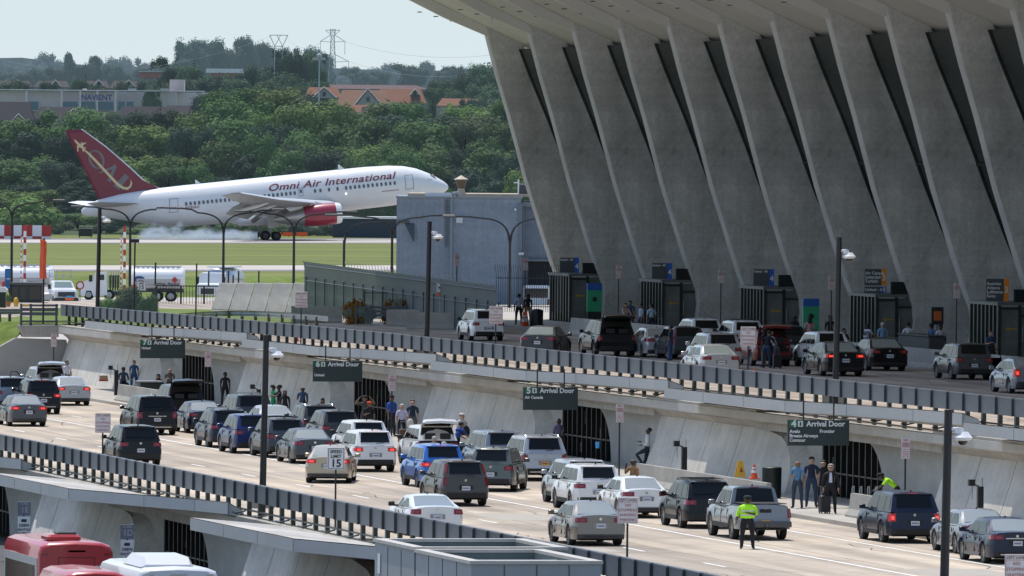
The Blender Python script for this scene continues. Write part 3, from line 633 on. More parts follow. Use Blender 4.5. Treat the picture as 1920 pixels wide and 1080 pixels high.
def car_meshes(ty, openg=False):
    key = (ty, openg)
    if key in _cm: return _cm[key]
    T = TY[ty]; L, W, H = T['L'], T['W'], T['H']; w2 = W/2; D = {}
    ra, fa = T['ro'], T['ro'] + T['wb']; r = T['r']; ar = r + .07
    isT = ty == 'truck'; tall = ty in ('suv','bigsuv','van','truck','cross','hatch')
    def topz(y):
        if y < T['rb']: return T['deck'] - (.0 if tall else .03*(T['rb']-y)/T['rb'])
        if y < T['rb']+.8: return T['deck'] + (T['belt']-T['deck'])*(y-T['rb'])/.8
        if y < T['rfb']: return T['belt']
        k = (y-T['rfb'])/(L-T['rfb']); return T['belt'] + (T['hood']-T['belt'])*k - .22*max(0,k-.75)*4*max(0,k-.75)
    def halfw(y):
        e = min(y, L-y); k = max(0, 1 - e/.45); return w2*(1 - .14*k**2.2)
    def sideb(y):
        for c in (ra, fa):
            d = abs(y-c)
            if d < ar: return max(T['cl'], r + math.sqrt(ar*ar-d*d)*1.0 - .0)
        return T['cl']
    ys = {0.,.05,.14,.3,.45,L-.45,L-.25,L-.1,L,T['rb'],T['rfb'],(ra+fa)/2}
    for c in (ra, fa):
        for k in range(9): ys.add(c - ar*math.cos(math.pi*k/8))
        ys.add(c-ar-.004); ys.add(c+ar+.004)
    y_ = T['rb']
    while y_ < L-.5: ys.add(y_); y_ += .45
    ys = sorted(y for y in ys if 0 <= y <= L)
    ys = [y for i, y in enumerate(ys) if i == 0 or y - ys[i-1] > .0035]
    def skew(z, y):
        k = max(0, min(1, (z-.62)/(T['deck']-.62))); b = max(0, min(1, (.42-z)/.2))
        f = max(0, 1 - y/.9); f2 = max(0, 1-(L-y)/.9)
        return ((.13 if tall else .10)*k + .05*b)*f - (.25*k+.08*b)*f2
    m = MB(); rings = []
    for y in ys:
        w_ = halfw(y); zt = topz(y); sb = sideb(y); e = min(y, L-y); ek = max(0, 1-e/.14)
        ub = T['cl']+.02 if sb <= T['cl']+.001 else sb
        ub += .06*ek; sb2 = sb + .05*ek
        zm = max(.58, sb2+.04); z4 = max(zm+.08, zt-.22); z5 = max(z4+.03, zt-.05); fl = .02 if any(abs(y-c) < ar+.12 for c in (ra,fa)) else 0
        half = [(0,ub),(w_*.80,ub),(w_*.975+fl*.5,sb2),(w_+fl-.01,zm),(w_*.985,(zm+z4)/2),(w_*.955,z4),(w_*.895,z5),(w_*.80,zt),(w_*.4,zt+.025),(0,zt+.035)]
        ring = [(x, y+skew(z,y), z) for x, z in half] + [(-x, y+skew(z,y), z) for x, z in half[-2:0:-1]]
        rings.append(ring)
    m.loft(rings, 0, True, True, True)
    D['body'] = m.mesh('body', 38)
    def rearY(z, x=0): return skew(z, 0)
    # cabin hull
    wb_, wt = w2*.885, w2*(.70 if not tall else .74)
    if isT: wb_, wt = w2*.90, w2*.76
    zr = H - .03
    def roofw(y): return wt
    hull = []; B = T['belt']; Dk = T['deck']
    ry = [(T['rb'], 0.), (T['rb']+(T['rt']-T['rb'])*.5, .53), (T['rb']+(T['rt']-T['rb'])*.85, .9), (T['rt'], 1.), ((T['rt']+T['rft'])/2, 1.05), (T['rft'], 1.), (T['rft']+(T['rfb']-T['rft'])*.5, .56), (T['rfb'], 0.)]
    for y, k in ry:
        b = topz(y) - .03; zt = b + (zr - b)*min(1, k) + (.03 if k > 1 else 0); kk = min(1, k)
        xw = wb_ + (wt - wb_)*kk
        side = [(wb_, b), (wb_+(xw-wb_)*.55, b+(zt-.05*kk-b)*.55), (xw, zt-.06*kk), (xw*.93, zt-.015*kk), (xw*.55, zt+.02*kk), (0, zt+.03*kk)]
        hull.append([(x, y, z) for x, z in side] + [(-x, y, z) for x, z in side[-2::-1]])
    m = MB(); m.loft(hull, 0, False, False, False)
    D['cabin'] = m.mesh('cabin', 35)
    # glazing, 8 mm proud of the cabin
    def sp(y, k):   # point on side plane at length y, height k (0 belt .. 1 roof edge)
        b = topz(y)-.03; # local height limit by slanted ends
        x = wb_ + (wt-wb_)*k; z = b + (zr-.06-b)*k; return x, z
    def pane(y0b, y0t, y1t, y1b, k0=.12, k1=.90):
        def at(yb, yt, k): y = yb + (yt-yb)*k; x, z = sp(y, k); return (x+.010, y, z)
        return [at(y0b,y0t,k0), at(y1b,y1t,k0), at(y1b,y1t,(k0+k1)/2), at(y1b,y1t,k1), at(y0b,y0t,k1), at(y0b,y0t,(k0+k1)/2)]
    rb, rt, rft, rfb = T['rb'], T['rt'], T['rft'], T['rfb']
    panes = []
    if isT: panes = [(rb+.18,rt+.12,rt+.85,rt+.95),(rt+1.0,rt+.92,rft+.02,rfb-.22)]
    elif ty in ('sedan','coupe'):
        panes = [(rb+.42,rt+.10,rt+.62,rt+.70),(rt+.76,rt+.68,rft,rfb-.25)]
    else:
        mid = (rt+rft)/2
        panes = [(rb+.22,rt+.13,rt+.66,rt+.66),(rt+.74,rt+.74,mid+.35,mid+.40),(mid+.47,mid+.42,rft,rfb-.25)]
    for sgn in (1, -1):
        for i, pn in enumerate(panes):
            pts = pane(*pn); pts = [(x*sgn, y, z) for x, y, z in pts]
            D['side_window%d%d' % (sgn, i)] = MB().add(pts, [(0,1,2,5),(5,2,3,4)]).mesh('side_window')
    # rear glass
    def rg(k, u):
        kk = 0
        for (t0,f0),(t1,f1) in zip(((0,0),(.5,.53),(.85,.9)), ((.5,.53),(.85,.9),(1,1))):
            if t0 <= k <= t1: kk = f0 + (f1-f0)*(k-t0)/(t1-t0)
        y = rb + (rt-rb)*k; b = topz(y)-.03; z = b + (zr-b)*kk; xw = wb_+(wt-wb_)*kk; n = Vector((0, -(zr-Dk), (rt-rb))).normalized() if rt > rb else Vector((0,-1,0))
        return Vector((xw*u, y, z + .03*(1-u*u)*kk)) + n*.018
    ks = (.10,.35,.6,.88) if not isT else (.15,.5,.85)
    if tall and not isT and ty != 'cross': ks = (.22,.42,.64,.84)
    us = (-.84,-.5,0,.5,.84) if not tall or isT else (-.77,-.45,0,.45,.77)
    rr = MB().loft([[tuple(rg(k,u*(1 if not isT else .98))) for u in us] for k in ks], close=False)
    D['rear_window'] = rr.mesh('rear_window', 60)
    def wgz(k, u):
        y = rfb + (rft-rfb)*k; z = B-.03 + (zr-B+.03)*k; xw = wb_+(wt-wb_)*k; n = Vector((0,(zr-B),(rfb-rft))).normalized()
        return Vector((xw*u, y, z+.03*(1-u*u)*k)) + n*.012
    D['windshield'] = MB().loft([[tuple(wgz(k,u)) for u in us] for k in (.08,.5,.92)], close=False).mesh('windshield', 60)
    # lights
    zt = T['deck']
    def lampm(x0, x1, z0, z1, dep, sgn):
        m = MB(); ya = rearY((z0+z1)/2)
        xo = min(x1, w2*.93)
        b = [(x0,rearY(z0)-.012,z0),(xo-.05,rearY(z0)-.006,z0),(xo+.02,rearY(z0)+.10,z0),(xo+.035,rearY(z0)+dep,z0+.02)]
        t_ = [(x0+.0,rearY(z1)-.012,z1),(xo-.07,rearY(z1)-.006,z1),(xo-.01,rearY(z1)+.10,z1),(xo+.015,rearY(z1)+dep,z1-.03)]
        inn = [(x0,rearY(z0)+.25,z0),(xo-.1,rearY(z0)+.3,z0)]
        m.add([(x*sgn,y,z) for x,y,z in b+t_], [(0,1,5,4),(1,2,6,5),(2,3,7,6)])
        return m
    if ty in ('sedan',): lp = (w2*.50, w2*.95, zt-.24, zt-.09, .42)
    elif ty == 'coupe': lp = (w2*.60, w2*.93, zt-.26, zt-.08, .16)
    elif ty == 'truck': lp = (w2*.80, w2*.97, zt-.42, zt-.10, .12)
    elif ty == 'van': lp = (w2*.66, w2*.95, zt-.30, zt-.08, .30)
    elif ty == 'bigsuv': lp = (w2*.70, w2*.96, zt-.36, zt-.08, .20)
    elif ty == 'hatch': lp = (w2*.66, w2*.95, zt-.36, zt-.05, .3)
    else: lp = (w2*.56, w2*.96, zt-.25, zt-.09, .36)
    D['lampL'] = lampm(*lp, -1).mesh('tail_light'); D['lampR'] = lampm(*lp, 1).mesh('tail_light')
    D['lamp_z'] = lp
    zc0, zc1 = lp[2]+.25*(lp[3]-lp[2]), lp[2]+.7*(lp[3]-lp[2]); xm = lp[0]+.25*(min(lp[1],w2*.93)-lp[0]); xn = lp[0]+.72*(min(lp[1],w2*.93)-lp[0])
    for sgn, kk_ in ((-1,'coreL'),(1,'coreR')):
        D[kk_] = MB().add([(xm*sgn,rearY(zc0)-.022,zc0),(xn*sgn,rearY(zc0)-.020,zc0),(xn*sgn,rearY(zc1)-.020,zc1),(xm*sgn,rearY(zc1)-.022,zc1)], [(0,1,2,3)]).mesh('lamp_core')
        q0 = [Vector((w2*.80*sgn,rearY(zt-.34)-.014,zt-.34)), Vector((w2*.93*sgn,rearY(zt-.34)+.05,zt-.34))]; q1 = [Vector((w2*.76*sgn,rearY(zt-.02)-.014,zt-.02)), Vector((w2*.90*sgn,rearY(zt-.02)+.06,zt-.02))]
        q2 = [rg(.35,.90*sgn)+Vector((0,-.01,0)), rg(.35,1.01*sgn)+Vector((0,.05,0))]; q3 = [rg(.8,.90*sgn)+Vector((0,-.01,0)), rg(.8,1.01*sgn)+Vector((0,.04,0))]
        D['tall'+('L' if sgn < 0 else 'R')] = MB().loft([[tuple(v) for v in q] for q in (q0,q1,q2,q3)], close=False).mesh('tail_light')
    kb = .93
    D['brake'] = MB().box(-.16,.16, rt-.035 if tall else rt+.02, rt+.02, H-.06, H-.03).mesh('high_brake_light') if tall else MB().box(-.14,.14,rt+.02-.25,rt-.12,H-.135,H-.105).mesh('high_brake_light')
    pz = (zt-.36) if ty in ('sedan','coupe') else (zt-.42)
    if ty == 'truck': pz = .62
    pz = max(.55, pz)
    D['plate_z'] = pz
    D['plate_recess'] = MB().box(-.26,.26,rearY(pz)-.006,rearY(pz)+.05,pz-.10,pz+.10).mesh('plate_recess')
    D['plate'] = MB().box(-.155,.155,rearY(pz)-.022,rearY(pz)-.012,pz-.078,pz+.078).mesh('licence_plate')
    D['ptx'] = MB()
    for i in range(6): D['ptx'].box(-.12+i*.042,-.094+i*.042,rearY(pz)-.026,rearY(pz)-.0225,pz-.03,pz+.03)
    D['ptx'] = D['ptx'].mesh('plate_characters')
    # bumper: lower dark insert
    bz = .40 if not tall else .52
    m = MB(); wE = w2*.88
    zz0, zz1 = T['cl']+.04, bz
    m.loft([[(-wE-.03, .32, z), (-wE+.0, .03+rearY(z)*.3, z), (-wE*.8, -.02+rearY(z)*.3, z), (wE*.8, -.02+rearY(z)*.3, z), (wE, .03+rearY(z)*.3, z), (wE+.03, .32, z)] for z in (zz0, zz1)], close=False)
    m.loft([[(-wE+.0,.05,zz1),(wE-.0,.05,zz1)],[(-wE*.8,-.02,zz1),(wE*.8,-.02,zz1)]], close=False)
    D['bumper'] = m.mesh('bumper')
    m = MB().box(-wE*.72, wE*.72, -.028, .02, .30 if not tall else .36, .335 if not tall else .40); D['bumper_trim'] = m.mesh('bumper_trim')
    D['underbody'] = MB().box(-w2*.78, w2*.78, .12, L-.15, T['cl']-.03, max(ar+r-.1, .72)-.02).mesh('underbody')
    # body side details: seams, handles, sills
    m = MB()
    seams = [rt+.72 if ty in ('sedan','coupe') else (rt+.70), rfb-.45, (ra+ar+.12)]
    if isT: seams = [rt+.05, rt+.98, rfb-.35]
    for sgn in (1,-1):
        for y in seams:
            x = halfw(y)*.992*sgn; m.hexa([(x-.012,y,T['cl']+.12),(x+.012,y,T['cl']+.12),(x+.012,y+.02,T['cl']+.12),(x-.012,y+.02,T['cl']+.12)],
                [(x*.965-.012,y,T['belt']-.10),(x*.965+.012,y,T['belt']-.10),(x*.965+.012,y+.02,T['belt']-.10),(x*.965-.012,y+.02,T['belt']-.10)])
    D['door_seam'] = m.mesh('door_seam')
    for sgn in (1,-1):
        D['sill%d' % sgn] = MB().bev(*sorted((sgn*w2*.98, sgn*(w2+.012))), ra+ar+.02, fa-ar-.02, T['cl'], T['cl']+(.16 if tall else .07), .01).mesh('sill')
    m = MB()
    for sgn in (1,-1):
        for y in (rt+.82, rft+.05):
            x = w2*.975*sgn; m.box(*sorted((x-.01*sgn, x+.02*sgn)), y, y+.2, B-.17, B-.14)
    D['door_handle'] = m.mesh('door_handle')
    for sgn, k in ((1,'mirR'),(-1,'mirL')):
        m = MB(); xa = w2*.93*sgn; xb = (w2+.19)*sgn; yy = rfb-.38
        m.bev(*sorted((xa+.05*sgn,xb)), yy-.05, yy+.09, B+.0, B+.16, .025); m.box(*sorted((w2*.86*sgn,xa+.08*sgn)), yy, yy+.06, B-.01, B+.05)
        D[k] = m.mesh('side_mirror', 40)
    # roof rails
    m = MB()
    for sgn in (1,-1):
        x = wt*.90*sgn; m.path([(x, rt+.22, H-.05),(x, rt+.32, H+.025),(x, (rt+rft)/2, H+.04),(x, rft-.2, H+.02),(x, rft-.1, H-.05)], .018, 5)
    D['rails'] = m.mesh('roof_rail')
    m = MB(); 
    for y in (rt+.75, rft-.55): m.box(-wt*.9, wt*.9, y-.03, y+.03, H+.03, H+.06)
    D['crossbars'] = m.mesh('roof_rack')
    m = MB().prism([(rt+.25,H-.01),(rt+.45,H-.01),(rt+.27,H+.06),(rt+.24,H+.06)], 'x', -.02, .02); D['antenna'] = m.mesh('antenna')
    m = MB().hexa([(-wt*.92,rt-.10,H-.075),(wt*.92,rt-.10,H-.075),(wt*.95,rt+.1,H-.05),(-wt*.95,rt+.1,H-.05)],[(-wt*.90,rt-.11,H-.045),(wt*.90,rt-.11,H-.045),(wt*.93,rt+.12,H-.012),(-wt*.93,rt+.12,H-.012)])
    D['spoiler'] = m.mesh('spoiler')
    D['emblem'] = MB().lathe([(.05,0),(.05,-.012)], (0, rearY(zt-.12)-.002, zt-.13), 'y', 10).mesh('emblem')
    D['wiper'] = MB().tube(tuple(rg(.14,.05)+Vector((0,-.01,0))), tuple(rg(.2,.45)+Vector((0,-.01,0))), .012, n=4).mesh('wiper')
    zc = pz+.14; D['garnish'] = MB().box(-w2*.42, w2*.42, rearY(zc)-.022, rearY(zc)+.02, zc, zc+.035).mesh('trim_strip')
    # wheel (centred, axis x)
    m = MB().lathe([(r-.09,-.11),(r-.02,-.115),(r,-.07),(r,.07),(r-.02,.115),(r-.09,.11)], axis='x', n=22, cap=False); D['tyre'] = m.mesh('tyre', 40)
    m = MB(); rr_ = r-.085; nsp = 5
    m.lathe([(rr_+.005,-.10),(rr_-.02,-.085),(rr_-.03,.085),(rr_+.005,.10)], axis='x', n=20, cap=False)
    for sgn in (1,-1):
        m.lathe([(.05,.085*sgn),(.055,.06*sgn)], axis='x', n=10)
        for i in range(nsp*2):
            a_ = 2*math.pi*i/(nsp*2); c, s = math.cos(a_), math.sin(a_); q = .022
            m.hexa([(.055*sgn, .04*c-q*s, .04*s+q*c),(.08*sgn, .04*c-q*s, .04*s+q*c),(.08*sgn,.04*c+q*s,.04*s-q*c),(.055*sgn,.04*c+q*s,.04*s-q*c)],
                   [(.055*sgn, rr_*c-q*s, rr_*s+q*c),(.085*sgn, rr_*c-q*s, rr_*s+q*c),(.085*sgn,rr_*c+q*s,rr_*s-q*c),(.055*sgn,rr_*c+q*s,rr_*s-q*c)])
    D['rim'] = m.mesh('rim')
    D['brakedisc'] = MB().lathe([(rr_-.03,-.03),(rr_-.03,.03)], axis='x', n=18).mesh('wheel_well')
    # truck bed
    if isT:
        D['tonneau'] = MB().box(-w2*.80, w2*.80, .16, rb-.05, T['deck']+.045, T['deck']+.07).mesh('bed_cover')
        D['tail_handle'] = MB().box(-.2,.2,rearY(zt-.2)-.02,rearY(zt-.2)+.05,zt-.24,zt-.12).mesh('tailgate_handle')
        D['hitch'] = MB().tube((0,-.02,.45),(0,-.2,.45),.035,n=8).ball((0,-.2,.49),.045).mesh('tow_hitch')
        D['stepb'] = MB().bev(-w2*.93,w2*.93,-.09,.12,.46,.66,.03).mesh('bumper')
    if openg:
        m = MB()   # raised tailgate
        hz = H-.02; y0 = rt+.08
        sec = [(y0,hz),(y0-.35,hz+.20),(y0-.80,hz+.30),(y0-1.15,hz+.22)]
        rings = []
        for i, (y, z) in enumerate(sec):
            xw = wt*(.96+.12*i/3); rings.append([(-xw,y,z-.07),(-xw*.9,y,z),(0,y,z+.04),(xw*.9,y,z),(xw,y,z-.07),(xw*.86,y+.0,z-.10),(0,y,z-.07),(-xw*.86,y,z-.10)])
        m.loft(rings, 0, True, True, True); D['tailgate'] = m.mesh('tailgate', 40)
        m = MB().box(-wt*.8, wt*.8, y0-.75, y0-.15, hz+.04, hz+.09)
        m = MB().hexa([(-wt*.85,y0-.75,hz+.16),(wt*.85,y0-.75,hz+.16),(wt*.8,y0-.2,hz+.0),(-wt*.8,y0-.2,hz+.0)],[(-wt*.85,y0-.75,hz+.19),(wt*.85,y0-.75,hz+.19),(wt*.8,y0-.2,hz+.03),(-wt*.8,y0-.2,hz+.03)])
        D['tailgate_glass'] = m.mesh('tailgate_window')
        m = MB()
        for sgn in (1,-1): m.tube((sgn*wt*.93,rt,H-.25),(sgn*wt*.93,y0-.55,hz+.12),.014,n=5)
        D['strut'] = m.mesh('gas_strut')
        # flat dark panel over the rear, painted as the shaded load bay
        zb = .70
        op = [(-w2*.80,rearY(zb)-.03,zb),(w2*.80,rearY(zb)-.03,zb),(w2*.84,rearY(Dk)-.02,Dk-.05),(wt*.93,rt-.07,H-.07),(-wt*.93,rt-.07,H-.07),(-w2*.84,rearY(Dk)-.02,Dk-.05)]
        ctr = (0,.25,1.1)
        m = MB().add(op, [(0,1,2,5),(5,2,3,4)]); D['dark_bay_panel'] = m.mesh('dark_bay_panel')
        m = MB().bev(-.5,-.1,-.02,.05,.72,1.0,.02); m.bev(.05,.45,-.02,.05,.72,.93,.02); D['seat_back'] = MB().bev(-.55,-.1,rt*.3-.02,rt*.3+.02,1.12,1.38,.015).bev(.1,.55,rt*.3-.02,rt*.3+.02,1.12,1.38,.015).mesh('seat_back')
    _cm[key] = D; return D
NC = [0]
def car(px, py, z, ty, col, label, on=False, open=False, rot=0., rim=None, rack=0, plate=None, glass=None, lampc=None, garnish=False, group=None, cat=None, name=None, loc=None, dark_bumper=None, towards=False, sc_=1., tall_lamps=False):
    D = car_meshes(ty, open); T = TY[ty]; tall = ty in ('suv','bigsuv','van','truck','cross')
    p = loc or gnd(px, py, z) - Vector((.205*T['ro'], 0, 0))
    nm = name or {'sedan':'sedan','coupe':'coupe','hatch':'hatchback','cross':'crossover_car','suv':'sport_utility_vehicle','bigsuv':'sport_utility_vehicle','truck':'pickup_truck','van':'minivan'}[ty]
    ct = cat or {'sedan':'car','coupe':'car','hatch':'car','cross':'car','suv':'SUV','bigsuv':'SUV','truck':'pickup truck','van':'minivan'}[ty]
    t = empty(nm, (p.x, p.y, z+.0), R_(rot), label, ct, group or ('vehicles on the departures road' if z > 1 else 'vehicles on the arrivals road'))
    if sc_ != 1: t.scale = (sc_,)*3
    # shift so that the reference is the rear axle line
    def pl(n, k, m, par=t, loc=(0,0,0)):
        return place(n, D[k] if isinstance(k, str) else k, m, par, loc)
    off = (0, -T['ro'] if not False else 0, 0)
    body = P[col]
    pl('body','body',body,loc=off); pl('cabin','cabin',body,loc=off)
    gl = GLS if (tall and glass is None) or glass == 'dark' else GLB
    for k in D:
        if k.startswith('side_window'): pl('side_window', k, GLS, loc=off)
    if not open: pl('rear_window','rear_window',gl,loc=off)
    pl('windshield','windshield',GLS,loc=off)
    lm = LAMPON if on else (lampc or LAMP)
    lm = LAMPB if on else (lampc or LAMP)
    pre = 'tall' if tall_lamps else 'lamp'
    for sd in 'LR':
        lo_ = pl('tail_light', pre+sd, lm, loc=off)
        if not tall_lamps: pl('lamp_core', 'core'+sd, LAMPON if on else mat('lamp core', (.32,.05,.05), .2, coat=.5), par=lo_)
    pl('high_brake_light','brake',LAMPON if on else LAMP,loc=off) if not open else None
    if not open:
        pl('plate_recess','plate_recess',TRIM if col not in ('white','silver','gold','lgrey','brown') else P['lgrey'],loc=off)
        pt = pl('licence_plate','plate',plate or PLATE,loc=off); pl('plate_characters','ptx',PTX,par=pt)
        pl('emblem','emblem',CHROME,loc=off)
        if tall and ty != 'truck': pl('wiper','wiper',TRIM,loc=off)
        if garnish: pl('trim_strip','garnish',CHROME,loc=off)
    if ty == 'truck': pl('bumper','stepb',P['grey'],loc=off)
    else: pl('bumper','bumper',TRIM if (tall if dark_bumper is None else dark_bumper) or col in ('black','navy') else P['dgrey'],loc=off)
    pl('bumper_trim','bumper_trim',CHROME if garnish else TRIM,loc=off)
    pl('underbody','underbody',UNDER,loc=off); pl('door_seam','door_seam',UNDER,loc=off)
    [pl('sill',q_,TRIM if tall else body,loc=off) for q_ in ('sill1','sill-1')]; pl('door_handle','door_handle',CHROME if garnish else body,loc=off)
    pl('side_mirror','mirL',body if col != 'white' else TRIM,loc=off); pl('side_mirror','mirR',body,loc=off)
    pl('antenna','antenna',TRIM,loc=off)
    if tall and ty != 'truck' and not open: pl('spoiler','spoiler',body,loc=off)
    if rack: pl('roof_rail','rails',CHROME if rack == 2 else TRIM,loc=off)
    if rack >= 1 and rack != 2: pl('roof_rack','crossbars',TRIM if rack == 1 else CHROME,loc=off)
    for sx in (-1, 1):
        for yy in (0, T['wb']):
            wme = empty('wheel', (sx*(T['W']/2-.125), yy, T['r'])); wme.parent = t
            place('tyre', D['tyre'], TYRE, wme); place('rim', D['rim'], rim or RIM, wme); place('wheel_well', D['brakedisc'], UNDER, wme)
    if ty == 'truck':
        pl('bed_cover','tonneau',TRIM,loc=off); pl('tailgate_handle','tail_handle',TRIM,loc=off); pl('tow_hitch','hitch',DGREY,loc=off)
    if open:
        tg = pl('tailgate','tailgate',body,loc=off); pl('tailgate_window','tailgate_glass',GLS,par=tg)
        pl('gas_strut','strut',TRIM,loc=off); lb = pl('dark_bay_panel','dark_bay_panel',INTER,loc=off); pl('seat_back','seat_back',mat('seat fabric',(.03,.03,.032),.9),par=lb)
    NC[0] += 1; return t
# ------------------------------------------------------------------ people
_pm = {}
def body_mesh(pose, hi=False):
    """one continuous skinned body, facing +y, height 1.75"""
    if pose in _pm: return _pm[pose]
    V = []; Ed = []; Rr = []; Rg = []     # vertices, edges, radii, region (0 skin 1 top 2 trousers 3 shoes)
    def v(p, r, g, par=None):
        V.append(Vector(p)); Rr.append(r); Rg.append(g)
        if par is not None: Ed.append((par, len(V)-1))
        return len(V)-1
    sit = pose == 'sit'; bend = {'bend': 55, 'lean_fwd': 22, 'reach': 12}.get(pose, 0); back = -4 if pose == 'lean' else 0
    ph = .95 if not sit else .55
    if pose == 'bend': ph = .92
    A = R_(bend + back)
    def up(d, x=0, y=0):     # point at distance d up the spine
        return Vector((x, (math.sin(A)*d + math.cos(A)*y), ph + math.cos(A)*d - math.sin(A)*y))
    pel = v((0,0,ph), .145, 2)
    sp = v(up(.17), .135, 1, pel); ch = v(up(.36), .155, 1, sp); uc = v(up(.47), .12, 1, ch)
    nk = v(up(.54), .058, 0, uc)
    hb = up(.60, y=.012); nod = R_({'stand':2,'look_down':25,'bend':10,'sit':8,'phone':5}.get(pose, 4))
    hd = v(hb, .082, 0, nk); h2 = v(up(.68, y=.022), .098, 0, hd); h3 = v(up(.755, y=.008), .085, 0, h2)
    ns = v(up(.665, y=.115), .016, 0, h2)                 # nose
    for sgn in (1,-1): v(up(.675, x=.092*sgn), .018, 0, h2)    # ears
    def arm(sgn, el, wr, g_el=None, sleeve=.5):
        s = v(up(.44, x=.175*sgn), .066, 1, uc)
        S_ = V[s]; E_ = S_ + Vector(el); W_ = E_ + Vector(wr)
        m1 = v(S_ + Vector(el)*.55, .054, 1, s); e = v(E_, .045, 1 if sleeve > .6 else 0, m1)
        m2 = v(E_ + Vector(wr)*.5, .038, 1 if sleeve > .9 else 0, e); w_ = v(W_, .027, 0, m2)
        d = Vector(wr).normalized(); 
        side = Vector((0,1,0)) if abs(d.y) < .8 else Vector((1,0,0))
        pal = v(W_ + d*.055, .032, 0, w_); n = d.cross(side).normalized(); s2 = n.cross(d).normalized()
        for k, (ln, of) in enumerate(((.072,.027),(.082,.009),(.076,-.009),(.06,-.026))):
            b = v(V[pal] + d*.035 + s2*of, .0095, 0, pal); c = v(V[b] + d*ln*.55 + n*.012*sgn, .0085, 0, b); v(V[c] + d*ln*.4 + n*.022*sgn, .0075, 0, c)
        th = v(V[w_] + d*.04 + s2*.045, .0105, 0, w_); v(V[th] + d*.035 + s2*.012 + n*.012, .009, 0, th)
    SL = 1.0 if pose in ('suit','phone','lean','sleeves','guard') else .5
    if pose == 'stand': arm(1,(.035,.0,-.28),(.0,.05,-.24)); arm(-1,(-.035,0,-.28),(.0,.05,-.24))
    elif pose == 'look_down': arm(1,(.04,.03,-.27),(-.10,.20,.06)); arm(-1,(-.035,0,-.28),(.0,.06,-.24))
    elif pose == 'walk': arm(1,(.05,.10,-.26),(0,.14,-.20)); arm(-1,(-.06,-.10,-.26),(0,.02,-.24))
    elif pose == 'suit': arm(1,(.07,-.02,-.28),(-.02,.06,-.24),sleeve=1); arm(-1,(-.07,-.0,-.28),(.0,.03,-.25),sleeve=1)
    elif pose == 'cross': arm(1,(.07,.04,-.25),(-.22,.16,.03)); arm(-1,(-.07,.04,-.25),(.22,.15,-.02))
    elif pose == 'guard': arm(1,(.08,.02,-.27),(.03,.12,-.22),sleeve=.7); arm(-1,(-.07,.06,-.25),(.24,.14,.06),sleeve=.7)
    elif pose == 'phone': arm(1,(.09,.12,-.22),(-.07,.03,.25),sleeve=1); arm(-1,(-.06,0,-.28),(0,.10,-.22),sleeve=1)
    elif pose == 'lean': arm(1,(.05,.06,-.26),(-.05,.22,.06),sleeve=1); arm(-1,(-.06,.02,-.27),(.06,.20,-.06),sleeve=1)
    elif pose == 'handsup': arm(1,(.22,.05,.02),(-.14,.05,.2)); arm(-1,(-.22,.05,.02),(.14,.05,.2))
    elif pose in ('reach','bend','lean_fwd'): arm(1,(.03,.16,-.22),(-.02,.20,-.12)); arm(-1,(-.03,.16,-.22),(.02,.20,-.12))
    elif pose == 'sit': arm(1,(.06,.05,-.26),(-.05,.22,-.04)); arm(-1,(-.06,.05,-.26),(.05,.22,-.04))
    elif pose == 'hug': arm(1,(.10,.18,-.12),(-.16,.20,-.02)); arm(-1,(-.10,.18,-.16),(.16,.2,.02))
    def leg(sgn, kn, an, g=2):
        h = v((.10*sgn, 0, ph-.06), .098, 2, pel); H_ = V[h]; K_ = H_ + Vector(kn); A_ = K_ + Vector(an)
        m1 = v(H_ + Vector(kn)*.5, .084, 2, h); k = v(K_, .062, 2, m1); m2 = v(K_ + Vector(an)*.4, .060, 2, k); a = v(A_, .044, 2, m2)
        f = v(A_ + Vector((.01*sgn,-.03,-.035)), .042, 3, a); v(A_ + Vector((.02*sgn,.15,-.045)), .036, 3, f)
    L1 = ph - .06 - .46; 
    if sit: leg(1,(.06,.42,-.03),(0,.04,-.38)); leg(-1,(-.06,.42,-.03),(0,.04,-.38))
    elif pose == 'walk': leg(1,(.0,.14,-.41),(0,-.02,-.40)); leg(-1,(0,-.06,-.42),(0,-.16,-.37))
    elif pose == 'lean': leg(1,(.0,.05,-.42),(0,.16,-.37)); leg(-1,(-.02,.38,-.20),(0,-.20,-.33))
    elif pose == 'bend': leg(1,(.02,.03,-.40),(0,-.07,-.38)); leg(-1,(-.02,.08,-.40),(0,-.05,-.38))
    else: leg(1,(.03,.01,-.42),(.015,-.02,-.39)); leg(-1,(-.03,.01,-.42),(-.015,-.02,-.39))
    me = bpy.data.meshes.new('skeleton'); me.from_pydata(V, Ed, []); me.update()
    o = bpy.data.objects.new('tmp', me); COL.objects.link(o)
    md = o.modifiers.new('s', 'SKIN'); md.use_smooth_shade = True; md.branch_smoothing = .3
    sv = me.skin_vertices[0].data if me.skin_vertices else None
    if sv is None:
        bm = bmesh.new(); bm.from_mesh(me); bm.verts.layers.skin.verify(); bm.to_mesh(me); bm.free(); sv = me.skin_vertices[0].data
    for i, r in enumerate(Rr): sv[i].radius = (r, r*(.82 if i in (1,2,3) else 1)); sv[i].use_root = (i == 0)
    o.modifiers.new('u', 'SUBSURF').levels = 1
    bpy.context.view_layer.update()
    out = bpy.data.meshes.new_from_object(o.evaluated_get(bpy.context.evaluated_depsgraph_get())); out.name = 'body'
    bpy.data.objects.remove(o)
    # regions: nearest bone segment
    segs = [(V[a], V[b], Rg[a], Rg[b], Rr[a], Rr[b]) for a, b in Ed]
    mi = []
    for p in out.polygons:
        c = p.center; best = 1e9; g = 0
        for a, b, ga, gb, ra, rb in segs:
            d = b - a; t_ = max(0, min(1, (c-a).dot(d)/max(1e-9, d.length_squared)))
            dd = (c - (a + d*t_)).length - (ra + (rb-ra)*t_)
            if dd < best: best = dd; g = ga if t_ < .5 else gb
        mi.append(g)
    out.polygons.foreach_set('material_index', mi)
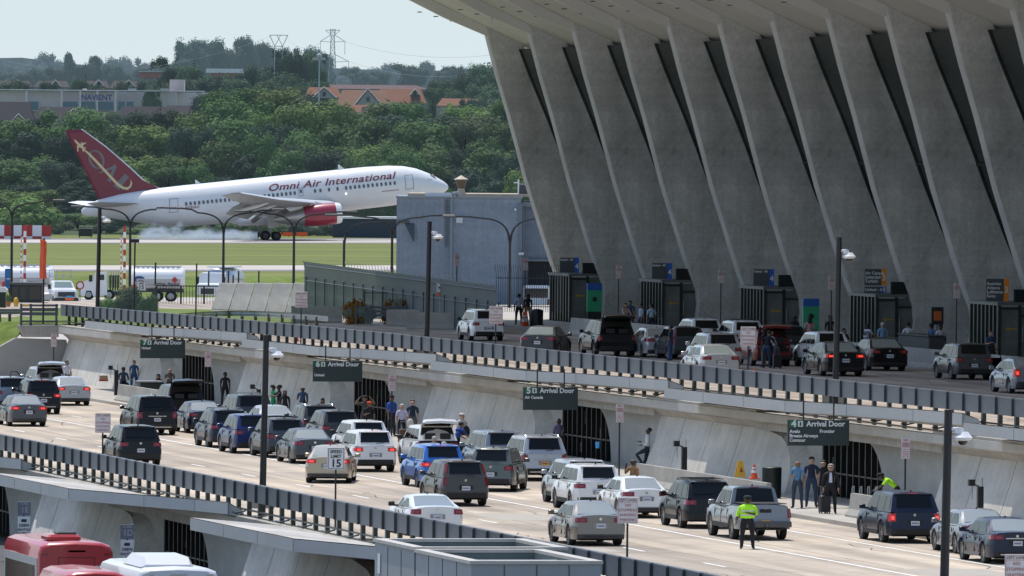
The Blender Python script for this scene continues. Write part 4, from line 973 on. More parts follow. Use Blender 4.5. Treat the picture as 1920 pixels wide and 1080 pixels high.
    out.polygons.foreach_set('use_smooth', [True]*len(out.polygons))
    hairv = (up(.70, y=-.012), A)
    _pm[pose] = (out, hairv, [p.copy() for p in V]); return _pm[pose]
CL = {}
def cloth(c):
    k = 'cloth %s' % str(c); return mat(k, c, .85, var=.12, scale=9)
SKIN = {'l': (.42,.25,.18), 'm': (.22,.12,.075), 'd': (.065,.035,.022)}
HAIR = dict(k=(.012,.010,.009), b=(.06,.035,.02), g=(.42,.40,.37), w=(.65,.63,.60), y=(.50,.36,.18), r=(.16,.06,.03))
SHOE = mat('shoe leather', (.02,.018,.016), .5)
NP = [0]
def person(px, py, z, face, pose, top, leg, label, skin='l', hair='b', h=1.75, hat=None, long=False, loc=None, group=None, bald=False, extra=None, z0=None, shirtfront=None, bpxy=None):
    """face: heading in degrees, 0 = away from the viewer along the road, 180 = toward the viewer, 90 = left"""
    me, (hp, A), V = body_mesh(pose)
    p = loc if loc is not None else gnd(px, py, z)
    t = empty('person', (p.x, p.y, (z0 if z0 is not None else p.z)), R_(face), label, 'person', group)
    s = h/1.75; bk = 1.3 if extra == 'vest' else 1.13; t.scale = (s*bk, s*min(bk,1.2), s)
    sk = mat('skin %s' % skin, SKIN[skin], .55)
    place('body', me, [sk, cloth(top), cloth(leg), SHOE], t)
    m = MB()
    if not bald:
        m.ball(hp + Vector((0,-.012,.025)), (.098,.105,.088), 10, 7)
        if long: m.lathe([(.03,.02),(.095,-.02),(.10,-.12),(.085,-.22),(.04,-.26)], tuple(hp + Vector((0,-.035,.0))), n=10)
        # open the face: keep the cap behind the brow
        o = m.build('hair', mat('hair %s' % hair, HAIR[hair], .7), t, smooth=60); 
        bm = bmesh.new(); bm.from_mesh(o.data)
        kill = [v for v in bm.verts if v.co.y > hp.y + .055 and v.co.z < hp.z + .055 and (not bald)]
        bmesh.ops.delete(bm, geom=kill, context='VERTS'); bm.to_mesh(o.data); bm.free()
    else:
        m.ball(hp + Vector((0,-.03,-.03)), (.094,.085,.05), 10, 6).build('hair', mat('hair %s' % hair, HAIR[hair], .7), t, smooth=60)
    # eyes and mouth
    e = MB(); hc = hp + Vector((0, .03, -.02))
    for sgn in (1,-1): e.ball(hc + Vector((.033*sgn, .082, 0)), (.012,.008,.007), 6, 4)
    e.ball(hc + Vector((0, .082, -.065)), (.022,.008,.005), 6, 4)
    e.build('face_features', mat('eye and mouth', (.03,.015,.012), .6), t)
    if hat:
        q = hp + Vector((0, -.005, .055))
        MB().lathe([(.105,-.02),(.107,.02),(.085,.055),(.02,.07)], tuple(q), n=12).prism([(q.x-.08,q.y+.08),(q.x+.08,q.y+.08),(q.x+.06,q.y+.18),(q.x-.06,q.y+.18)], 'z', q.z-.02, q.z-.008).build('cap', cloth(hat), t, smooth=50)
    if extra == 'vest' or extra == 'vestx':
        m = MB(); rows = []
        for zz, rx, ry in ((1.02,.185,.155),(1.15,.182,.155),(1.28,.188,.16),(1.40,.190,.145),(1.46,.13,.11)):
            rows.append([(rx*math.cos(a_), ry*math.sin(a_), zz) for a_ in [2*math.pi*i/14 for i in range(14)]])
        if A > .3:
            rows = [[Vector((x, math.sin(A)*(zz-.95)+math.cos(A)*y, .95+math.cos(A)*(zz-.95)-math.sin(A)*y)) for x,y,zz in r] for r in rows]
        vm = mat('hi vis fabric', (.42,.85,.03), .7, emit=(.3,.8,.02), es=.12)
        vo = m.loft(rows).build('safety_vest', vm, t, smooth=60)
        m = MB()
        for zz in (1.10, 1.24):
            m.loft([[(.191*math.cos(a_), .162*math.sin(a_), z_) for a_ in [2*math.pi*i/14 for i in range(14)]] for z_ in (zz, zz+.045)])
        if A < .3: m.build('reflective_band', mat('reflective band', (.62,.62,.60), .4), vo)
    if extra == 'jacket':   # open dark suit jacket with pale shirt front
        m = MB().prism([(-.055,1.10),(.055,1.10),(.035,1.45),(-.035,1.45)], 'y', .10, .152); m.build('shirt_front', cloth((.55,.56,.68)), t)
    if extra == 'glasses':
        pass
    if extra in ('jacket',) :
        MB().box(-.06,.06,hc.y+.07,hc.y+.095,hc.z-.012,hc.z+.018).build('sunglasses', BLACK, t)
    NP[0] += 1; return t
def thing(name, loc, rz, label, cat, parts, group=None):
    """parts = [(name, MB, material[, smooth])]"""
    t = empty(name, loc, rz, label, cat, group)
    for p in parts: p[1].build(p[0], p[2], t, smooth=(p[3] if len(p) > 3 else None))
    return t
def suitcase(p, rz, label, col=(.02,.02,.022), s=1.):
    m = MB().bev(-.2*s,.2*s,-.13*s,.13*s,.06,.66*s,.03)
    h = MB()
    for x in (-.12*s,.12*s): h.tube((x,.1*s,.6*s),(x,.1*s,.98*s),.009,n=5)
    h.tube((-.12*s,.1*s,.98*s),(.12*s,.1*s,.98*s),.013,n=5)
    wl_ = MB()
    for x in (-.15*s,.15*s):
        for y in (-.09*s,.09*s): wl_.lathe([(.03,-.015),(.03,.015)], (x,y,.03), 'x', 8)
    return thing('suitcase', p, rz, label, 'suitcase', [('shell', m, mat('suitcase %s' % str(col), col, .5)), ('handle', h, GALV), ('wheel', wl_, TYRE)])
# ------------------------------------------------------------------ trees
LEAF = {}
def leafmat(name, col, haze=(0,0,0), hz=0., tr=.25):
    if name in MATS: return MATS[name]
    m, nt, b = newmat(name); N = nt.nodes; L = nt.links
    oi = N.new('ShaderNodeObjectInfo'); geo = N.new('ShaderNodeNewGeometry')
    hsv = N.new('ShaderNodeHueSaturation'); hsv.inputs['Color'].default_value = (*col, 1)
    mr = N.new('ShaderNodeMapRange'); mr.inputs[3].default_value = .72; mr.inputs[4].default_value = 1.35; L.new(oi.outputs['Random'], mr.inputs[0])
    n = N.new('ShaderNodeTexNoise'); n.inputs['Scale'].default_value = .35; n.inputs['Detail'].default_value = 3; tc = N.new('ShaderNodeTexCoord'); L.new(tc.outputs['Object'], n.inputs['Vector'])
    mr2 = N.new('ShaderNodeMapRange'); mr2.inputs[1].default_value = .3; mr2.inputs[2].default_value = .7; mr2.inputs[3].default_value = .65; mr2.inputs[4].default_value = 1.35; L.new(n.outputs['Fac'], mr2.inputs[0])
    mu = N.new('ShaderNodeMath'); mu.operation = 'MULTIPLY'; L.new(mr.outputs[0], mu.inputs[0]); L.new(mr2.outputs[0], mu.inputs[1]); L.new(mu.outputs[0], hsv.inputs['Value'])
    mr3 = N.new('ShaderNodeMapRange'); mr3.inputs[3].default_value = .485; mr3.inputs[4].default_value = .515; L.new(oi.outputs['Random'], mr3.inputs[0]); L.new(mr3.outputs[0], hsv.inputs['Hue'])
    L.new(hsv.outputs[0], b.inputs['Base Color']); b.inputs['Roughness'].default_value = .75; b.inputs['Specular IOR Level'].default_value = .15
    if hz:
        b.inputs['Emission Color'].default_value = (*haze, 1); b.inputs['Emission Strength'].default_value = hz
    tl = N.new('ShaderNodeBsdfTranslucent'); L.new(hsv.outputs[0], tl.inputs[0]); mx = N.new('ShaderNodeMixShader'); mx.inputs[0].default_value = tr
    out = N['Material Output']; L.new(b.outputs[0], mx.inputs[1]); L.new(tl.outputs[0], mx.inputs[2]); L.new(mx.outputs[0], out.inputs[0])
    MATS[name] = m; return m
BARK = mat('bark', (.08,.065,.05), .9, var=.3, scale=1.)
def crown_mesh(seed, kind='round', leaf=.55, n=2600):
    rnd = random.Random(seed); lobes = []
    if kind == 'round':
        for i in range(22):
            a = rnd.uniform(0, 6.283); h = rnd.uniform(.30, .92); rr = .42*math.sin(min(1,(h-.18)/.55)*1.45)*(1.0 if h < .75 else 1-(h-.75)*1.6)
            k = rnd.uniform(.35, 1.0); lobes.append((Vector((math.cos(a)*rr*k, math.sin(a)*rr*k, h)), rnd.uniform(.09,.21)))
        lobes.append((Vector((0,0,.88)), .13))
    elif kind == 'pine':
        for i in range(34):
            h = rnd.uniform(.22,.97); rr = .30*(1-h)**.6+.03; a = rnd.uniform(0,6.283); k = rnd.uniform(.4,1)
            lobes.append((Vector((math.cos(a)*rr*k, math.sin(a)*rr*k, h)), rnd.uniform(.055,.12)))
    elif kind == 'spread':
        for i in range(20):
            a = rnd.uniform(0, 6.283); h = rnd.uniform(.48, .90); rr = .5*math.sqrt(rnd.uniform(.05,1)); lobes.append((Vector((math.cos(a)*rr, math.sin(a)*rr, h-.25*rr)), rnd.uniform(.09,.16)))
    else:    # bush
        for i in range(14):
            a = rnd.uniform(0, 6.283); rr = .42*math.sqrt(rnd.uniform(0,1)); lobes.append((Vector((math.cos(a)*rr, math.sin(a)*rr, rnd.uniform(.2,.75)*(1-rr*.6))), rnd.uniform(.16,.26)))
    m = MB(); tot = sum(r*r for _, r in lobes)
    for c, r in lobes:
        # dark inner core
        m.ball(c, (r*.72, r*.72, r*.66), 7, 5)
        for i in range(int(n*r*r/tot)):
            d = Vector((rnd.gauss(0,1), rnd.gauss(0,1), rnd.gauss(0,1)))
            d.normalize(); p = c + d*r*rnd.uniform(.72,1.10)*(1+.12*math.sin(7*d.x+5*d.z+seed))
            s = leaf*rnd.uniform(.5,1.15)/25.
            nn = (d*1.1 + Vector((rnd.uniform(-.45,.45), rnd.uniform(-.45,.45), rnd.uniform(-.1,.55)))).normalized()
            u = nn.orthogonal().normalized(); u.rotate(Matrix.Rotation(rnd.uniform(0,6.28),3,nn)); v_ = nn.cross(u)
            m.add([p-u*s-v_*s*.6, p+u*s*.9-v_*s*.8, p+u*s+v_*s*.7, p-u*s*.7+v_*s], [(0,1,2,3)])
    return m.mesh('crown')
def trunk_mesh(seed, kind):
    rnd = random.Random(seed+99); m = MB()
    m.path([(0,0,0),(.006,.004,.25),(-.006,.006,.55),(0,0,.85)], [.018,.014,.010,.004], 6)
    for i in range(7 if kind != 'bush' else 3):
        a = rnd.uniform(0,6.28); h = rnd.uniform(.25,.6); m.path([(0,0,h),(math.cos(a)*.12,math.sin(a)*.12,h+.10),(math.cos(a)*.26,math.sin(a)*.26,h+.24)], [.007,.005,.002], 4)
    return m.mesh('trunk')
TRP = {}
for kd, cnt in (('round',6),('pine',3),('spread',2),('bush',3)):
    for i in range(cnt): TRP[(kd,i)] = (crown_mesh(11*i+hash(kd[0])%1+ord(kd[0]), kd, n=(5200 if kd != 'bush' else 2200), leaf=(.46 if kd != 'bush' else .95)), trunk_mesh(i, kd))
HZ = (.30,.42,.52)  # distance haze is put into the materials as this bluish glow
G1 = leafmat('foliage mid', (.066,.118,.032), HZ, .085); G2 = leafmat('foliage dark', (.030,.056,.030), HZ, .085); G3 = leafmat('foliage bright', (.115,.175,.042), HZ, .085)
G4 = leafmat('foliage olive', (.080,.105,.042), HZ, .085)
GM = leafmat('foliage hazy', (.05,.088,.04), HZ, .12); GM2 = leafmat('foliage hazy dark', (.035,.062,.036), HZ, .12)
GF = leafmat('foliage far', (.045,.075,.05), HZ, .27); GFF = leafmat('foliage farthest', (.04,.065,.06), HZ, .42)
def tree(px, top, Y, wpx, m, label, kd='round', base=None, group='trees of the wood beyond the runway', name=None, v=None, cat='tree'):
    """crown top at pixel row `top`, at distance Y, crown width wpx (photo pixels)"""
    s = FPX/Y; T_ = far(px, top, Y); zb = base if base is not None else ground_z(Y)
    h = T_.z - zb
    if h < 1: return
    sx = wpx/s/ (.92 if kd == 'round' else (.62 if kd == 'pine' else 1.1))
    k = v if v is not None else random.randrange(99)
    variants = [q for q in TRP if q[0] == kd]; q = variants[k % len(variants)]
    t = empty(name or {'round':'broadleaf_tree','pine':'pine_tree','spread':'broadleaf_tree','bush':'bush'}[kd], (T_.x, T_.y, zb), random.uniform(0,6.28), label, cat, group)
    t.scale = (sx, sx, h/(1.0 if kd != 'bush' else .9))
    place('crown', TRP[q][0], m, t); place('trunk', TRP[q][1], BARK, t)
    return t
PROFZ = [(600,-.4),(890,-.4),(960,AZ-.02),(1330,AZ),(1420,2),(1600,5),(1850,9),(2100,12),(2500,17),(3000,22),(3800,31),(4300,36),(5200,40),(9000,30),(26000,20)]
def ground_z(Y):
    for (a,b),(c,d) in zip(PROFZ, PROFZ[1:]):
        if Y <= c: return b + (d-b)*(Y-a)/(c-a)
    return 20
G_WOOD = 'trees of the wood beyond the runway'
rt = random.Random(5)
def skyline(x, tab):
    for (a,b),(c,d) in zip(tab, tab[1:]):
        if x <= c: return b + (d-b)*(x-a)/(c-a)
    return tab[-1][1]
# front wood, several rows. rows: (distance, x-step, crown width, skyline table)
LBL_W = ['dense broadleaf tree in the wood beyond the runway', 'dark pine in the wood beyond the runway', 'bright green broadleaf tree in the wood beyond the runway']
def woodtree(x, top, Y, w, kind, mm):
    l = {id(G1): LBL_W[0], id(G2): LBL_W[1], id(G3): LBL_W[2], id(G4): 'olive green broadleaf tree in the wood beyond the runway'}.get(id(mm), LBL_W[0])
    if kind == 'pine': l = LBL_W[1]
    tree(x, top, Y, w, mm, l, kind)
rows = [
 (1800, 62, 118, [(-40,222),(90,232),(200,220),(300,232),(370,200),(440,170),(530,168),(600,178),(680,205),(760,198),(860,205),(1000,180)]),
 (1680, 60, 120, [(-40,235),(40,238),(120,222),(190,212),(280,222),(360,215),(430,190),(470,196),(580,198),(640,192),(700,222),(780,210),(860,225),(1010,225)]),
 (1570, 58, 120, [(-40,262),(120,270),(220,250),(330,240),(420,238),(500,225),(600,228),(700,245),(800,236),(900,240),(1010,240)]),
 (1480, 56, 116, [(-40,300),(120,300),(240,280),(330,268),(420,285),(500,262),(600,262),(700,270),(760,256),(840,272),(930,262),(1010,262)]),
 (1410, 52, 106, [(-40,345),(60,360),(160,350),(300,330),(420,310),(560,300),(680,300),(800,290),(900,305),(1010,290)]),
 (1365, 48, 88, [(-40,390),(100,398),(250,385),(420,360),(560,345),(700,345),(820,330),(920,345),(1010,335)]),
]
for Y, st, wd, tab in rows:
    x = -45 + rt.uniform(0, 20)
    while x < 1015:
        top = skyline(x, tab) + rt.uniform(-17, 22)
        dark = (x < 330 and Y > 1400 and rt.random() < .55) or (380 < x < 470 and Y < 1600 and rt.random() < .5) or (820 < x and Y < 1500 and rt.random() < .5)
        u = rt.random()
        if dark: woodtree(x, top, Y+rt.uniform(-20,20), wd*rt.uniform(.75,1.0), 'pine' if rt.random() < .45 else 'round', G2)
        else: woodtree(x, top, Y+rt.uniform(-20,20), wd*rt.uniform(.75,1.45), 'round' if u < .9 else 'spread', G1 if u < .55 else (G3 if u < .72 else (G4 if u < .82 else G2)))
        x += st*rt.uniform(.75, 1.25)
# the shrubs at the wood's foot
for x in range(-20, 1000, 46):
    tree(x + rt.uniform(-12,12), 418 + rt.uniform(-10,10) + (0 if x < 200 else 0), 1335 + rt.uniform(0,10), 60*rt.uniform(.8,1.2), [G1,G3,G2,G4][rt.randrange(4)], 'low shrub at the foot of the wood beyond the runway', 'bush', AZ, 'low shrubs at the foot of the wood')
tree(45, 362, 1320, 135, G3, 'large bright green round bush behind the red and white checkered barrier', 'bush', AZ, 'low shrubs at the foot of the wood')
# middle distance trees (behind the houses)
MID = [(330,128,2700,70),(372,126,2650,80),(425,138,2600,70),(470,122,2750,80),(520,140,2600,80),(555,158,2450,60),(500,165,2400,60),(440,172,2350,60),(590,150,2650,60),(545,98,3100,70),(590,100,3200,60),(40,166,2500,60),(105,170,2450,60),(160,150,2600,50),(600,172,2350,60),(300,145,2700,60),(215,212,2150,70),(350,150,2550,90),(400,150,2500,90),(460,150,2500,90),(510,150,2500,90),(395,172,2250,80),(455,176,2200,90),(28,150,2690,70),(92,154,2690,50),(150,158,2690,60),(225,152,2690,50),(265,150,2650,70),(285,165,2300,50),(175,158,2690,50)]
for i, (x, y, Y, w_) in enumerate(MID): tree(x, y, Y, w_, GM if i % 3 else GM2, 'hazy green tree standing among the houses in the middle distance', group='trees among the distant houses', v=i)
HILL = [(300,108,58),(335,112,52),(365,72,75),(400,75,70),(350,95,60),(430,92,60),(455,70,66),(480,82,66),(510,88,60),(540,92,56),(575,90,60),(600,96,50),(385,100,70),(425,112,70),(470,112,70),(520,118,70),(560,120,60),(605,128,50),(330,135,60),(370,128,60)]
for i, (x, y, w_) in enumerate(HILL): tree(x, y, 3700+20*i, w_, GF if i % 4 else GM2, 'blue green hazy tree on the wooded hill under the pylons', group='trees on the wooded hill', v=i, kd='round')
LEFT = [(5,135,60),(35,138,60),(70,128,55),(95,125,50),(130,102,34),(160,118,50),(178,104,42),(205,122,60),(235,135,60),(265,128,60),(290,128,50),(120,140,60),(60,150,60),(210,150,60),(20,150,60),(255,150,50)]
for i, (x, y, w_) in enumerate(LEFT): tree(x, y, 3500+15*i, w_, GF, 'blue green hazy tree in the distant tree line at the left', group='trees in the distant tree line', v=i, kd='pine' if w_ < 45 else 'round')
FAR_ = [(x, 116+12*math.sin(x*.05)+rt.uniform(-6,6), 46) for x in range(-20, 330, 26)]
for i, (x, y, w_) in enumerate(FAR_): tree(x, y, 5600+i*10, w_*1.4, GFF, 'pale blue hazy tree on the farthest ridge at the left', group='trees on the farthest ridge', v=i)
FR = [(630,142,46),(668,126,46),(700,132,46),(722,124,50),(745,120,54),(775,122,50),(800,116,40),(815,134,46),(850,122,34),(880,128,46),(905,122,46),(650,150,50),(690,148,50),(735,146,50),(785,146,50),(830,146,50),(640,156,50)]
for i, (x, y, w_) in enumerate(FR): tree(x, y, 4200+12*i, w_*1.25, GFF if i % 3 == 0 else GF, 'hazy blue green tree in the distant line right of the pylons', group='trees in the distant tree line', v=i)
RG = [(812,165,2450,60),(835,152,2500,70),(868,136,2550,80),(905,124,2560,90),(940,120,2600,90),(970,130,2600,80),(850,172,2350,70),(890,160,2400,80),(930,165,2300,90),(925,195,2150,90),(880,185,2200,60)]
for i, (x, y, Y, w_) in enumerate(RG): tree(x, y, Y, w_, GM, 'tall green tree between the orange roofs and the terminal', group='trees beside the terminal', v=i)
# filler ridge so that nothing shows below the far trees
def ridge(name, Y, pts, m):
    a = [tuple(far(x, y, Y)) for x, y in pts]; b = [(p[0], p[1], p[2]-40) for p in a]
    o = MB().loft([a, b], close=False).build(name, m); o['kind'] = 'structure'
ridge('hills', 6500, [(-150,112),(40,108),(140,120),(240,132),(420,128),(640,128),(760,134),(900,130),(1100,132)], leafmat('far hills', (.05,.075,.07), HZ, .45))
# ------------------------------------------------------------------ distant buildings
def fbox(t, name, px0, px1, y0, y1, Y, dep, m):
    a = far(px0, y0, Y); b = far(px1, y1, Y); dx = r0*( (px1-px0)/FPX*Y ); back = Vector((fw.x, fw.y, 0)).normalized()*dep
    p = [Vector((a.x, a.y, b.z)), Vector((a.x, a.y, b.z)) + dx, Vector((a.x,a.y,b.z)) + dx + back, Vector((a.x,a.y,b.z)) + back]
    q = [v_ + Vector((0,0,a.z-b.z)) for v_ in p]; L = t.location
    return MB().hexa([tuple(v_-L) for v_ in p], [tuple(v_-L) for v_ in q]).build(name, m, t)
def fthing(name, px, py, Y, label, cat, group=None):
    p = far(px, py, Y); return empty(name, (p.x, p.y, p.z), 0, label, cat, group)
HW = lambda n, c: mat('hazy ' + n, c, .9, emit=HZ, es=.09, spec=.03, var=.08, scale=.4)  # air haze imitated by a faint emission in the surface
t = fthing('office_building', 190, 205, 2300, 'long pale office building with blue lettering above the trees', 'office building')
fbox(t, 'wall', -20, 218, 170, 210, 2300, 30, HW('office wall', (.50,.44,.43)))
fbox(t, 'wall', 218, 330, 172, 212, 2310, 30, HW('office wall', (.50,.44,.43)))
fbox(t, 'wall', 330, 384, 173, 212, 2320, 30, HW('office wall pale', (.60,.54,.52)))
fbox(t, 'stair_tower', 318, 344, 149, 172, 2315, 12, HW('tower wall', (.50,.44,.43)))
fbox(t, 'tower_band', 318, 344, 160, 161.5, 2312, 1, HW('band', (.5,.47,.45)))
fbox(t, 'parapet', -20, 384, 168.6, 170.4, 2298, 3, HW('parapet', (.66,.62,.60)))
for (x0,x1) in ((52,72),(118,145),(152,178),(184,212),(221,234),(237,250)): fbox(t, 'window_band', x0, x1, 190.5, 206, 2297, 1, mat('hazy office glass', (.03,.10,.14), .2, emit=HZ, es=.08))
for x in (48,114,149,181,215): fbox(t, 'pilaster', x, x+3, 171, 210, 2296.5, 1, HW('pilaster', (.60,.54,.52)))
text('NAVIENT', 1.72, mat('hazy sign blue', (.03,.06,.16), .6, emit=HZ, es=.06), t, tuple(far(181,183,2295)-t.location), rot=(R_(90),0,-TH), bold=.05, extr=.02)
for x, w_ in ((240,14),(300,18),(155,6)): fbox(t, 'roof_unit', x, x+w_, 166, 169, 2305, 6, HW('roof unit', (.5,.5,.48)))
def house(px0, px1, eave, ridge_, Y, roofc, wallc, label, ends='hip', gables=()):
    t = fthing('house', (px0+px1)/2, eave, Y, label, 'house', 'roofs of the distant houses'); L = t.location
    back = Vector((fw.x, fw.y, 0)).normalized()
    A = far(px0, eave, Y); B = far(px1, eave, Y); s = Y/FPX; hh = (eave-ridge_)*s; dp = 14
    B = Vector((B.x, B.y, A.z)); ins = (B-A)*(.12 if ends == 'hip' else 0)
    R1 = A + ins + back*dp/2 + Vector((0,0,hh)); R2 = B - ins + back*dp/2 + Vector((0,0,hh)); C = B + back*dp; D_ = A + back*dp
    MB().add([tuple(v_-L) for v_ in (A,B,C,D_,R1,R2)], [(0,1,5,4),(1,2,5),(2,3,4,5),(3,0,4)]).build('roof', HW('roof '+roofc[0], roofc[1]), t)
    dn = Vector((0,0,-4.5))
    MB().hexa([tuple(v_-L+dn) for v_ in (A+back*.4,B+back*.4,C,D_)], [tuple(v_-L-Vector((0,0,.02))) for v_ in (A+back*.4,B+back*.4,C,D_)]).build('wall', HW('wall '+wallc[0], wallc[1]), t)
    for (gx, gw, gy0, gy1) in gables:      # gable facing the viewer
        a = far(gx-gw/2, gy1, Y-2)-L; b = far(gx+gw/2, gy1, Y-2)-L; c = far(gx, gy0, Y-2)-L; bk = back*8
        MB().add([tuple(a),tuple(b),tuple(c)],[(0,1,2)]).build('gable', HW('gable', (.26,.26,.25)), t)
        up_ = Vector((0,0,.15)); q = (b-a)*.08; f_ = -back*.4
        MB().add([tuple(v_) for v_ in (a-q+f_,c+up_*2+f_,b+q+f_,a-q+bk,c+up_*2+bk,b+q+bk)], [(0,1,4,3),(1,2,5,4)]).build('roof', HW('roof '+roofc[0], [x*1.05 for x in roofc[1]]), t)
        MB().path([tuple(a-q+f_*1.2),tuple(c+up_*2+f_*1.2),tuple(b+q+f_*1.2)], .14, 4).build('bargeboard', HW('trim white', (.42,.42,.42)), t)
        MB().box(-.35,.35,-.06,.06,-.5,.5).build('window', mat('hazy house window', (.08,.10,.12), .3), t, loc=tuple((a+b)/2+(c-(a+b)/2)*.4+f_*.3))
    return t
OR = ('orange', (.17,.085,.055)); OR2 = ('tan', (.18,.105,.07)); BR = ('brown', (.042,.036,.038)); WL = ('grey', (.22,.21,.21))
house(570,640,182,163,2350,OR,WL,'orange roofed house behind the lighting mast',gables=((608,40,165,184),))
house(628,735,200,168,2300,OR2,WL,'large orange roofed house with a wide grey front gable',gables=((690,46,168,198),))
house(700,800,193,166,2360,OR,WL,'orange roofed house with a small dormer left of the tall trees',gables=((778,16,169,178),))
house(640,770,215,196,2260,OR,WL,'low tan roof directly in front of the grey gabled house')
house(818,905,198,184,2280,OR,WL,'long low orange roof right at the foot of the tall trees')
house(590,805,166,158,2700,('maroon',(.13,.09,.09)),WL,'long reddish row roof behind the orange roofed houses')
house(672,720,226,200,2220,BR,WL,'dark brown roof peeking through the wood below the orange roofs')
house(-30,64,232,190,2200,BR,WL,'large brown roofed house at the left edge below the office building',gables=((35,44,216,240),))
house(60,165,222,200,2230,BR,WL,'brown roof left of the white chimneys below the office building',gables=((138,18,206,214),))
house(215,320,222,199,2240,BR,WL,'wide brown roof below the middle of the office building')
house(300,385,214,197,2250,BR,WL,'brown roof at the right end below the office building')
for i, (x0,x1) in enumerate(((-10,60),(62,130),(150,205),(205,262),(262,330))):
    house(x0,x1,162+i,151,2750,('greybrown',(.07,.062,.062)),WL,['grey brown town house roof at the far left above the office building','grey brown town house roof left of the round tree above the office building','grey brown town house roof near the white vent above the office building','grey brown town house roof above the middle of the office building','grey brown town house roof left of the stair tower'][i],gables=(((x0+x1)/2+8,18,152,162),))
t = fthing('warehouse', 430, 145, 3000, 'flat roofed white and red building on the hill side', 'warehouse')
fbox(t,'wall',386,455,128.5,137,3000,30,HW('white wall',(.62,.62,.62))); fbox(t,'wall_base',396,455,137,146,3001,30,HW('red wall',(.30,.13,.12)))
t = fthing('warehouse', 300, 143, 3100, 'low flat building with a reddish wall left of the hill trees', 'warehouse')
fbox(t,'wall',262,318,135,146,3100,30,HW('red wall',(.30,.13,.12))); fbox(t,'roof',260,320,133,135.5,3099,31,HW('roof grey',(.4,.4,.42)))
# pylons
PYL = mat('hazy pylon steel', (.16,.18,.19), .6, emit=HZ, es=.25)  # steel with haze added as a glow
def pylon(px, top, base, Y, w, label, kind):
    t = fthing('electricity_pylon', px, base, Y, label, 'pylon'); s = Y/FPX; H_ = (base-top)*s; W_ = w*s; m = MB(); r = .16
    X = lambda u, z: (u*math.cos(TH), -u*math.sin(TH), z)
    if kind == 0:
        lv = [0,.14,.27,.39,.5,.6,.7,.79,.88,.95,1]; hw = lambda k: W_*(.14*(1-k)**1.3+.055) if k < .93 else W_*.10
        for a, b in zip(lv, lv[1:]):
            for sg in (1,-1):
                m.tube(X(sg*hw(a),a*H_), X(sg*hw(b),b*H_), r, n=4); m.tube(X(sg*hw(a),a*H_), X(-sg*hw(b),b*H_), r*.6, n=4)
            m.tube(X(-hw(b),b*H_), X(hw(b),b*H_), r*.6, n=4)
        for k, ww in ((.80,.50),(.47,.66)):
            for sg in (1,-1):
                m.tube(X(sg*hw(k),k*H_+2.2), X(sg*W_*ww,k*H_), r*.8, n=4); m.tube(X(sg*hw(k),k*H_-.2), X(sg*W_*ww,k*H_), r*.7, n=4); m.tube(X(sg*W_*ww,k*H_), X(sg*W_*ww,k*H_-4.4), r*.6, n=4)
        m.tube(X(-W_*.30,H_*.985), X(W_*.30,H_*.985), r*.8, n=4)
        for sg in (1,-1): m.tube(X(sg*W_*.30,H_*.985), X(sg*hw(.9),.9*H_), r*.6, n=4)
    else:
        for sg in (1,-1):
            m.tube(X(sg*W_*.22,0), X(sg*W_*.22,H_*.72), r*1.1, n=4); m.tube(X(sg*W_*.22,H_*.72), X(sg*W_*.5,H_), r, n=4); m.tube(X(sg*W_*.22,H_*.72), X(-sg*W_*.1,H_), r*.8, n=4)
            m.tube(X(sg*W_*.22,H_*.5), X(-sg*W_*.22,H_*.72), r*.6, n=4)
        m.tube(X(-W_*.5,H_), X(W_*.5,H_), r, n=4); m.tube(X(-W_*.22,H_*.72), X(W_*.22,H_*.72), r, n=4)
    m.build('lattice', PYL, t); return t
p1 = pylon(623, 55, 168, 3300, 46, 'tall lattice electricity pylon with two cross arms', 0)
p2 = pylon(522, 66, 140, 3500, 34, 'smaller two legged electricity pylon on the wooded hill', 1)
for i, (xa,ya,xb,yb,Ya,Yb,sg) in enumerate(((646,78,1000,90,3300,3000,4),(600,80,535,67,3300,3500,3),(510,67,-60,95,3500,3900,10),(646,112,950,128,3300,3100,4),(598,112,-60,140,3300,3900,10))):
    a = far(xa,ya,Ya); b = far(xb,yb,Yb); pts = [a.lerp(b,k/14) - Vector((0,0,sg*4*(k/14)*(1-k/14))) for k in range(15)]
    L = pts[0].copy(); o = MB().path([tuple(q-L) for q in pts], .035, 4).build('power_line', PYL, loc=L)
    tag(o, ['overhead power line running right from the top arm of the tall pylon','overhead power line between the two pylons','overhead power line running left from the smaller pylon','overhead power line running right from the lower arm of the tall pylon','overhead power line running left from the lower arm of the tall pylon'][i], 'power line')
# lighting mast
t = fthing('lighting_mast', 598, 200, 2100, 'slim high lighting mast in front of the tall pylon', 'lighting mast'); s = 2100/FPX
m = MB().tube((0,0,-6),(0,0,90*s),.22,.12,n=6); m.build('pole', PYL, t)
m = MB()
for x in (-1.1,-.5,.3,1.0): m.box(x-.28,x+.28,-.2,.2,88*s,88*s+.5)
m.box(-1.5,1.5,-.1,.1,87*s,87*s+.25); m.ball((0,0,90*s+.6),.6,8,5); m.build('lamp_cluster', HW('mast lamp',(.4,.4,.4)), t)
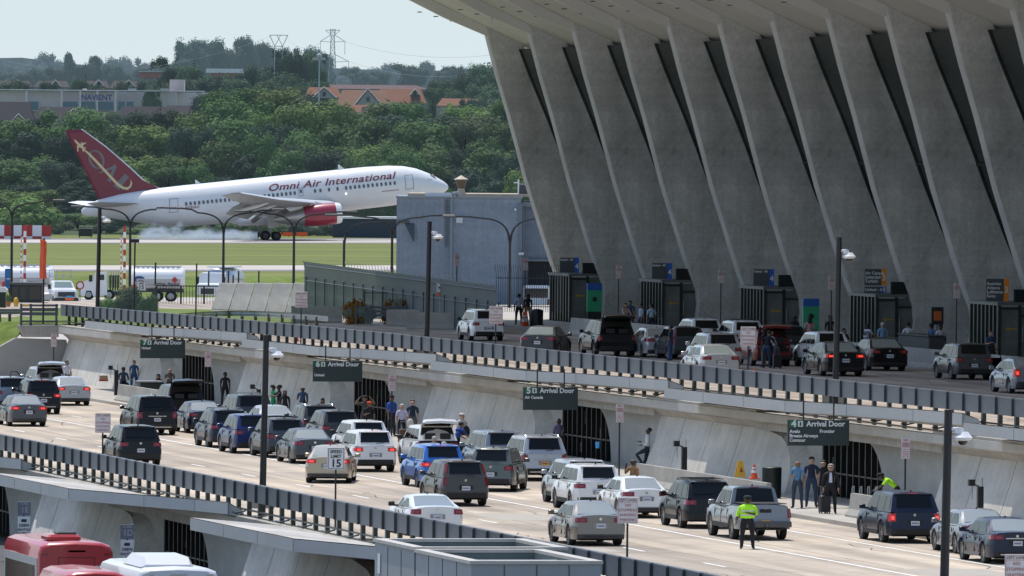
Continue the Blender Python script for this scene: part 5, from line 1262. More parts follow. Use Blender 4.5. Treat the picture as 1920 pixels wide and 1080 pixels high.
# ------------------------------------------------------------------ airliner touching down
PW_ = mat('aircraft white', (.74,.75,.76), .35, coat=.4); PR = mat('aircraft burgundy', (.17,.012,.034), .35, coat=.4); PG = mat('aircraft grey', (.30,.31,.32), .5)
PMET = mat('bare metal', (.45,.44,.42), .35, .7); PLET = mat('burgundy lettering', (.17,.010,.03), .5); GOLD = mat('gold paint', (.62,.52,.30), .5); GREYL = mat('grey fin lettering', (.17,.16,.17), .5)
PWIN = mat('cabin window', (.10,.12,.14), .15)
g0 = gnd(497, 450, AZ); APP = R_(5.7)
jet = empty('airliner', g0, 0, 'white and burgundy twin engine airliner touching down on the runway with tyre smoke', 'airliner')
jet.rotation_euler = (0, -R_(6.2), -TH + R_(10))
def Lp(px, py, y=0.):
    dx = (px - y*-.0 - 497)/14.5/.985 + (y*.174/.985 if y else 0); dz = (450-py)/14.5
    return (dx*math.cos(APP)+dz*math.sin(APP), -dx*math.sin(APP)+dz*math.cos(APP))
FS = [(-23.45,6.0,.22,.3),(-22.8,6.1,.5,.72),(-21,6.25,.85,1.15),(-18.5,6.15,1.35,1.65),(-16,5.92,1.8,2.05),(-13,5.62,2.2,2.45),(-10,5.45,2.45,2.66),(-6,5.4,2.51,2.7),(0,5.4,2.51,2.7),(8,5.4,2.51,2.7),(14,5.4,2.51,2.7),(17,5.36,2.49,2.6),(19,5.28,2.38,2.42),(20.6,5.12,2.15,2.12),(22,4.88,1.75,1.68),(23.2,4.66,1.22,1.18),(24.1,4.5,.68,.68),(24.5,4.44,.34,.34),(24.62,4.42,.05,.05)]
def fs(x):
    for a, b in zip(FS, FS[1:]):
        if x <= b[0]:
            k = (x-a[0])/(b[0]-a[0]); return [a[i]+(b[i]-a[i])*k for i in range(4)]
    return list(FS[-1])
m = MB(); N_ = 28
m.loft([[(x, ry*math.sin(2*math.pi*i/N_), cz+rz*math.cos(2*math.pi*i/N_)) for i in range(N_)] for x, cz, ry, rz in FS], cap0=True, cap1=True)
m.build('fuselage', layered('aircraft white skin', (.72,.73,.74), [((.5,.5,1.2), 4, .3, .7, .96, 1.03)], .35), jet, smooth=60)
m = MB(); m.loft([[(x, 1.9*k*math.sin(2*math.pi*i/16), 3.1+1.1*k*math.cos(2*math.pi*i/16)-.1) for i in range(16)] for x, k in ((-4.5,.2),(-3,.8),(0,1.05),(6,1.05),(9,.85),(11,.2))], cap0=True, cap1=True).build('belly_fairing', PW_, jet, smooth=60)
def surf(x, z, e=.03):
    _, cz, ry, rz = fs(x); k = max(0, 1-((z-cz)/rz)**2); return (x, -(ry*math.sqrt(k)+e), z)
def decal_quad(m, pts, e=.03, mi=0, sub=1):
    m.add([surf(x, z, e) for x, z in pts], [tuple(range(len(pts)))], mi)
def row(xa, xb, n):      # cabin windows between pixel columns
    for i in range(n):
        px = xa + (xb-xa)*i/max(1,n-1); py = 382 + (px-345)*(343-382)/390.
        x, z = Lp(px, py); w_, h_ = .15, .24
        m = MB(); decal_quad(m, [(x-w_*.6,z-h_),(x+w_*.6,z-h_),(x+w_,z-h_*.6),(x+w_,z+h_*.6),(x+w_*.6,z+h_),(x-w_*.6,z+h_),(x-w_,z+h_*.6),(x-w_,z-h_*.6)])
        m.build('cabin_window', PWIN, jet)
row(345,433,12); row(491,547,8); row(585,595,2); row(611,611,1); row(627,627,1); row(643,734,12)
def outline(pts, name, wd=.05, e=.032, mt=None):
    m = MB(); n = len(pts)
    cx = sum(p[0] for p in pts)/n; cz = sum(p[1] for p in pts)/n
    ins = [(cx+(x-cx)*(1-wd/abs(x-cx) if abs(x-cx) > wd else 1), cz+(z-cz)*(1-wd/abs(z-cz) if abs(z-cz) > wd else 1)) for x, z in pts]
    for i in range(n):
        j = (i+1) % n; st = 4
        for q in range(st):
            f = lambda a, b, t_: (a[0]+(b[0]-a[0])*t_, a[1]+(b[1]-a[1])*t_)
            a, b = f(pts[i],pts[j],q/st), f(pts[i],pts[j],(q+1)/st); c, d = f(ins[i],ins[j],q/st), f(ins[i],ins[j],(q+1)/st)
            m.add([surf(*a,e), surf(*b,e), surf(*d,e), surf(*c,e)], [(0,1,2,3)])
    m.build(name, mt or mat('door outline', (.10,.10,.11), .6), jet)
outline([Lp(314,398.5),Lp(330.5,397),Lp(330,371),Lp(314,372.5)], 'passenger_door'); outline([Lp(755,355.5),Lp(770.5,354),Lp(769,327),Lp(753,328.5)], 'passenger_door')
outline([Lp(555,368),Lp(563,367),Lp(562,352.5),Lp(554,353.5)], 'emergency_exit', .04)
m = MB(); x, z = Lp(558.5,358.5); decal_quad(m, [(x-.14,z-.2),(x+.14,z-.2),(x+.14,z+.2),(x-.14,z+.2)], .04); m.build('cabin_window', PWIN, jet)
def jettext(body, pa, pb, hpx, m_, name='lettering', bold=0., shear=0., flat=None, space=1.):
    me = textmesh(body, 1., bold=bold, shear=shear, align='LEFT', space=space, extr=0.).copy(); me.name = 'lettering'
    bm = bmesh.new(); bm.from_mesh(me); 
    bmesh.ops.triangulate(bm, faces=bm.faces)
    for _ in range(3):
        le_ = [e for e in bm.edges if e.calc_length() > .12]
        if le_: bmesh.ops.subdivide_edges(bm, edges=le_, cuts=1); bmesh.ops.triangulate(bm, faces=bm.faces)
    xs = [v.co.x for v in bm.verts]; ys_ = [v.co.y for v in bm.verts]; x0, x1, y0 = min(xs), max(xs), 0; y1 = max(ys_)-min(ys_); yb = min(ys_)
    A_ = Vector(Lp(*pa)); B_ = Vector(Lp(*pb)); d = B_-A_; hh = hpx/14.5; nrm = Vector((-d.y, d.x)).normalized()
    for v in bm.verts:
        p = A_ + d*((v.co.x-x0)/(x1-x0)) + nrm*hh*((v.co.y-yb)/y1)
        v.co = surf(p.x, p.y, .045) if flat is None else Vector((p.x, flat, p.y))
    bm.to_mesh(me); bm.free(); return place(name, me, m_, jet)
jettext('Omni Air International', (500,358.5), (739,334.5), 13.5, PLET, bold=.010, shear=.36, space=1.05)
jettext('N235AX', (344,392), (370,389.5), 5, PLET, bold=.01)
m = MB()
for i in range(14):
    px = 711 + i*2.3; x, z = Lp(px, 359-(px-711)*.1); decal_quad(m, [(x-.05,z-.05),(x+.05,z-.05),(x+.05,z+.05),(x-.05,z+.05)], .04)
m.build('small_lettering', PLET, jet)
# cockpit
for k, (a, b, c, d) in enumerate(((( 799,337),(806,336),(807,328),(799,328.5)),((807,336),(815,333.5),(812,326),(808,327.5)))):
    m = MB(); decal_quad(m, [Lp(*a),Lp(*b),Lp(*c),Lp(*d)], .03); m.build('cockpit_window', mat('cockpit glass', (.03,.04,.05), .1) if k == 0 else mat('cockpit glass tinted', (.22,.13,.10), .1), jet)
m = MB(); m.add([(x_,y_,z_) for x_,y_,z_ in ((23.0,-.9,5.72),(22.3,-.9,6.3),(22.3,.9,6.3),(23.0,.9,5.72))], [(0,1,2,3)]); m.build('cockpit_window', MATS['cockpit glass'], jet)
# fin
def plate(pts, y0, y1, m): return m.prism(pts, 'y', y0, y1)
T1, T2 = Lp(125,245), Lp(155,242); B1, B2 = Lp(190,379), Lp(300,353); rt_ = [T1,T2,Lp(200,275),Lp(247,316),Lp(270,338),B2,Lp(262,362),B1]
m = MB(); c_ = Vector((sum(p[0] for p in rt_)/8, sum(p[1] for p in rt_)/8))
def taperplate(pts, thick):     # bevelled thin plate
    n = len(pts); vs = []
    for y, k in ((-thick,.93),(thick,.93)): vs += [(c_.x+(x-c_.x)*k, y, c_.y+(z-c_.y)*k) for x, z in pts]
    ed = [(x, 0, z) for x, z in pts]; base = MB()
    base.add(vs[:n]+vs[n:]+ed, [tuple(range(n)), tuple(range(2*n-1,n-1,-1))] + [(i,(i+1)%n,2*n+(i+1)%n,2*n+i) for i in range(n)] + [((i+1)%n+n,i+n,2*n+i,2*n+(i+1)%n) for i in range(n)]); return base
taperplate(rt_, .16).build('tail_fin', PR, jet)
m = MB(); le = [T2,Lp(200,275),Lp(247,316),Lp(270,338),Lp(283,346.5),Lp(300,352.6)]
m.path([(x, 0, z) for x, z in le], [.09,.12,.13,.14,.12,.05], 6); m.build('fin_leading_edge', PW_, jet)
def finpoly(poly, m_, name, y=-.19): 
    MB().add([(Lp(*p)[0], y, Lp(*p)[1]) for p in poly], [tuple(range(len(poly)))]).build(name, m_, jet)
FX = lambda u, v: (100+u/4.32, 220+v/4.32)
def ringpoly(cx, cy, a, b, tilt, w_, n=20):
    m = MB(); R1 = []; R2 = []
    for i in range(n):
        t_ = 2*math.pi*i/n
        for R3, k in ((R1,1.),(R2,0.)):
            aa = a-(0 if k else w_); bb = b-(0 if k else w_*.55); x, y = aa*math.cos(t_), bb*math.sin(t_); X_ = cx+x*math.cos(tilt)-y*math.sin(tilt); Y_ = cy+x*math.sin(tilt)+y*math.cos(tilt)
            q = Lp(*FX(X_,Y_)); R3.append((q[0], -.185, q[1]))
    m.loft([R1,R2]); return m
ringpoly(357,340,62,80,R_(-25),20).build('tail_letter', GREYL, jet)
finpoly([FX(*p) for p in ((365,440),(398,448),(392,432),(478,400),(505,375),(520,400),(470,520),(478,535),(440,505),(450,498),(484,418),(400,448),(395,458))], GREYL, 'tail_letter', -.182)
finpoly([FX(*p) for p in ((570,445),(625,488),(612,490),(545,575),(540,588),(487,548),(503,545),(580,465))], GREYL, 'tail_letter', -.181)
sw = [((265,268),6),((300,298),9),((352,352),10),((410,415),10),((470,480),10),((525,540),11),((570,570),11),((605,576),11),((628,560),8),((638,530),6),((630,503),1)]
L1_ = []; L2_ = []
for i, ((x, y), w_) in enumerate(sw):
    xa, ya = sw[max(0,i-1)][0]; xb, yb = sw[min(len(sw)-1,i+1)][0]; d = Vector((xb-xa, yb-ya)).normalized(); n_ = Vector((-d.y, d.x))
    for LL, sg in ((L1_,1),(L2_,-1)):
        q = Lp(*FX(x+n_.x*w_*sg, y+n_.y*w_*sg)); LL.append((q[0], -.20, q[1]))
MB().loft([L1_, L2_], close=False).build('tail_swoosh', GOLD, jet)
finpoly([FX(*p) for p in ((176,178),(190,182),(228,218),(236,196),(240,206),(280,204),(248,226),(258,246),(276,240),(266,256),(258,275),(248,276),(240,250),(214,240),(210,280),(203,276),(200,232),(208,228),(184,196))], GOLD, 'tail_aircraft_emblem', -.21)
# tailplanes
for sg in (-1, 1):
    m = MB(); rows = []
    for y, xa, xb, z, th in ((1.0,-15.6,-21.2,6.35,.34),(9.3,-22.0,-23.9,7.25,.14)):
        rows.append([(xa, y*sg, z), ((xa*.7+xb*.3), y*sg, z+th*.5), (xb, y*sg, z), ((xa*.7+xb*.3), y*sg, z-th*.5)])
    m.loft(rows, cap0=True, cap1=True).build('tailplane', PW_ if sg > 0 else mat('tailplane underside', (.42,.42,.41), .5), jet)
# wings
for sg in (-1, 1):
    m = MB(); rows = []
    for y, le_, te, z, th in ((1.6,9.9,.4,3.55,1.25),(7.9,5.6,-1.0,4.3,.8),(16,-.5,-4.9,5.45,.45),(23.8,-6.2,-8.6,6.9,.16)):
        mid = le_*.65+te*.35
        rows.append([(le_, y*sg, z+.05), (le_*.9+te*.1, y*sg, z+th*.42), (mid, y*sg, z+th*.5), (te, y*sg, z-.12), (mid, y*sg, z-th*.42), (le_*.92+te*.08, y*sg, z-th*.3)])
    wo = m.loft(rows, cap0=True, cap1=True); wo.m = [0]*len(wo.f)
    wo.build('wing', PG, jet, smooth=40)
    m = MB(); rows = []
    for y, le_, z, th in ((2.3,9.5,3.62,.5),(7.9,5.7,4.36,.36),(16,-.4,5.5,.24),(23.6,-6.1,6.92,.1)): rows.append([(le_+.28,y*sg,z-.12),(le_+.1,y*sg,z+th*.6),(le_-.5,y*sg,z+th*1.1),(le_-.1,y*sg,z-th*.5)])
    m.loft(rows, cap0=True, cap1=True).build('slat', PW_, jet, smooth=50)
    for (ya, yb) in ((2.6,7.2),(8.8,17.0)):
        m = MB(); rows = []
        for y in (ya, yb):
            k = (y-1.6)/6.3 if y < 7.9 else (y-7.9)/8.1
            te = (.4+(-1.0-.4)*k) if y < 7.9 else (-1.0+(-4.9+1.0)*k); z = (3.55+.75*k) if y < 7.9 else (4.3+1.15*k)
            rows.append([(te+.3,y*sg,z-.1),(te-.9,y*sg,z-.55),(te-1.9,y*sg,z-1.35),(te-.5,y*sg,z-.6)])
        m.loft(rows, cap0=True, cap1=True).build('flap', mat('flap grey', (.24,.245,.245), .5), jet)
    for y in (4.9, 11.2, 14.6):
        te = -1 - max(0,(y-7.9))*.48; z = 3.8 + (y-2)*.13
        MB().path([(te+3.0,y*sg,z-.35),(te+1.4,y*sg,z-.7),(te-.9,y*sg,z-1.0),(te-2.2,y*sg,z-1.25)], [.1,.24,.22,.05], 6).build('flap_track_fairing', PW_, jet)
    # engine
    ey, ez = 7.9*sg, 2.7
    e = empty('engine', (0,0,0)); e.parent = jet
    MB().lathe([(1.02,8.98),(1.20,9.0),(1.30,8.85),(1.36,8.6),(1.40,8.25)], (0,ey,ez), 'x', 26, cap=False).build('inlet_lip', PW_, e, smooth=60)
    MB().lathe([(1.398,8.25),(1.45,7.2),(1.44,6.0),(1.33,4.5),(1.28,4.1),(1.05,4.15)], (0,ey,ez), 'x', 26, cap=False).build('cowl', mat('cowl burgundy', (.30,.02,.045), .3, coat=.6), e, smooth=60)
    MB().lathe([(1.03,9.0),(1.0,7.9)], (0,ey,ez), 'x', 22, cap=False).build('inlet_duct', PMET, e)
    MB().lathe([(1.0,7.95),(.3,8.05),(.02,8.5)], (0,ey,ez), 'x', 22).build('fan', DGREY, e)
    MB().lathe([(1.15,4.3),(.95,3.0),(.72,1.6),(.5,.9),(.2,.2)], (0,ey,ez), 'x', 20).build('core_nozzle', PMET, e, smooth=60)
    MB().hexa([(7.2,ey-.2,ez+1.2),(7.2,ey+.2,ez+1.2),(2.6,ey+.2,ez+.7),(2.6,ey-.2,ez+.7)],[(5.6,ey-.15,4.6),(5.6,ey+.15,4.6),(1.6,ey+.15,4.2),(1.6,ey-.15,4.2)]).build('pylon', PW_, e)
    # main gear
    g = empty('main_gear', (0,0,0)); g.parent = jet; gy = 4.65*sg
    a = APP
    def tilt(x, z): return (x*math.cos(R_(6.2))+z*math.sin(R_(6.2)), z*math.cos(R_(6.2))-x*math.sin(R_(6.2)))
    m = MB(); hx, hz = tilt(0,.85); m.tube((hx,gy,hz),(.35,gy+.1*sg,3.4),.17,n=10); m.tube((hx+.1,gy,hz+.6),(1.6,gy*.6,3.2),.09); m.build('strut', PG, g)
    for xx in (-.72,.72):
        for yy in (-.55,.55):
            wx, wz = tilt(xx,.585)
            MB().lathe([(.36,-.2),(.54,-.19),(.585,-.12),(.585,.12),(.54,.19),(.36,.2)], (wx,gy+yy,wz), 'y', 18, cap=False).build('tyre', TYRE, g, smooth=40)
            MB().lathe([(.37,-.15),(.12,-.1),(.1,.1),(.37,.15)], (wx,gy+yy,wz), 'y', 14).build('rim', DGREY, g)
    wx, wz = tilt(-.72,.585); wx2, wz2 = tilt(.72,.585); MB().tube((wx,gy,wz),(wx2,gy,wz2),.13).build('bogie', PG, g)
    MB().box(-.2,1.3,gy+.75*sg-.04,gy+.75*sg+.04,1.6,3.3).build('gear_door', mat('gear door', (.50,.50,.49), .5), g)
g = empty('nose_gear', (0,0,0)); g.parent = jet
MB().tube((18.6,0,3.2),(18.9,0,.9),.12).build('strut', PG, g)
for sg in (-1,1): MB().lathe([(.1,-.14),(.38,-.14),(.44,0),(.38,.14),(.1,.14)], (18.9,.3*sg,.8), 'y', 14).build('tyre', TYRE, g)
MB().prism([(10.5,8.08),(11.3,8.08),(10.6,8.75),(10.45,8.75)], 'y', -.03, .03).build('antenna', PW_, jet)
MB().prism([(-8.3,8.08),(-7.6,8.08),(-8.2,8.65),(-8.35,8.65)], 'y', -.03, .03).build('antenna', PW_, jet)
x, z = Lp(643,363); MB().ball(surf(x,z,.05), .10, 8, 5).build('wing_light', mat('lit lamp', (.9,.9,.85), .3, emit=(1,.97,.9), es=2.5), jet)
# tyre smoke: a drifting bank of volume
def smoke():
    m, nt, b = newmat('tyre smoke'); N = nt.nodes; L = nt.links; N.remove(b)
    v = N.new('ShaderNodeVolumePrincipled'); v.inputs['Color'].default_value = (.74,.86,1,1); v.inputs['Anisotropy'].default_value = .2
    tc = N.new('ShaderNodeTexCoord'); mp = N.new('ShaderNodeMapping'); mp.inputs['Scale'].default_value = (.42,.4,.95); L.new(tc.outputs['Object'], mp.inputs[0])
    n = N.new('ShaderNodeTexNoise'); n.inputs['Scale'].default_value = 1.0; n.inputs['Detail'].default_value = 5; n.inputs['Roughness'].default_value = .6; L.new(mp.outputs[0], n.inputs['Vector'])
    sx = N.new('ShaderNodeSeparateXYZ'); L.new(tc.outputs['Object'], sx.inputs[0])
    # height falloff
    mr = N.new('ShaderNodeMapRange'); mr.inputs[1].default_value = 0; mr.inputs[2].default_value = 2.25; mr.inputs[3].default_value = .16; mr.inputs[4].default_value = -.13; L.new(sx.outputs[2], mr.inputs[0])
    ex = N.new('ShaderNodeMapRange'); ex.inputs[1].default_value = -8.3; ex.inputs[2].default_value = -5.5; ex.inputs[3].default_value = -.3; ex.inputs[4].default_value = 0.; L.new(sx.outputs[0], ex.inputs[0])
    ad = N.new('ShaderNodeMath'); L.new(n.outputs['Fac'], ad.inputs[0]); L.new(mr.outputs[0], ad.inputs[1])
    ad2 = N.new('ShaderNodeMath'); L.new(ad.outputs[0], ad2.inputs[0]); L.new(ex.outputs[0], ad2.inputs[1])
    th = N.new('ShaderNodeMapRange'); th.inputs[1].default_value = .46; th.inputs[2].default_value = .70; th.inputs[3].default_value = 0; th.inputs[4].default_value = .62; L.new(ad2.outputs[0], th.inputs[0])
    L.new(th.outputs[0], v.inputs['Density']); v.inputs['Emission Color'].default_value = (.6,.78,1,1); em_ = N.new('ShaderNodeMath'); em_.operation = 'MULTIPLY'; em_.inputs[1].default_value = .16; L.new(th.outputs[0], em_.inputs[0]); L.new(em_.outputs[0], v.inputs['Emission Strength'])  # faint bluish glow added to whiten the smoke
    L.new(v.outputs[0], N['Material Output'].inputs['Volume']); return m
p0 = gnd(362, 448.5, AZ+.1)
t = MB().loft([[(x, 2.6*k*math.cos(2*math.pi*i/12), max(0,1.15*k2+1.35*k2*math.sin(2*math.pi*i/12))) for i in range(12)] for x, k, k2 in ((-8.6,.5,.9),(-7,1,1.05),(-3,1,1.0),(1,1,.85),(5,.8,.65),(8.3,.5,.45))], cap0=True, cap1=True).build('tyre_smoke', smoke(), loc=p0, rz=-TH)
tag(t, 'blue white tyre smoke drifting along the runway behind the landing airliner', 'smoke', kind='stuff')
# ------------------------------------------------------------------ airfield furniture
TH_R = -TH
t = empty('checkered_barrier', gnd(45, 448, AZ+.02), TH_R, 'red and white checkered barrier beside the runway', 'barrier')
m = MB()
for i in range(13): 
    x = -6.2 + i*1.25*.62
s_ = 18500/ (gnd(45,448,AZ).y)
def bx_px(px): return (px-45)/14.2
m = MB()
cols = [(-60,-25),(-25,8),(8,25),(25,43),(43,60),(60,77),(77,94)]
for i, (a, b) in enumerate(((-43,-25),(-25,-8),(-8,9),(9,26),(26,41),(41,60),(60,77),(77,94))):
    MB().box(bx_px(a)+.01, bx_px(b)-.01, 0, .3, .35, 1.75).build('panel', RED if i % 2 == 1 else WHITE, t)
    MB().box(bx_px(a), bx_px(b), .02, .28, .02, .35).build('base_panel', WHITE if (i % 2 == 1) else RED, t)
t = empty('equipment_cabinet', gnd(160, 446, AZ), TH_R, 'grey equipment cabinet at the far side of the runway', 'cabinet'); MB().box(-.9,.9,0,.8,.2,1.2).box(-.8,-.7,0,.1,0,.2).box(.7,.8,0,.1,0,.2).build('housing', DGREY, t); MB().box(-.95,.95,-.05,.85,1.2,1.28).build('lid', GALV, t)
t = empty('blast_shed', gnd(680, 446, AZ), TH_R, 'dark blue corrugated shed with a white roof behind the runway', 'shed')
sc2 = 14.4
m = MB(); w0, w1 = (622-680)/sc2, (745-680)/sc2; m.box(w0, w1, 0, 6, 0, 2.55)
for i in range(34): m.box(w0+.1+i*.25, w0+.2+i*.25, -.04, 0, 0, 2.5)
m.build('wall', mat('dark blue cladding', (.045,.065,.10), .6), t); MB().box(w0-.1, w1+.1, -.2, 6.2, 2.553, 2.85).build('roof', WHITE, t)
for i, px in enumerate((525, 541, 566)):
    t = empty('runway_marker', gnd(px, 444.6, AZ), TH_R, ['orange runway marker board nearest the airliner wheels','middle orange runway marker board behind the airliner wheels','orange runway marker board beside the dark shed'][i], 'marker', 'orange marker boards beyond the runway'); MB().box(-.75 if i else -.2,.75 if i else .2,0,.08,.12,.65).build('board', ORANGE, t); MB().box(-.05,.05,.1,.15,0,.6).build('post', DGREY, t)
# ------------------------------------------------------------------ fuel yard
def on_yard(px, py, z=AZ): return gnd(px, py, z)
def wheelset(t, xs, ys, r=.5, w_=.14):
    for x in xs:
        for y in ys:
            e = empty('wheel', (x, y, r)); e.parent = t
            MB().lathe([(r*.6,-w_),(r*.95,-w_),(r,-w_*.7),(r,w_*.7),(r*.95,w_),(r*.6,w_)], (0,0,0), 'y', 16, cap=False).build('tyre', TYRE, e); MB().lathe([(r*.6,-w_*.8),(r*.2,-w_),(r*.2,w_),(r*.6,w_*.8)], (0,0,0), 'y', 12).build('rim', RIM, e)
TANK = mat('tank white', (.74,.75,.76), .3, coat=.3); TANKS = mat('tank polished', (.42,.45,.48), .25, .6)
def tanker(px, py, pxl, pxr, label, txt, lx):
    p = gnd(px, py, YZ); s = 18500/p.y*math.cos(TH); t = empty('fuel_tanker', p, TH_R, label, 'fuel tanker', 'fuel tankers parked in the yard')
    x0, x1 = (pxl-px)/s, (pxr-px)/s; R1, R2 = 1.22, .95
    m = MB(); rows = []
    for x, k in ((x0,.75),(x0+.15,.97),(x0+.3,1),(x1-.3,1),(x1-.15,.97),(x1,.75)):
        rows.append([(x, R1*k*math.cos(2*math.pi*i/20), 2.05+R2*k*math.sin(2*math.pi*i/20)) for i in range(20)])
    m.loft(rows, cap0=True, cap1=True).build('tank', TANK, t, smooth=60)
    m = MB(); m.loft([[(x, -(R1+.015)*math.cos(a), 2.05+(R2+.015)*math.sin(a)) for a in (R_(-42),R_(-30),R_(-15),R_(-2))] for x in (x0+.35,x1-.35)], close=False).build('lower_band', mat('tank band', (.40,.41,.43), .5), t)
    m = MB()
    for i in range(9): m.box(x0+.6+i*(x1-x0-1.2)/8-.12, x0+.6+i*(x1-x0-1.2)/8+.12, -.3, .3, 2.98, 3.10)
    m.box(x0+.3,x1-.3,-.5,-.44,3.02,3.16); m.build('hatch', TANKS, t)
    MB().box(x0+.2,x1-.1,-.5,.5,.85,1.12).build('chassis', DGREY, t)
    wheelset(t, [x1-1.2,x1-2.4], (-.95,.95))
    text(txt, .5, mat('tanker lettering', (.06,.06,.09), .6), t, ((lx-px)/s, -1.13, 1.62), align='LEFT', bold=.01)
    return t, s
t1, s1_ = tanker(300, 566, 246, 346, 'long white fuel tanker trailer with a small red diamond placard', 'HAZ 4535', 290)
m = MB(); d = .28; m.add([((328-300)/s1_,-1.26,1.95-d),((328-300)/s1_+d,-1.26,1.95),((328-300)/s1_,-1.26,1.95+d),((328-300)/s1_-d,-1.26,1.95)], [(0,1,2,3)]).build('placard', RED, t1)
m = MB().ball(((262-300)/s1_,-1.22,2.0),(.5,.06,.28),12,6).build('logo_patch', mat('logo blue', (.03,.07,.18), .6), t1)
MB().box((245-300)/s1_,(258-300)/s1_,-1.25,-1.15,1.0,1.5).build('warning_panel', RED, t1)
tanker(48, 563, -20, 100, 'long white fuel tanker at the left edge behind the red barrier poles', 'HAZ', 55)
# tractor with hose reels
p = gnd(190, 562, YZ); s = 18500/p.y*math.cos(TH)
t = empty('fuel_truck_cab', p, TH_R, 'white truck cab with open hose reels parked side-on in the fuel yard', 'truck')
def q(px, py): return ((px-190)/s, (562-py)/s)
def prof(pts): return [q(*a) for a in pts]
MB().prism(prof([(150,553),(152,535),(160,527),(175,523),(179,512),(200,510),(202,553),(176,556),(172,545),(163,545),(160,556)]), 'y', -1.15, 1.15).build('cab', TANK, t)
a = q(184,515); b = q(196,525); MB().box(a[0],b[0],-1.17,1.17,b[1],a[1]).build('side_window', GLASSD, t)
a = q(203,530); b = q(246,556); MB().box(a[0],b[0],-.9,.9,b[1]+.1,b[1]+.5).build('chassis', DGREY, t)
m = MB()
for k in range(4):
    x = q(207+k*4.6,0)[0]; m.lathe([(.75,-.05),(.85,-.05),(.85,.05),(.75,.05)], (x, -.2, q(0,527)[1]), 'x', 18, cap=False)
for k in range(8): m.tube((q(205+k*3,0)[0],-.9,q(0,540)[1]),(q(205+k*3,0)[0],-.9,q(0,518)[1]),.03,n=4)
m.tube((q(204,0)[0],-.9,q(0,518)[1]),(q(226,0)[0],-.9,q(0,518)[1]),.04,n=4).tube((q(204,0)[0],-.9,q(0,530)[1]),(q(226,0)[0],-.9,q(0,530)[1]),.04,n=4)
m.build('hose_reel', DGREY, t)
MB().box(q(168,0)[0],q(174,0)[0],-1.35,-1.18,q(0,528)[1],q(0,516)[1]).build('mirror', BLACK, t); MB().box(q(186,0)[0],q(189,0)[0],-.1,.1,q(0,510)[1],q(0,506)[1]).build('beacon', ORANGE, t)
wheelset(t, [q(167,0)[0], q(205,0)[0], q(235,0)[0]], (-.95,.95), .45)
# tanker seen from the front
p = gnd(398, 566, YZ); s = 18500/p.y*math.cos(TH)
t = empty('fuel_tanker', p, TH_R + R_(-14), 'polished silver fuel tanker truck facing the viewer beside the stacked concrete barriers', 'fuel tanker', 'fuel tankers parked in the yard')
m = MB(); m.loft([[( 1.15*k*math.cos(2*math.pi*i/18), y, 2.0+.98*k*math.sin(2*math.pi*i/18)) for i in range(18)] for y, k in ((.9,.8),(1.1,1),(6.5,1),(6.7,.8))], cap0=True, cap1=True).build('tank', TANKS, t, smooth=60)
MB().box(-.9,.9,1.4,6.4,3.0,3.12).build('catwalk', TANK, t)
MB().loft([[(-1.05,y,.6),(1.05,y,.6),(1.05,y,z),(.95,y,z+.08),(-.95,y,z+.08),(-1.05,y,z)] for y, z in ((-1.6,1.25),(-1.55,1.45),(-.7,1.6),(-.45,2.45),(.7,2.5))], cap0=True, cap1=True).build('cab', TANK, t)
MB().add([(-.92,-.70,1.66),(.92,-.70,1.66),(.86,-.47,2.4),(-.86,-.47,2.4)], [(0,1,2,3)]).build('windshield', mat('truck glass green', (.05,.10,.09), .15), t)
MB().box(-.6,.6,-1.64,-1.58,.7,1.2).build('grille', DGREY, t)
for sg in (-1,1): MB().box(sg*1.2-.12,sg*1.2+.12,-.55,-.45,1.5,2.2).build('mirror', BLACK, t)
# front facing white work truck
p = gnd(124, 572, YZ); s = 18500/p.y*math.cos(TH)
t = empty('work_truck', p, TH_R + R_(12), 'white heavy pickup with a pipe rack facing the viewer in the fuel yard', 'pickup truck')
MB().loft([[(-1.0*k,y,.55),(1.0*k,y,.55),(1.03*k,y,z-.15),(.9*k,y,z),(-.9*k,y,z),(-1.03*k,y,z-.15)] for y, z, k in ((-.05,1.15,.94),(.05,1.3,1),(1.2,1.42,1),(1.35,1.45,1),(1.9,2.0,.86),(3.0,2.05,.86),(3.4,1.5,.95),(5.4,1.4,.95))], cap0=True, cap1=True).build('body', TANK, t)
MB().add([(-.80,1.38,1.52),(.80,1.38,1.52),(.70,1.84,1.98),(-.70,1.84,1.98)], [(0,1,2,3)]).build('windshield', mat('truck glass pale', (.22,.28,.27), .15), t)
MB().box(-.72,.72,-.10,-.04,.72,1.12).build('grille', DGREY, t); MB().bev(-1.05,1.05,-.3,-.05,.32,.62,.04).build('bumper', BLACK, t)
for sg in (-1,1):
    MB().box(sg*.86-.12,sg*.86+.12,-.09,-.03,.8,1.1).build('headlight', mat('headlamp', (.6,.6,.6), .15), t); MB().box(sg*1.22-.13,sg*1.22+.13,1.45,1.55,1.35,1.75).build('side_mirror', BLACK, t)
    for yy in (.75, 4.5):
        e = empty('wheel', (sg*.88, yy, .42)); e.parent = t; MB().lathe([(.25,-.14),(.4,-.14),(.42,0),(.4,.14),(.25,.14)], axis='x', n=16, cap=False).build('tyre', TYRE, e); MB().lathe([(.25,-.1),(.1,-.12),(.1,.12),(.25,.1)], axis='x', n=12).build('rim', RIM, e)
m = MB()
for x in (-.95,-.3,.3,.95):
    m.tube((x,3.2,1.9),(x,3.2,2.95),.035,n=5)
for z in (2.4,2.95): m.tube((-.97,3.2,z),(.97,3.2,z),.035,n=5)
m.tube((-.95,3.2,2.95),(-.95,5.2,2.95),.035,n=5).tube((.95,3.2,2.95),(.95,5.2,2.95),.035,n=5); m.build('pipe_rack', GALV, t)
MB().box(-.15,.6,-.34,-.31,.42,.62).build('front_plate', ORANGE, t); MB().box(-.05,.5,-.33,-.3,.66,.8).build('blue_panel', mat('cyan panel', (.05,.35,.6), .5), t)
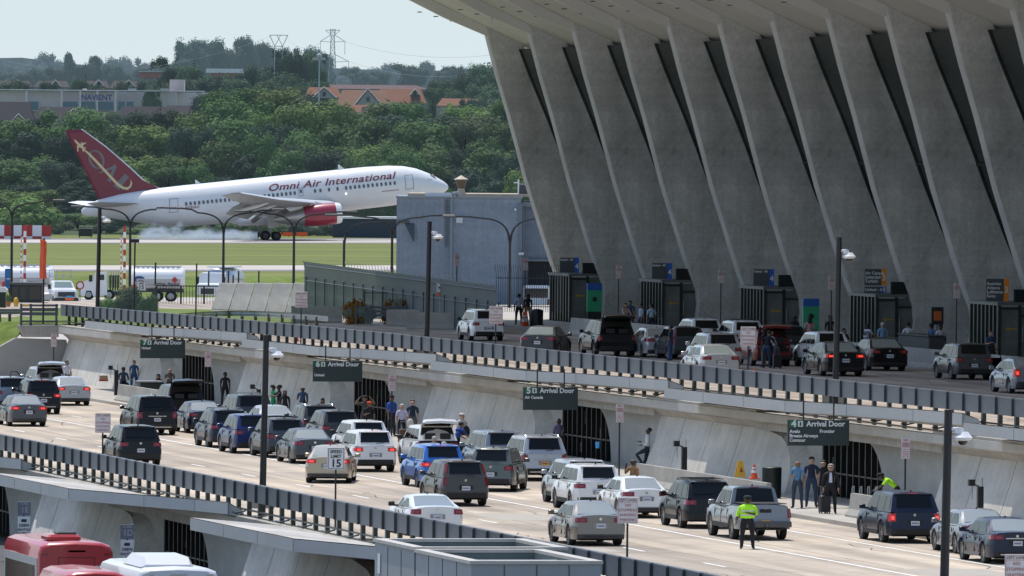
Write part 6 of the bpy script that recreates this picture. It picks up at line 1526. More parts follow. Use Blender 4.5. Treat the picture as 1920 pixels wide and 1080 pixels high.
# small car and equipment behind the black fence
for i, (px, py, lab, nm_) in enumerate(((92,552,'grey and red parked vehicle left of the white work truck','utility_vehicle'),)):
    p = gnd(px,571,YZ); t = empty(nm_, p, TH_R, lab, 'vehicle'); MB().loft([[(-.9,y,.4),(.9,y,.4),(.85,y,z),(-.85,y,z)] for y, z in ((0,.9),(.9,1.0),(1.4,1.5),(3,1.5),(3.6,1.0),(4.2,.9))], cap0=True, cap1=True).build('body', paint('light grey',(.4,.4,.4)), t); MB().add([(-.75,.95,1.05),(.75,.95,1.05),(.7,1.38,1.46),(-.7,1.38,1.46)],[(0,1,2,3)]).build('windshield', GLASSD, t); wheelset(t,[-.8,.8],[.7,3.4],.33,.1)
# red/white height poles, banner, signs, booth
def rwpole(px, top, base, Y, label, w_=.16, n=11):
    p = far(px, top, Y); zb = far(px, base, Y).z; t = empty('striped_pole', (p.x, p.y, zb), 0, label, 'pole', 'red and white striped poles'); h = (p.z-zb)/n
    a, b = MB(), MB()
    for i in range(n): (a if (n-i) % 2 else b).tube((0,0,i*h),(0,0,(i+1)*h-.002),w_,n=8)
    a.build('red_band', RED, t); b.build('white_band', WHITE, t)
rwpole(47, 422, 568, 690, 'thick red and white striped pole in front of the grey booth', .10, 13)
rwpole(40, 440, 562, 700, 'thin red and white striped pole left of the thick one', .035, 25)
rwpole(234, 424, 545, 720, 'thick red and white striped pole left of the tanker', .10, 11)
rwpole(227.5, 440, 545, 730, 'thin red and white striped pole left of the tanker', .035, 21)
def Yt(name, px, py, Y, label, cat, group=None): p = far(px, py, Y); return empty(name, p, TH_R, label, cat, group)
t = Yt('feather_banner', 80.5, 608, 525, 'tall orange feather banner on a black pole', 'banner'); s = 35.2
MB().tube((0,0,0),((1)/s,0,(608-447)/s),.055,n=6).build('pole', BLACK, t)
m = MB().loft([[(-.19+.02*math.sin(k),-.02,(608-y)/s),(.0,-.08+.03*math.sin(k*2),(608-y)/s),(.16-(.0 if k else .1)+.02*math.sin(k*1.3),-.02,(608-y)/s)] for k, y in enumerate((449,455,470,485,500,512,523))], close=False); m.build('flag', mat('banner orange', (.80,.13,.05), .7), t)
t = Yt('information_sign', 21, 590, 640, 'blue information sign on a black post at the left edge', 'sign'); s = 29
MB().tube((0,0,0),(0,0,3.0),.05,n=6).build('post', BLACK, t); MB().box(-.43,-.08,-.08,-.02,2.35,3.0).box(-.43,-.08,-.08,-.02,1.72,2.3).build('panel', mat('blue sign', (.02,.16,.42), .5), t)
def round_sign(px, py, post_y, Y, label, col, txt, rr=.3):
    t = Yt('round_sign', px, post_y, Y, label, 'sign'); s = 18500/Y; h = (post_y-py)/s
    MB().tube((0,.02,0),(0,.02,h),.03,n=5).build('post', BLACK, t); MB().lathe([(rr,-.01),(rr,-.03)], (0,0,h), 'y', 20).build('face', col, t); MB().lathe([(rr*.68,-.031),(rr*.68,-.04)], (0,0,h), 'y', 20).build('centre', SIGNW if col == RED else RED, t)
    return t
round_sign(150, 535, 566, 700, 'round white sign with a red ring beside the work truck', RED, '')
round_sign(16.5, 526, 548, 700, 'round red no entry sign at the left edge', RED, '', .28)
t = Yt('guard_booth', 50, 570, 640, 'low grey security booth with dark windows behind the rail', 'booth'); s = 28.9
MB().box(-1.15,1.0,0,2.2,0,1.25).build('wall', DGREY, t); MB().box(-1.3,1.15,-.2,2.4,1.253,1.4).build('roof', mat('booth roof', (.10,.11,.11), .6), t)
for x0, x1 in ((-1.0,-.55),(-.42,-.05),(.2,.85)): MB().box(x0,x1,-.02,0,.3,1.1).build('window', GLASSD, t)
t = Yt('green_bin', 4, 577, 600, 'dark green bin shelter with a pale rounded top at the left edge', 'bin'); MB().box(-.6,.2,0,.8,0,.95).build('body', DARKGREEN, t); MB().loft([[(-.65,y,.95),(.28,y,.95),(.32,y,1.1),(.15,y,1.25),(-.65,y,1.28)] for y in (-.05,.85)], cap0=True, cap1=True).build('lid', WHITE, t)
t = Yt('fire_hydrant', 30, 575, 600, 'yellow fire hydrant beside the low grey rail', 'hydrant'); MB().lathe([(.15,0),(.13,.05),(.12,.35),(.16,.38),(.10,.52),(.02,.56)], n=10).tube((-.2,0,.25),(.2,0,.25),.05,n=6).build('body', YELLOW, t)
t = Yt('planter', 15, 575, 610, 'orange planter with a small green shrub at the left edge', 'planter'); MB().lathe([(.14,0),(.2,.35),(.18,.36)], n=8).build('pot', mat('terracotta',(.5,.2,.06),.7), t); place('foliage', TRP[('bush',0)][0], G3, t, (0,0,.3)).scale = (.5,.5,.6)
t = Yt('red_fire_cabinet', 7.5, 553, 700, 'red cylinder standing at the left edge behind the booth', 'cylinder'); MB().lathe([(.18,0),(.18,.85),(.1,1.0),(.03,1.05)], n=10).build('body', RED, t)
# bushes by the ramp
for i, (px, py, top, w_, mm, lab) in enumerate(((104,588,561,36,G3,'small bright green bush behind the low grey rail'),(205,592,550,44,G3,'bright green bush left of the taller grey green shrub'),(245,595,532,70,G4,'tall grey green shrub below the 15 speed limit sign'),(275,596,545,40,G1,'green shrub right of the 15 speed limit sign'),(160,592,562,40,G4,'low olive bush right of the work truck'))):
    p = gnd(px, py, UZ-.2); tree(px, top, p.y/math.cos(TH), w_, mm, lab, 'bush', UZ-.2, group='bushes beside the ramp', v=i)
for i, (px, py, top, w_, lab) in enumerate(((672,588,553,66,'rounded orange green shrub left of the louvred rail'),(745,583,548,62,'orange tipped shrub behind the black fence left'),(790,583,550,50,'orange tipped shrub behind the black fence right'))):
    tree(px, top, 570, w_, leafmat('orange shrub', (.21,.085,.018)), lab, 'bush', UZ, group='orange tipped shrubs', v=i)
    tree(px+4, top+12, 569.6, w_*.9, G1, 'green lower growth of the '+lab, 'bush', UZ, group='orange tipped shrubs', v=i+1)
# sloped concrete blocks stacked side by side
for i in range(6):
    fx = [(402,434),(436,468),(470,502),(504,540),(542,575),(577,653)][i]
    Yb = 611 - i*2.5
    s = 18500/Yb; p = far((fx[0]+fx[1])/2, 586 + i*.8, Yb); p.z = UZ; t = empty('concrete_block', p, TH_R+R_(0), ['sloped concrete block at the left end of the row','second sloped concrete block from the left','third sloped concrete block from the left','fourth sloped concrete block from the left','fifth sloped concrete block from the left','wide concrete block at the right end of the row'][i], 'concrete block', 'sloped concrete blocks stored in a row')
    wv = (fx[1]-fx[0])/s; h = (586-533)/s + .05*i; sl_ = 8/s
    top_in = .45
    MB().hexa([(-wv/2-sl_,-.2,-.1),(wv/2-(0 if i == 5 else sl_),-.2,-.1),(wv/2-(0 if i == 5 else sl_),3.,-.1),(-wv/2-sl_,3.,-.1)],[(-wv/2+sl_,1.3,h),(wv/2+(-.1 if i == 5 else sl_),1.3,h-.04),(wv/2+(-.1 if i == 5 else sl_),2.6,h-.04),(-wv/2+sl_,2.6,h)])  .build('body', layered('block concrete', (.47,.45,.41), [((.5,.5,1.2),7,.3,.7,.80,1.08),((2.5,2,.2),5,.35,.65,.88,1.05)], .9), t)
    MB().tube((-wv/2-sl_*.5,-.26,.15),(wv/2,-.26,.1),.02,n=4).build('cable', BLACK, t)
# curved guard rail + low grey slat rail at the ramp
def guard(pts, z, label, hgt=.7):
    P_ = [gnd(x, y, z) for x, y in pts]; t = empty('guard_rail', P_[0], 0, label, 'guard rail'); L = P_[0]
    rows = []
    for dz, dx in ((.42,0),(.48,.07),(.56,.0),(.64,.07),(.72,0)): rows.append([tuple(p-L+Vector((0,dx,dz))) for p in P_])
    MB().loft(rows, close=False).build('beam', GALV, t)
    m = MB()
    for a, b in zip(P_, P_[1:]):
        for k in range(2): q_ = a.lerp(b, k/2)-L; m.box(q_.x-.08,q_.x+.08,q_.y+.1,q_.y+.25,-.05,.62)
    m.build('post', mat('timber post', (.16,.13,.10), .9), t)
guard([(330,612),(380,608),(430,606),(480,607),(530,610),(575,613),(615,617)], UZ, 'curved galvanised guard rail in front of the concrete blocks')
guard([(-40,603),(0,603),(38,603)], UZ+.2, 'galvanised guard rail at the left edge on the grass')
t = empty('slat_fence', onx(40, 606, 92), 0, 'short blue grey slat fence at the left end of the upper railing', 'fence'); s = 18500/t.location.y; A = yplane(38,608,547.); t.location = A; s = 33.5
for z0, z1 in ((1.0,1.12),(.74,.92),(.5,.68),(.12,.22),(-.02,.03)): MB().box(0,2.15,0,.06,z0,z1).build('slat', GREYMETAL, t)
for x in (0,.55,2.0): MB().box(x,x+.12,.06,.16,-.1,1.15).build('post', GREYMETAL, t)
MB().box(.1,.5,-.02,0,1.03,1.12).build('reflector', YELLOW, t)
# black fence with white vehicles behind, speed sign, thin posts
t = Yt('metal_fence', 365, 586, 640, 'black metal bar fence in front of the parked fuel trucks', 'fence'); s = 28.9
m = MB()
for i in range(28): m.box(-2.45+i*.19,-2.42+i*.19,0,.03,.05,1.7)
m.box(-2.5,2.9,0,.05,1.68,1.75).box(-2.5,2.9,0,.05,.1,.18); 
for x in (-2.5,-.9,.6,2.1): m.box(x-.06,x+.06,-.01,.06,0,1.72)
m.build('bars', DARKGREEN, t)
MB().hexa([(-3.6,-.05,-.2),(-2.5,-.05,-.2),(-2.5,.1,-.2),(-3.6,.1,-.2)],[(-2.52,-.05,1.7),(-2.48,-.05,1.7),(-2.48,.1,1.7),(-2.52,.1,1.7)]).build('end_panel', DGREY, t)
t = Yt('low_wall', 360, 592, 632, 'low stone and concrete kerb wall below the black metal fence', 'wall'); MB().box(-2.0,3.5,0,.4,-.2,.25).build('coping', CONC, t); MB().box(-2.9,-2.0,0,.4,-.2,.3).build('stone_end', mat('brown stone', (.2,.14,.09), .9, var=.3), t)
for i, (px, py) in enumerate(((330,583),(400,580))):
    t = Yt('stored_pipes', px, py, 650, ['white wrapped material lying behind the black metal fence, left','white wrapped material lying behind the black metal fence, right'][i], 'stored material', 'white material behind the fence'); m = MB()
    for k in range(5): m.tube((-1.2,.1*k,.1+.06*(k%3)),(1.1,.1*k,.12+.06*((k+1)%3)),.07,n=6)
    m.build('bundle', WHITE, t)
# ------------------------------------------------------------------ signs and poles
REDL = mat('red sign lettering', (.50,.17,.19), .6); BLKL = mat('black sign lettering', (.03,.03,.03), .6)
G_NS = 'LEFT LANES NO STOPPING WAITING PARKING signs'
def nostop(px, py, X, zb, label, blank=False):
    p = onx(px, py, X); h = p.z - zb; t = empty('no_stopping_sign', (X, p.y, zb), 0, label, 'sign', G_NS)
    MB().tube((0,.03,-.2),(0,.03,h+.2),.032,n=6).build('post', BLACK, t)
    MB().bev(-.31,.31,-.012,.012,h-.39,h+.39,.01).build('plate', mat('sign plate worn', (.66,.65,.645), .5, var=.06, scale=3), t)
    m = MB()
    for x0,x1,z0,z1 in ((-.29,.29,.362,.372),(-.29,.29,-.372,-.362),(-.29,-.282,-.355,.355),(.282,.29,-.355,.355),(-.277,.277,.235,.241)): m.box(x0,x1,-.02,-.013,h+z0,h+z1)
    m.build('border', REDL, t)
    text('LEFT LANES', .10, mat('faded lettering', (.30,.18,.18), .6), t, (0,-.02,h+.30), bold=.001)
    for k, wd in enumerate(('NO','STOPPING','WAITING','PARKING')): text(wd, .118, REDL, t, (0,-.02,h+.15-k*.145), bold=.0)
nostop(193,793,63,0,'LEFT LANES NO STOPPING sign beside the black SUV at the lower railing')
nostop(1177,957,63,0,'LEFT LANES NO STOPPING sign in front of the bronze sedan')
nostop(1906,1068,63,0,'LEFT LANES NO STOPPING sign in the bottom right corner')
nostop(565,562,88.2,UZ,'LEFT LANES NO STOPPING sign in front of the concrete blocks')
nostop(930,591,88.2,UZ,'LEFT LANES NO STOPPING sign in front of the white SUV on the upper road')
nostop(1403,631,88.2,UZ,'LEFT LANES NO STOPPING sign beside the silver sedan on the upper road')
def speed(px, py, X, zb, label, D=None):
    p = onx(px, py, X) if D is None else far(px, py, D); h = p.z - zb; t = empty('speed_limit_sign', (p.x, p.y, zb), 0 if D is None else -TH, label, 'sign', 'SPEED LIMIT 15 signs')
    MB().tube((0,.03,-.2),(0,.03,h+.2),.032,n=6).build('post', BLACK, t); MB().bev(-.305,.305,-.012,.012,h-.38,h+.38,.01).build('plate', SIGNW, t)
    m = MB()
    for x0,x1,z0,z1 in ((-.28,.28,.34,.355),(-.28,.28,-.355,-.34),(-.28,-.265,-.34,.34),(.265,.28,-.34,.34)): m.box(x0,x1,-.02,-.013,h+z0,h+z1)
    m.build('border', BLKL, t)
    text('SPEED', .155, BLKL, t, (0,-.02,h+.235), bold=.003); text('LIMIT', .155, BLKL, t, (0,-.02,h+.075), bold=.003); text('15', .37, BLKL, t, (0,-.02,h-.17), bold=.008)
speed(630,860,63,0,'SPEED LIMIT 15 sign in front of the champagne sedan')
speed(265,534,0,UZ,'SPEED LIMIT 15 sign beside the bushes on the left',D=640)
def curb(px, py, X, zb, label, group):
    p = onx(px, py, X); h = p.z - zb; t = empty('kerb_sign', (X, p.y, zb), 0, label, 'sign', group)
    MB().tube((0,.03,-.05),(0,.03,h+.2),.035,n=6).build('post', BLACK, t)
    MB().box(-.15,.15,-.012,.012,h-.02,h+.36).build('upper_plate', mat('pink white plate', (.60,.55,.55), .5), t); MB().box(-.15,.15,-.012,.012,h-.36,h-.035).build('lower_plate', MATS['pink white plate'], t)
    text('NO', .10, REDL, t, (0,-.02,h+.29), bold=.003); text('PARKING\nSTOPPING\nWAITING', .062, REDL, t, (0,-.02,h+.125), bold=.001)
    m = MB(); m.box(-.12,.12,-.02,-.013,h-.12,h-.10).box(-.12,.12,-.02,-.013,h-.18,h-.165).box(-.11,.11,-.02,-.013,h-.235,h-.22).build('small_print', REDL, t)
    m = MB().add([(-.12,-.02,h-.30),(-.05,-.02,h-.265),(-.05,-.02,h-.335)],[(0,1,2)]).add([(.12,-.02,h-.30),(.05,-.02,h-.265),(.05,-.02,h-.335)],[(0,1,2)]).build('arrow', REDL, t)
for px, py, lb in ((101,638,'left of the 7D arrival sign'),(390,674,'right of the 7D arrival sign'),(735,718,'right of the 6D arrival sign'),(1162,775,'right of the 5D arrival sign'),(1698,841,'right of the 4D arrival sign')):
    curb(px, py, 84., .15, 'narrow NO parking kerb sign '+lb, 'narrow kerb signs of the arrivals level')
for px, py, lb in ((857,487,'in front of the grey metal building'),(985,495,'left of the 4D vestibule'),(1160,510,'left of the 4C vestibule'),(1352,518,'left of the 4B vestibule'),(1559,530,'behind the black camera pole'),(1794,545,'left of the rightmost orange gate sign')):
    curb(px, py, 114.2, UZ+.15, 'narrow NO parking kerb sign '+lb, 'narrow kerb signs of the departures level')
def campole(px, yt, X, zb, label, rt=.085, px2=None):
    p = onx(px, yt, X); h = p.z - zb; t = empty('camera_pole', (X, p.y, zb), 0, label, 'camera pole', 'tall black poles with white dome cameras'); ln = -.012
    MB().tube((0,0,-.3),(h*.016,0,h),.125,.105,n=12).build('pole', BLACK, t, smooth=50)
    MB().box(-.45,.45,-.06,.2,.25,.95).build('base_box', mat('grey base box', (.30,.29,.27), .7), t)
    c = (h*.016+.38, -.05, h-.72)
    m = MB().tube((.05,0,h-.52),(.38,-.05,h-.50),.05,n=8).tube((.1,0,h-.42),(.1,0,h-.66),.07,n=8); m.tube((.38,-.05,h-.46),(.38,-.05,h-.62),.09,.14,n=12); m.build('bracket', WHITE, t)
    MB().lathe([(.14,.14),(.2,.06),(.26,.0),(.25,-.05),(.16,-.09)], c, 'z', 16).build('camera_housing', WHITE, t, smooth=40)
    MB().ball((c[0],c[1],c[2]-.10),(.13,.13,.12),12,8).build('camera_dome', GLASSD, t, smooth=60)
campole(494,628,63.1,0,'tall black camera pole standing among the cars beside the SPEED LIMIT 15 sign')
campole(1771,768,63.1,0,'tall black camera pole at the bottom right in front of the dark blue SUV')
campole(801,415,88.3,UZ,'tall black camera pole in front of the grey metal building')
campole(1568,445,88.3,UZ,'tall black camera pole in front of the black sedan on the upper road')
campole(183.5,390,88.3,UZ,'tall black camera pole at the left in front of the airliner tail')
def thin(px, top, base, D, label, r=.05, tee=False):
    p = far(px, base, D); h = (base-top)*D/FPX; t = empty('thin_post', p, -TH, label, 'post', 'slim black posts beside the ramp'); MB().tube((0,0,0),(.01*h,0,h),r,n=6).build('pole', BLACK, t)
    if tee: MB().box(-.28,.28,-.12,.12,h-.06,h+.13).build('lamp_head', BLACK, t)
thin(250.5,453,600,560,'slim black post with a small box lamp head near the bushes',.05,True)
thin(367,494,595,560,'slim black post at the right end of the metal fence',.045)
thin(291,492,535,620,'short black post at the left end of the metal fence',.06)
for i, (x, y0, y1) in enumerate(((391,508,534),(428,508,530),(437,516,527),(447,508,528),(485,508,528))):
    thin(x,y0,y1+4,700,['short black post left of the front facing tanker cab','short black post right of the tanker cab','small black marker right of the tanker cab','short black post further right of the tanker','short black post left of the tall lamp'][i],.06)
# twin arm street lamps
LP_ = mat('lamp post black', (.015,.017,.018), .5)
def lamp(px, ysplit, ytop, base, D, arms, label, tip=None):
    p = far(px, base, D); s = FPX/D; t = empty('street_lamp', p, -TH, label, 'street lamp', 'curved black street lamps beside the airfield'); hs = (base-ysplit)/s; ht = (base-ytop)/s
    MB().tube((0,0,0),(0,0,hs),.10,.08,n=8).build('pole', LP_, t)
    for sg, ln, dy in arms:
        L_ = ln/s; pts = [(0,0,hs-.3),(sg*.10,0,hs+.25*(ht-hs))]
        for k in range(1, 8):
            a = k/7*math.pi/2; pts.append((sg*(.15+1.55*(1-math.cos(a))), 0, hs+.25*(ht-hs)+(ht-hs)*.68*math.sin(a)))
        pts += [(sg*L_*.75,0,ht+dy/s*.6),(sg*L_,0,ht+dy/s)]
        MB().path(pts, [.075]*3+[.06]*(len(pts)-3), 6).build('arm', LP_, t)
        x = sg*(L_+.35); MB().bev(min(x-.42,x+.42),max(x-.42,x+.42),-.14,.14,ht+dy/s-.07,ht+dy/s+.08,.05).build('lamp_head', mat('lamp head', (.08,.08,.08), .5), t)
lamp(21,402,378,590,650,((1,78,3),(-1,78,3)),'first curved twin arm street lamp at the left edge')
lamp(243,421,390,592,650,((1,66,1),(-1,90,2)),'curved twin arm street lamp below the airliner rear door')
lamp(418,431,397,592,650,((1,92,5),(-1,80,6)),'curved twin arm street lamp below the airliner wing tip')
lamp(550,433,399,592,650,((1,98,3),(-1,90,2)),'curved twin arm street lamp in front of the airliner engine')
lamp(734,440,405,594,632,((1,96,2),(-1,104,1)),'curved twin arm street lamp at the corner of the grey metal building')
lamp(644,450,414,592,640,((1,100,-1),),'single arm curved street lamp right of the airliner engine')
lamp(955,450,407,594,626,((1,60,1),(-1,104,0)),'curved twin arm street lamp in front of the grey metal building')
# ------------------------------------------------------------------ grey metal building, walls and fences on the left of the terminal
p = far(742, 600, 640); t = empty('metal_building', p, -TH, 'blue grey corrugated metal building with a rooftop vent', 'building'); s = FPX/640
def B_(px, py): return ((px-742)/s, (600-py)/s)
CORR = layered('corrugated grey blue', (.25,.30,.36), [((.2,.2,1.0),7,.3,.7,.86,1.08),((14,1,.25),3,.35,.65,.90,1.06),((5,5,5),4,.3,.7,.9,1.08)], .6)
X1 = B_(1075,0)[0]; Hh = B_(0,371)[1]
MB().box(0, B_(975,0)[0], 0, 16, 0, Hh-.0).build('wall', CORR, t)
MB().box(B_(975,0)[0]+.02, X1, 1.2, 16, 0, Hh-.5).build('wall', CORR, t)
m = MB()
for i in range(20): x = B_(977,0)[0]+.08+i*.17; m.box(x, x+.08, 1.12, 1.2, B_(0,488)[1], Hh-.5)
m.build('cladding_rib', CORR, t)
m = MB()
for i in range(95): x = .03+i*.085; m.box(x, x+.03, -.012, 0, .02, Hh-.25)
m.build('cladding_rib', CORR, t)
MB().box(-.06, B_(975,0)[0]+.1, -.10, 16.1, Hh+.003, Hh+.12).box(B_(975,0)[0]+.11, X1+.1, .9, 16.1, Hh-.497, Hh-.2).build('roof_trim', mat('roof trim', (.20,.23,.27), .6), t)
MB().box(B_(762,0)[0], X1, 1.5, 15, Hh+.125, Hh+.30).build('roof', mat('roof gravel', (.42,.35,.26), .9, var=.2, scale=1.), t)
m = MB().box(B_(795,0)[0], B_(845,0)[0], 1.0, 1.4, Hh+.125, Hh+.36); m.build('roof_flashing', mat('bright flashing', (.6,.62,.64), .5), t)
MB().hexa([(B_(757,0)[0],-.02,B_(0,418)[1]),(B_(776,0)[0],-.02,B_(0,418)[1]),(B_(776,0)[0],0,B_(0,418)[1]),(B_(757,0)[0],0,B_(0,418)[1])],[(B_(774,0)[0],-.5,B_(0,452)[1]),(B_(775,0)[0],-.5,B_(0,452)[1]),(B_(775,0)[0],0,B_(0,452)[1]),(B_(774,0)[0],0,B_(0,452)[1])]).build('hood', mat('hood dark', (.05,.065,.08), .6), t)
m = MB()
for i in range(26): z = B_(0,462)[1]+i*.12; m.box(B_(832,0)[0],B_(840,0)[0],-.08,-.03,z,z+.045)
m.build('louvre', mat('louvre', (.11,.13,.16), .6), t)
m = MB().tube((B_(845,0)[0],-.15,.5),(B_(845,0)[0],-.15,Hh+.1),.07,n=8); m.path([(B_(845,0)[0],-.15,Hh+.1),(B_(845,0)[0]+.05,-.1,Hh+.32),(B_(845,0)[0]+.3,.2,Hh+.36),(B_(845,0)[0]+.35,.4,Hh+.1)], .1, 8); m.build('pipe', mat('grey pipe', (.22,.25,.28), .4), t)
MB().box(B_(971,0)[0],B_(978,0)[0],-.1,1.1,0,Hh-.3).build('corner_post', mat('corner grey', (.14,.17,.2), .6), t)
MB().box(B_(990,0)[0], X1, 1.0, 1.18, 0, B_(0,488)[1]).build('opening', mat('opening dark', (.015,.016,.018), .9), t)
MB().box(B_(988,0)[0], X1, .9, 1.19, B_(0,488)[1], B_(0,484)[1]).build('opening_frame', mat('corner grey', (.14,.17,.2), .6), t)
MB().box(B_(854,0)[0],B_(866,0)[0],-.3,-.02,B_(0,417)[1],B_(0,407)[1]).build('wall_lamp', mat('wall lamp', (.5,.52,.52), .5), t)
MB().bev(B_(971,0)[0],B_(981,0)[0],-.4,-.12,B_(0,476)[1],B_(0,471)[1],.03).build('wall_lamp', mat('wall lamp', (.5,.52,.52), .5), t)
MB().box(B_(963,0)[0],B_(966,0)[0],-.1,0,B_(0,393)[1],B_(0,389)[1]).build('wall_box', WHITE, t)
t2 = empty('roof_vent', p + r0*((862-742)/s) + Vector((fw.x,fw.y,0))*3 + Vector((0,0,Hh+.28)), -TH, 'tan octagonal vent cowl on the roof of the grey metal building', 'roof vent')
k = 1/s
MB().lathe([(13*k,-.1),(9*k,2*k),(6.5*k,6*k),(6.5*k,10*k)], n=8).build('base', mat('vent tan', (.42,.36,.28), .7), t2)
MB().lathe([(6.5*k,10*k),(11*k,27*k)], n=8, cap=False).build('louvred_body', mat('vent rust brown', (.13,.09,.06), .8), t2)
MB().lathe([(6.5*k,10*k),(12*k,27.5*k)], n=8, cap=False).build('x', mat('vent rust brown', (.13,.09,.06), .8), t2).name = 'louvred_skin'
MB().lathe([(13.5*k,26.5*k),(13*k,28*k),(7*k,31*k),(1*k,35*k)], n=8).build('cap', mat('vent tan light', (.50,.43,.33), .7), t2)
t3 = empty('rooftop_unit', p + r0*((981-742)/s) + Vector((fw.x,fw.y,0))*3 + Vector((0,0,Hh+.25)), -TH, 'dark grey rooftop cooling unit beside the terminal pier', 'rooftop unit')
MB().box(-10*k,11*k,0,.7,0,19*k).build('housing', DGREY, t3); MB().box(-10.5*k,11.5*k,-.03,.73,19*k+.002,21*k).build('lid', GALV, t3)
m = MB()
for i in range(9): m.box(-9*k,10*k,-.03,0,(2+i*1.9)*k,(2.8+i*1.9)*k)
m.build('louvre', mat('louvre', (.11,.13,.16), .6), t3)
t4 = empty('mast', p + r0*((970-742)/s) + Vector((fw.x,fw.y,0))*3 + Vector((0,0,Hh+.25)), -TH, 'small white antenna mast beside the rooftop cooling unit', 'antenna'); MB().tube((0,0,0),(0,0,29*k),.05,n=6).build('pole', WHITE, t4); MB().box(-9*k,0,-.05,.05,22*k,24*k).build('panel', WHITE, t4)
# green grey curved top screen wall with railing in front
WALLG = layered('grey green screen wall', (.125,.14,.132), [((.3,.3,.6),6,.3,.7,.88,1.06)], .7)
A = far(570, 585, 600); B = far(930, 592, 545)
t = empty('screen_wall', A, 0, 'long grey green screen wall with a curved top in front of the grey metal building', 'wall')
d = (B-A); d.z = 0
def hgt(k): return ((585-490)/(FPX/600))*(1-k) + ((592-509)/(FPX/545))*k
rows = []
for k in [i/12 for i in range(13)]:
    q0 = d*k; h = hgt(k); tp = -.5 if k == 0 else 0
    rows.append([tuple(q0), tuple(q0+Vector((0,0,h-.85))), tuple(q0+Vector((0,-.05,h-.5))), tuple(q0+Vector((.0,.25,h-.12))), tuple(q0+Vector((0,.8,h)))])
MB().loft(rows, close=False).build('panel', WALLG, t, smooth=50)
m = MB()
for i in range(46):
    k = .25+i*.75/46; q0 = d*k + Vector((0,.9,hgt(k)-.05)); m.tube(tuple(q0), tuple(q0+Vector((-.1,0,.38))), .02, n=3)
m.build('spike', GALV, t)
m = MB()
for i in range(20):
    k = i/19; q0 = d*k + Vector((-.1,-1.2,0)); h = hgt(k)-.95; m.box(q0.x-.035,q0.x+.035,q0.y,q0.y+.05,-.3,h); m.ball((q0.x,q0.y+.02,h),.07,6,4)
m.build('fence_post', GREYMETAL, t)
m = MB()
for zz in (.25, 1.15): m.path([tuple(d*k+Vector((-.1,-1.2,hgt(k)-zz))) for k in (0,.5,1)], .03, 4)
m.build('fence_rail', GREYMETAL, t)
# black picket fence with orange signs
A = far(682, 587, 575); t = empty('picket_fence', A, -TH, 'low black picket fence in front of the screen wall', 'fence'); s = FPX/575
m = MB()
for i in range(62): x = i*.115*1.0; m.box(x, x+.025, 0, .03, 0, 1.28)
m.box(0,7.1,0,.04,1.16,1.2).box(0,7.1,0,.04,.1,.15)
for x in (0,1.6,3.2,4.9,7.1): m.box(x,x+.07,-.01,.06,0,1.33)
m.build('bars', BLACK, t); MB().box(4.95,7.0,.05,.08,.02,1.12).build('screen', mat('fence screen', (.03,.032,.03), .9), t)
for i, (x, y) in enumerate(((757,549),(748,552))[:1]):
    o = far(x, y, 574); tt = empty('warning_sign', o, -TH, 'small orange warning sign on the black picket fence', 'sign'); MB().box(-.18,.18,-.02,0,-.13,.13).build('plate', ORANGE, tt)
o = far(825, 586, 560); t = empty('dog_relief_sign', o, -TH, 'white sign with a dog pictogram above an orange plate', 'sign'); s = FPX/560
MB().box(-.04,.04,0,.05,0,1.65).build('post', GALV, t); MB().box(-.21,.21,-.03,-.001,1.17,1.66).build('plate', SIGNW, t); MB().box(-.17,.17,-.03,-.001,.92,1.13).build('orange_plate', ORANGE, t)
MB().box(-.10,.08,-.04,-.031,1.37,1.45).box(-.10,-.07,-.04,-.031,1.28,1.37).box(.04,.07,-.04,-.031,1.28,1.37).box(.07,.13,-.04,-.031,1.42,1.51).box(-.13,-.10,-.04,-.031,1.43,1.50).build('dog_pictogram', BLKL, t)
# louvred low rail and jersey barriers near the ramp
def jersey(p, L_, rz, label, h=.82, group=None, mt=None):
    t = empty('jersey_barrier', p, rz, label, 'concrete barrier', group)
    prof_ = [(-.31,0),(-.31,.08),(-.15,.30),(-.09,h),(.09,h),(.15,.30),(.31,.08),(.31,0)]
    MB().prism([(x, z) for x, z in prof_], 'y', .012, L_-.012).build('body', mt or JERSEY, t); return t
G_J1 = 'concrete barriers along the arrivals road'
def barrier_row(X, a0, n, L_, z, names, group, h=.85):
    for i in range(n): jersey((X, a0+i*L_, z), L_, 0, names % (['nearest','second','third','fourth','fifth','sixth','seventh','eighth','ninth','tenth','eleventh','twelfth','thirteenth','fourteenth','fifteenth','sixteenth','seventeenth','eighteenth','nineteenth','twentieth','twenty first','twenty second'][i]), h, group)
barrier_row(83.2, 478., 6, 4.1, .14, '%s concrete barrier in the row at the 7D kerb', G_J1)
barrier_row(83.4, 401., 3, 4.4, .14, '%s concrete barrier in the short row at the 5D kerb behind the grey SUV', G_J1)
barrier_row(83.2, 355.5, 4, 5.6, .14, '%s concrete barrier in the row at the 4D kerb left of the doorway', G_J1)
barrier_row(83.9, 334., 2, 5.6, .14, '%s concrete barrier behind the dark blue SUV', G_J1)
t = empty('planter_wall', (84.6, 405., .15), 0, 'low straight concrete wall in front of the 5D doorway', 'low wall'); MB().box(0,.5,0,7.5,0,.95).build('body', JERSEY, t)
barrier_row(113.3, 424., 18, 6.0, UZ-.01, '%s concrete barrier along the departures kerb counted from the right', 'concrete barriers along the departures kerb', .95)
J = [((862,618),'concrete barrier left of the white SUV'),((822,612),'concrete barrier right of the black camera pole'),((642,605),'concrete barrier at the left end of the louvred rail')]
for i, ((px,py),lb) in enumerate(J): jersey(gnd(px,py,UZ+.005), 3.0, R_(75 if i < 2 else 82), lb, .95, 'concrete barriers at the ramp end')
p = gnd(665, 609, UZ); t = empty('louvred_rail', p, -TH, 'low grey louvred rail between the concrete barriers', 'rail'); s = FPX/p.y
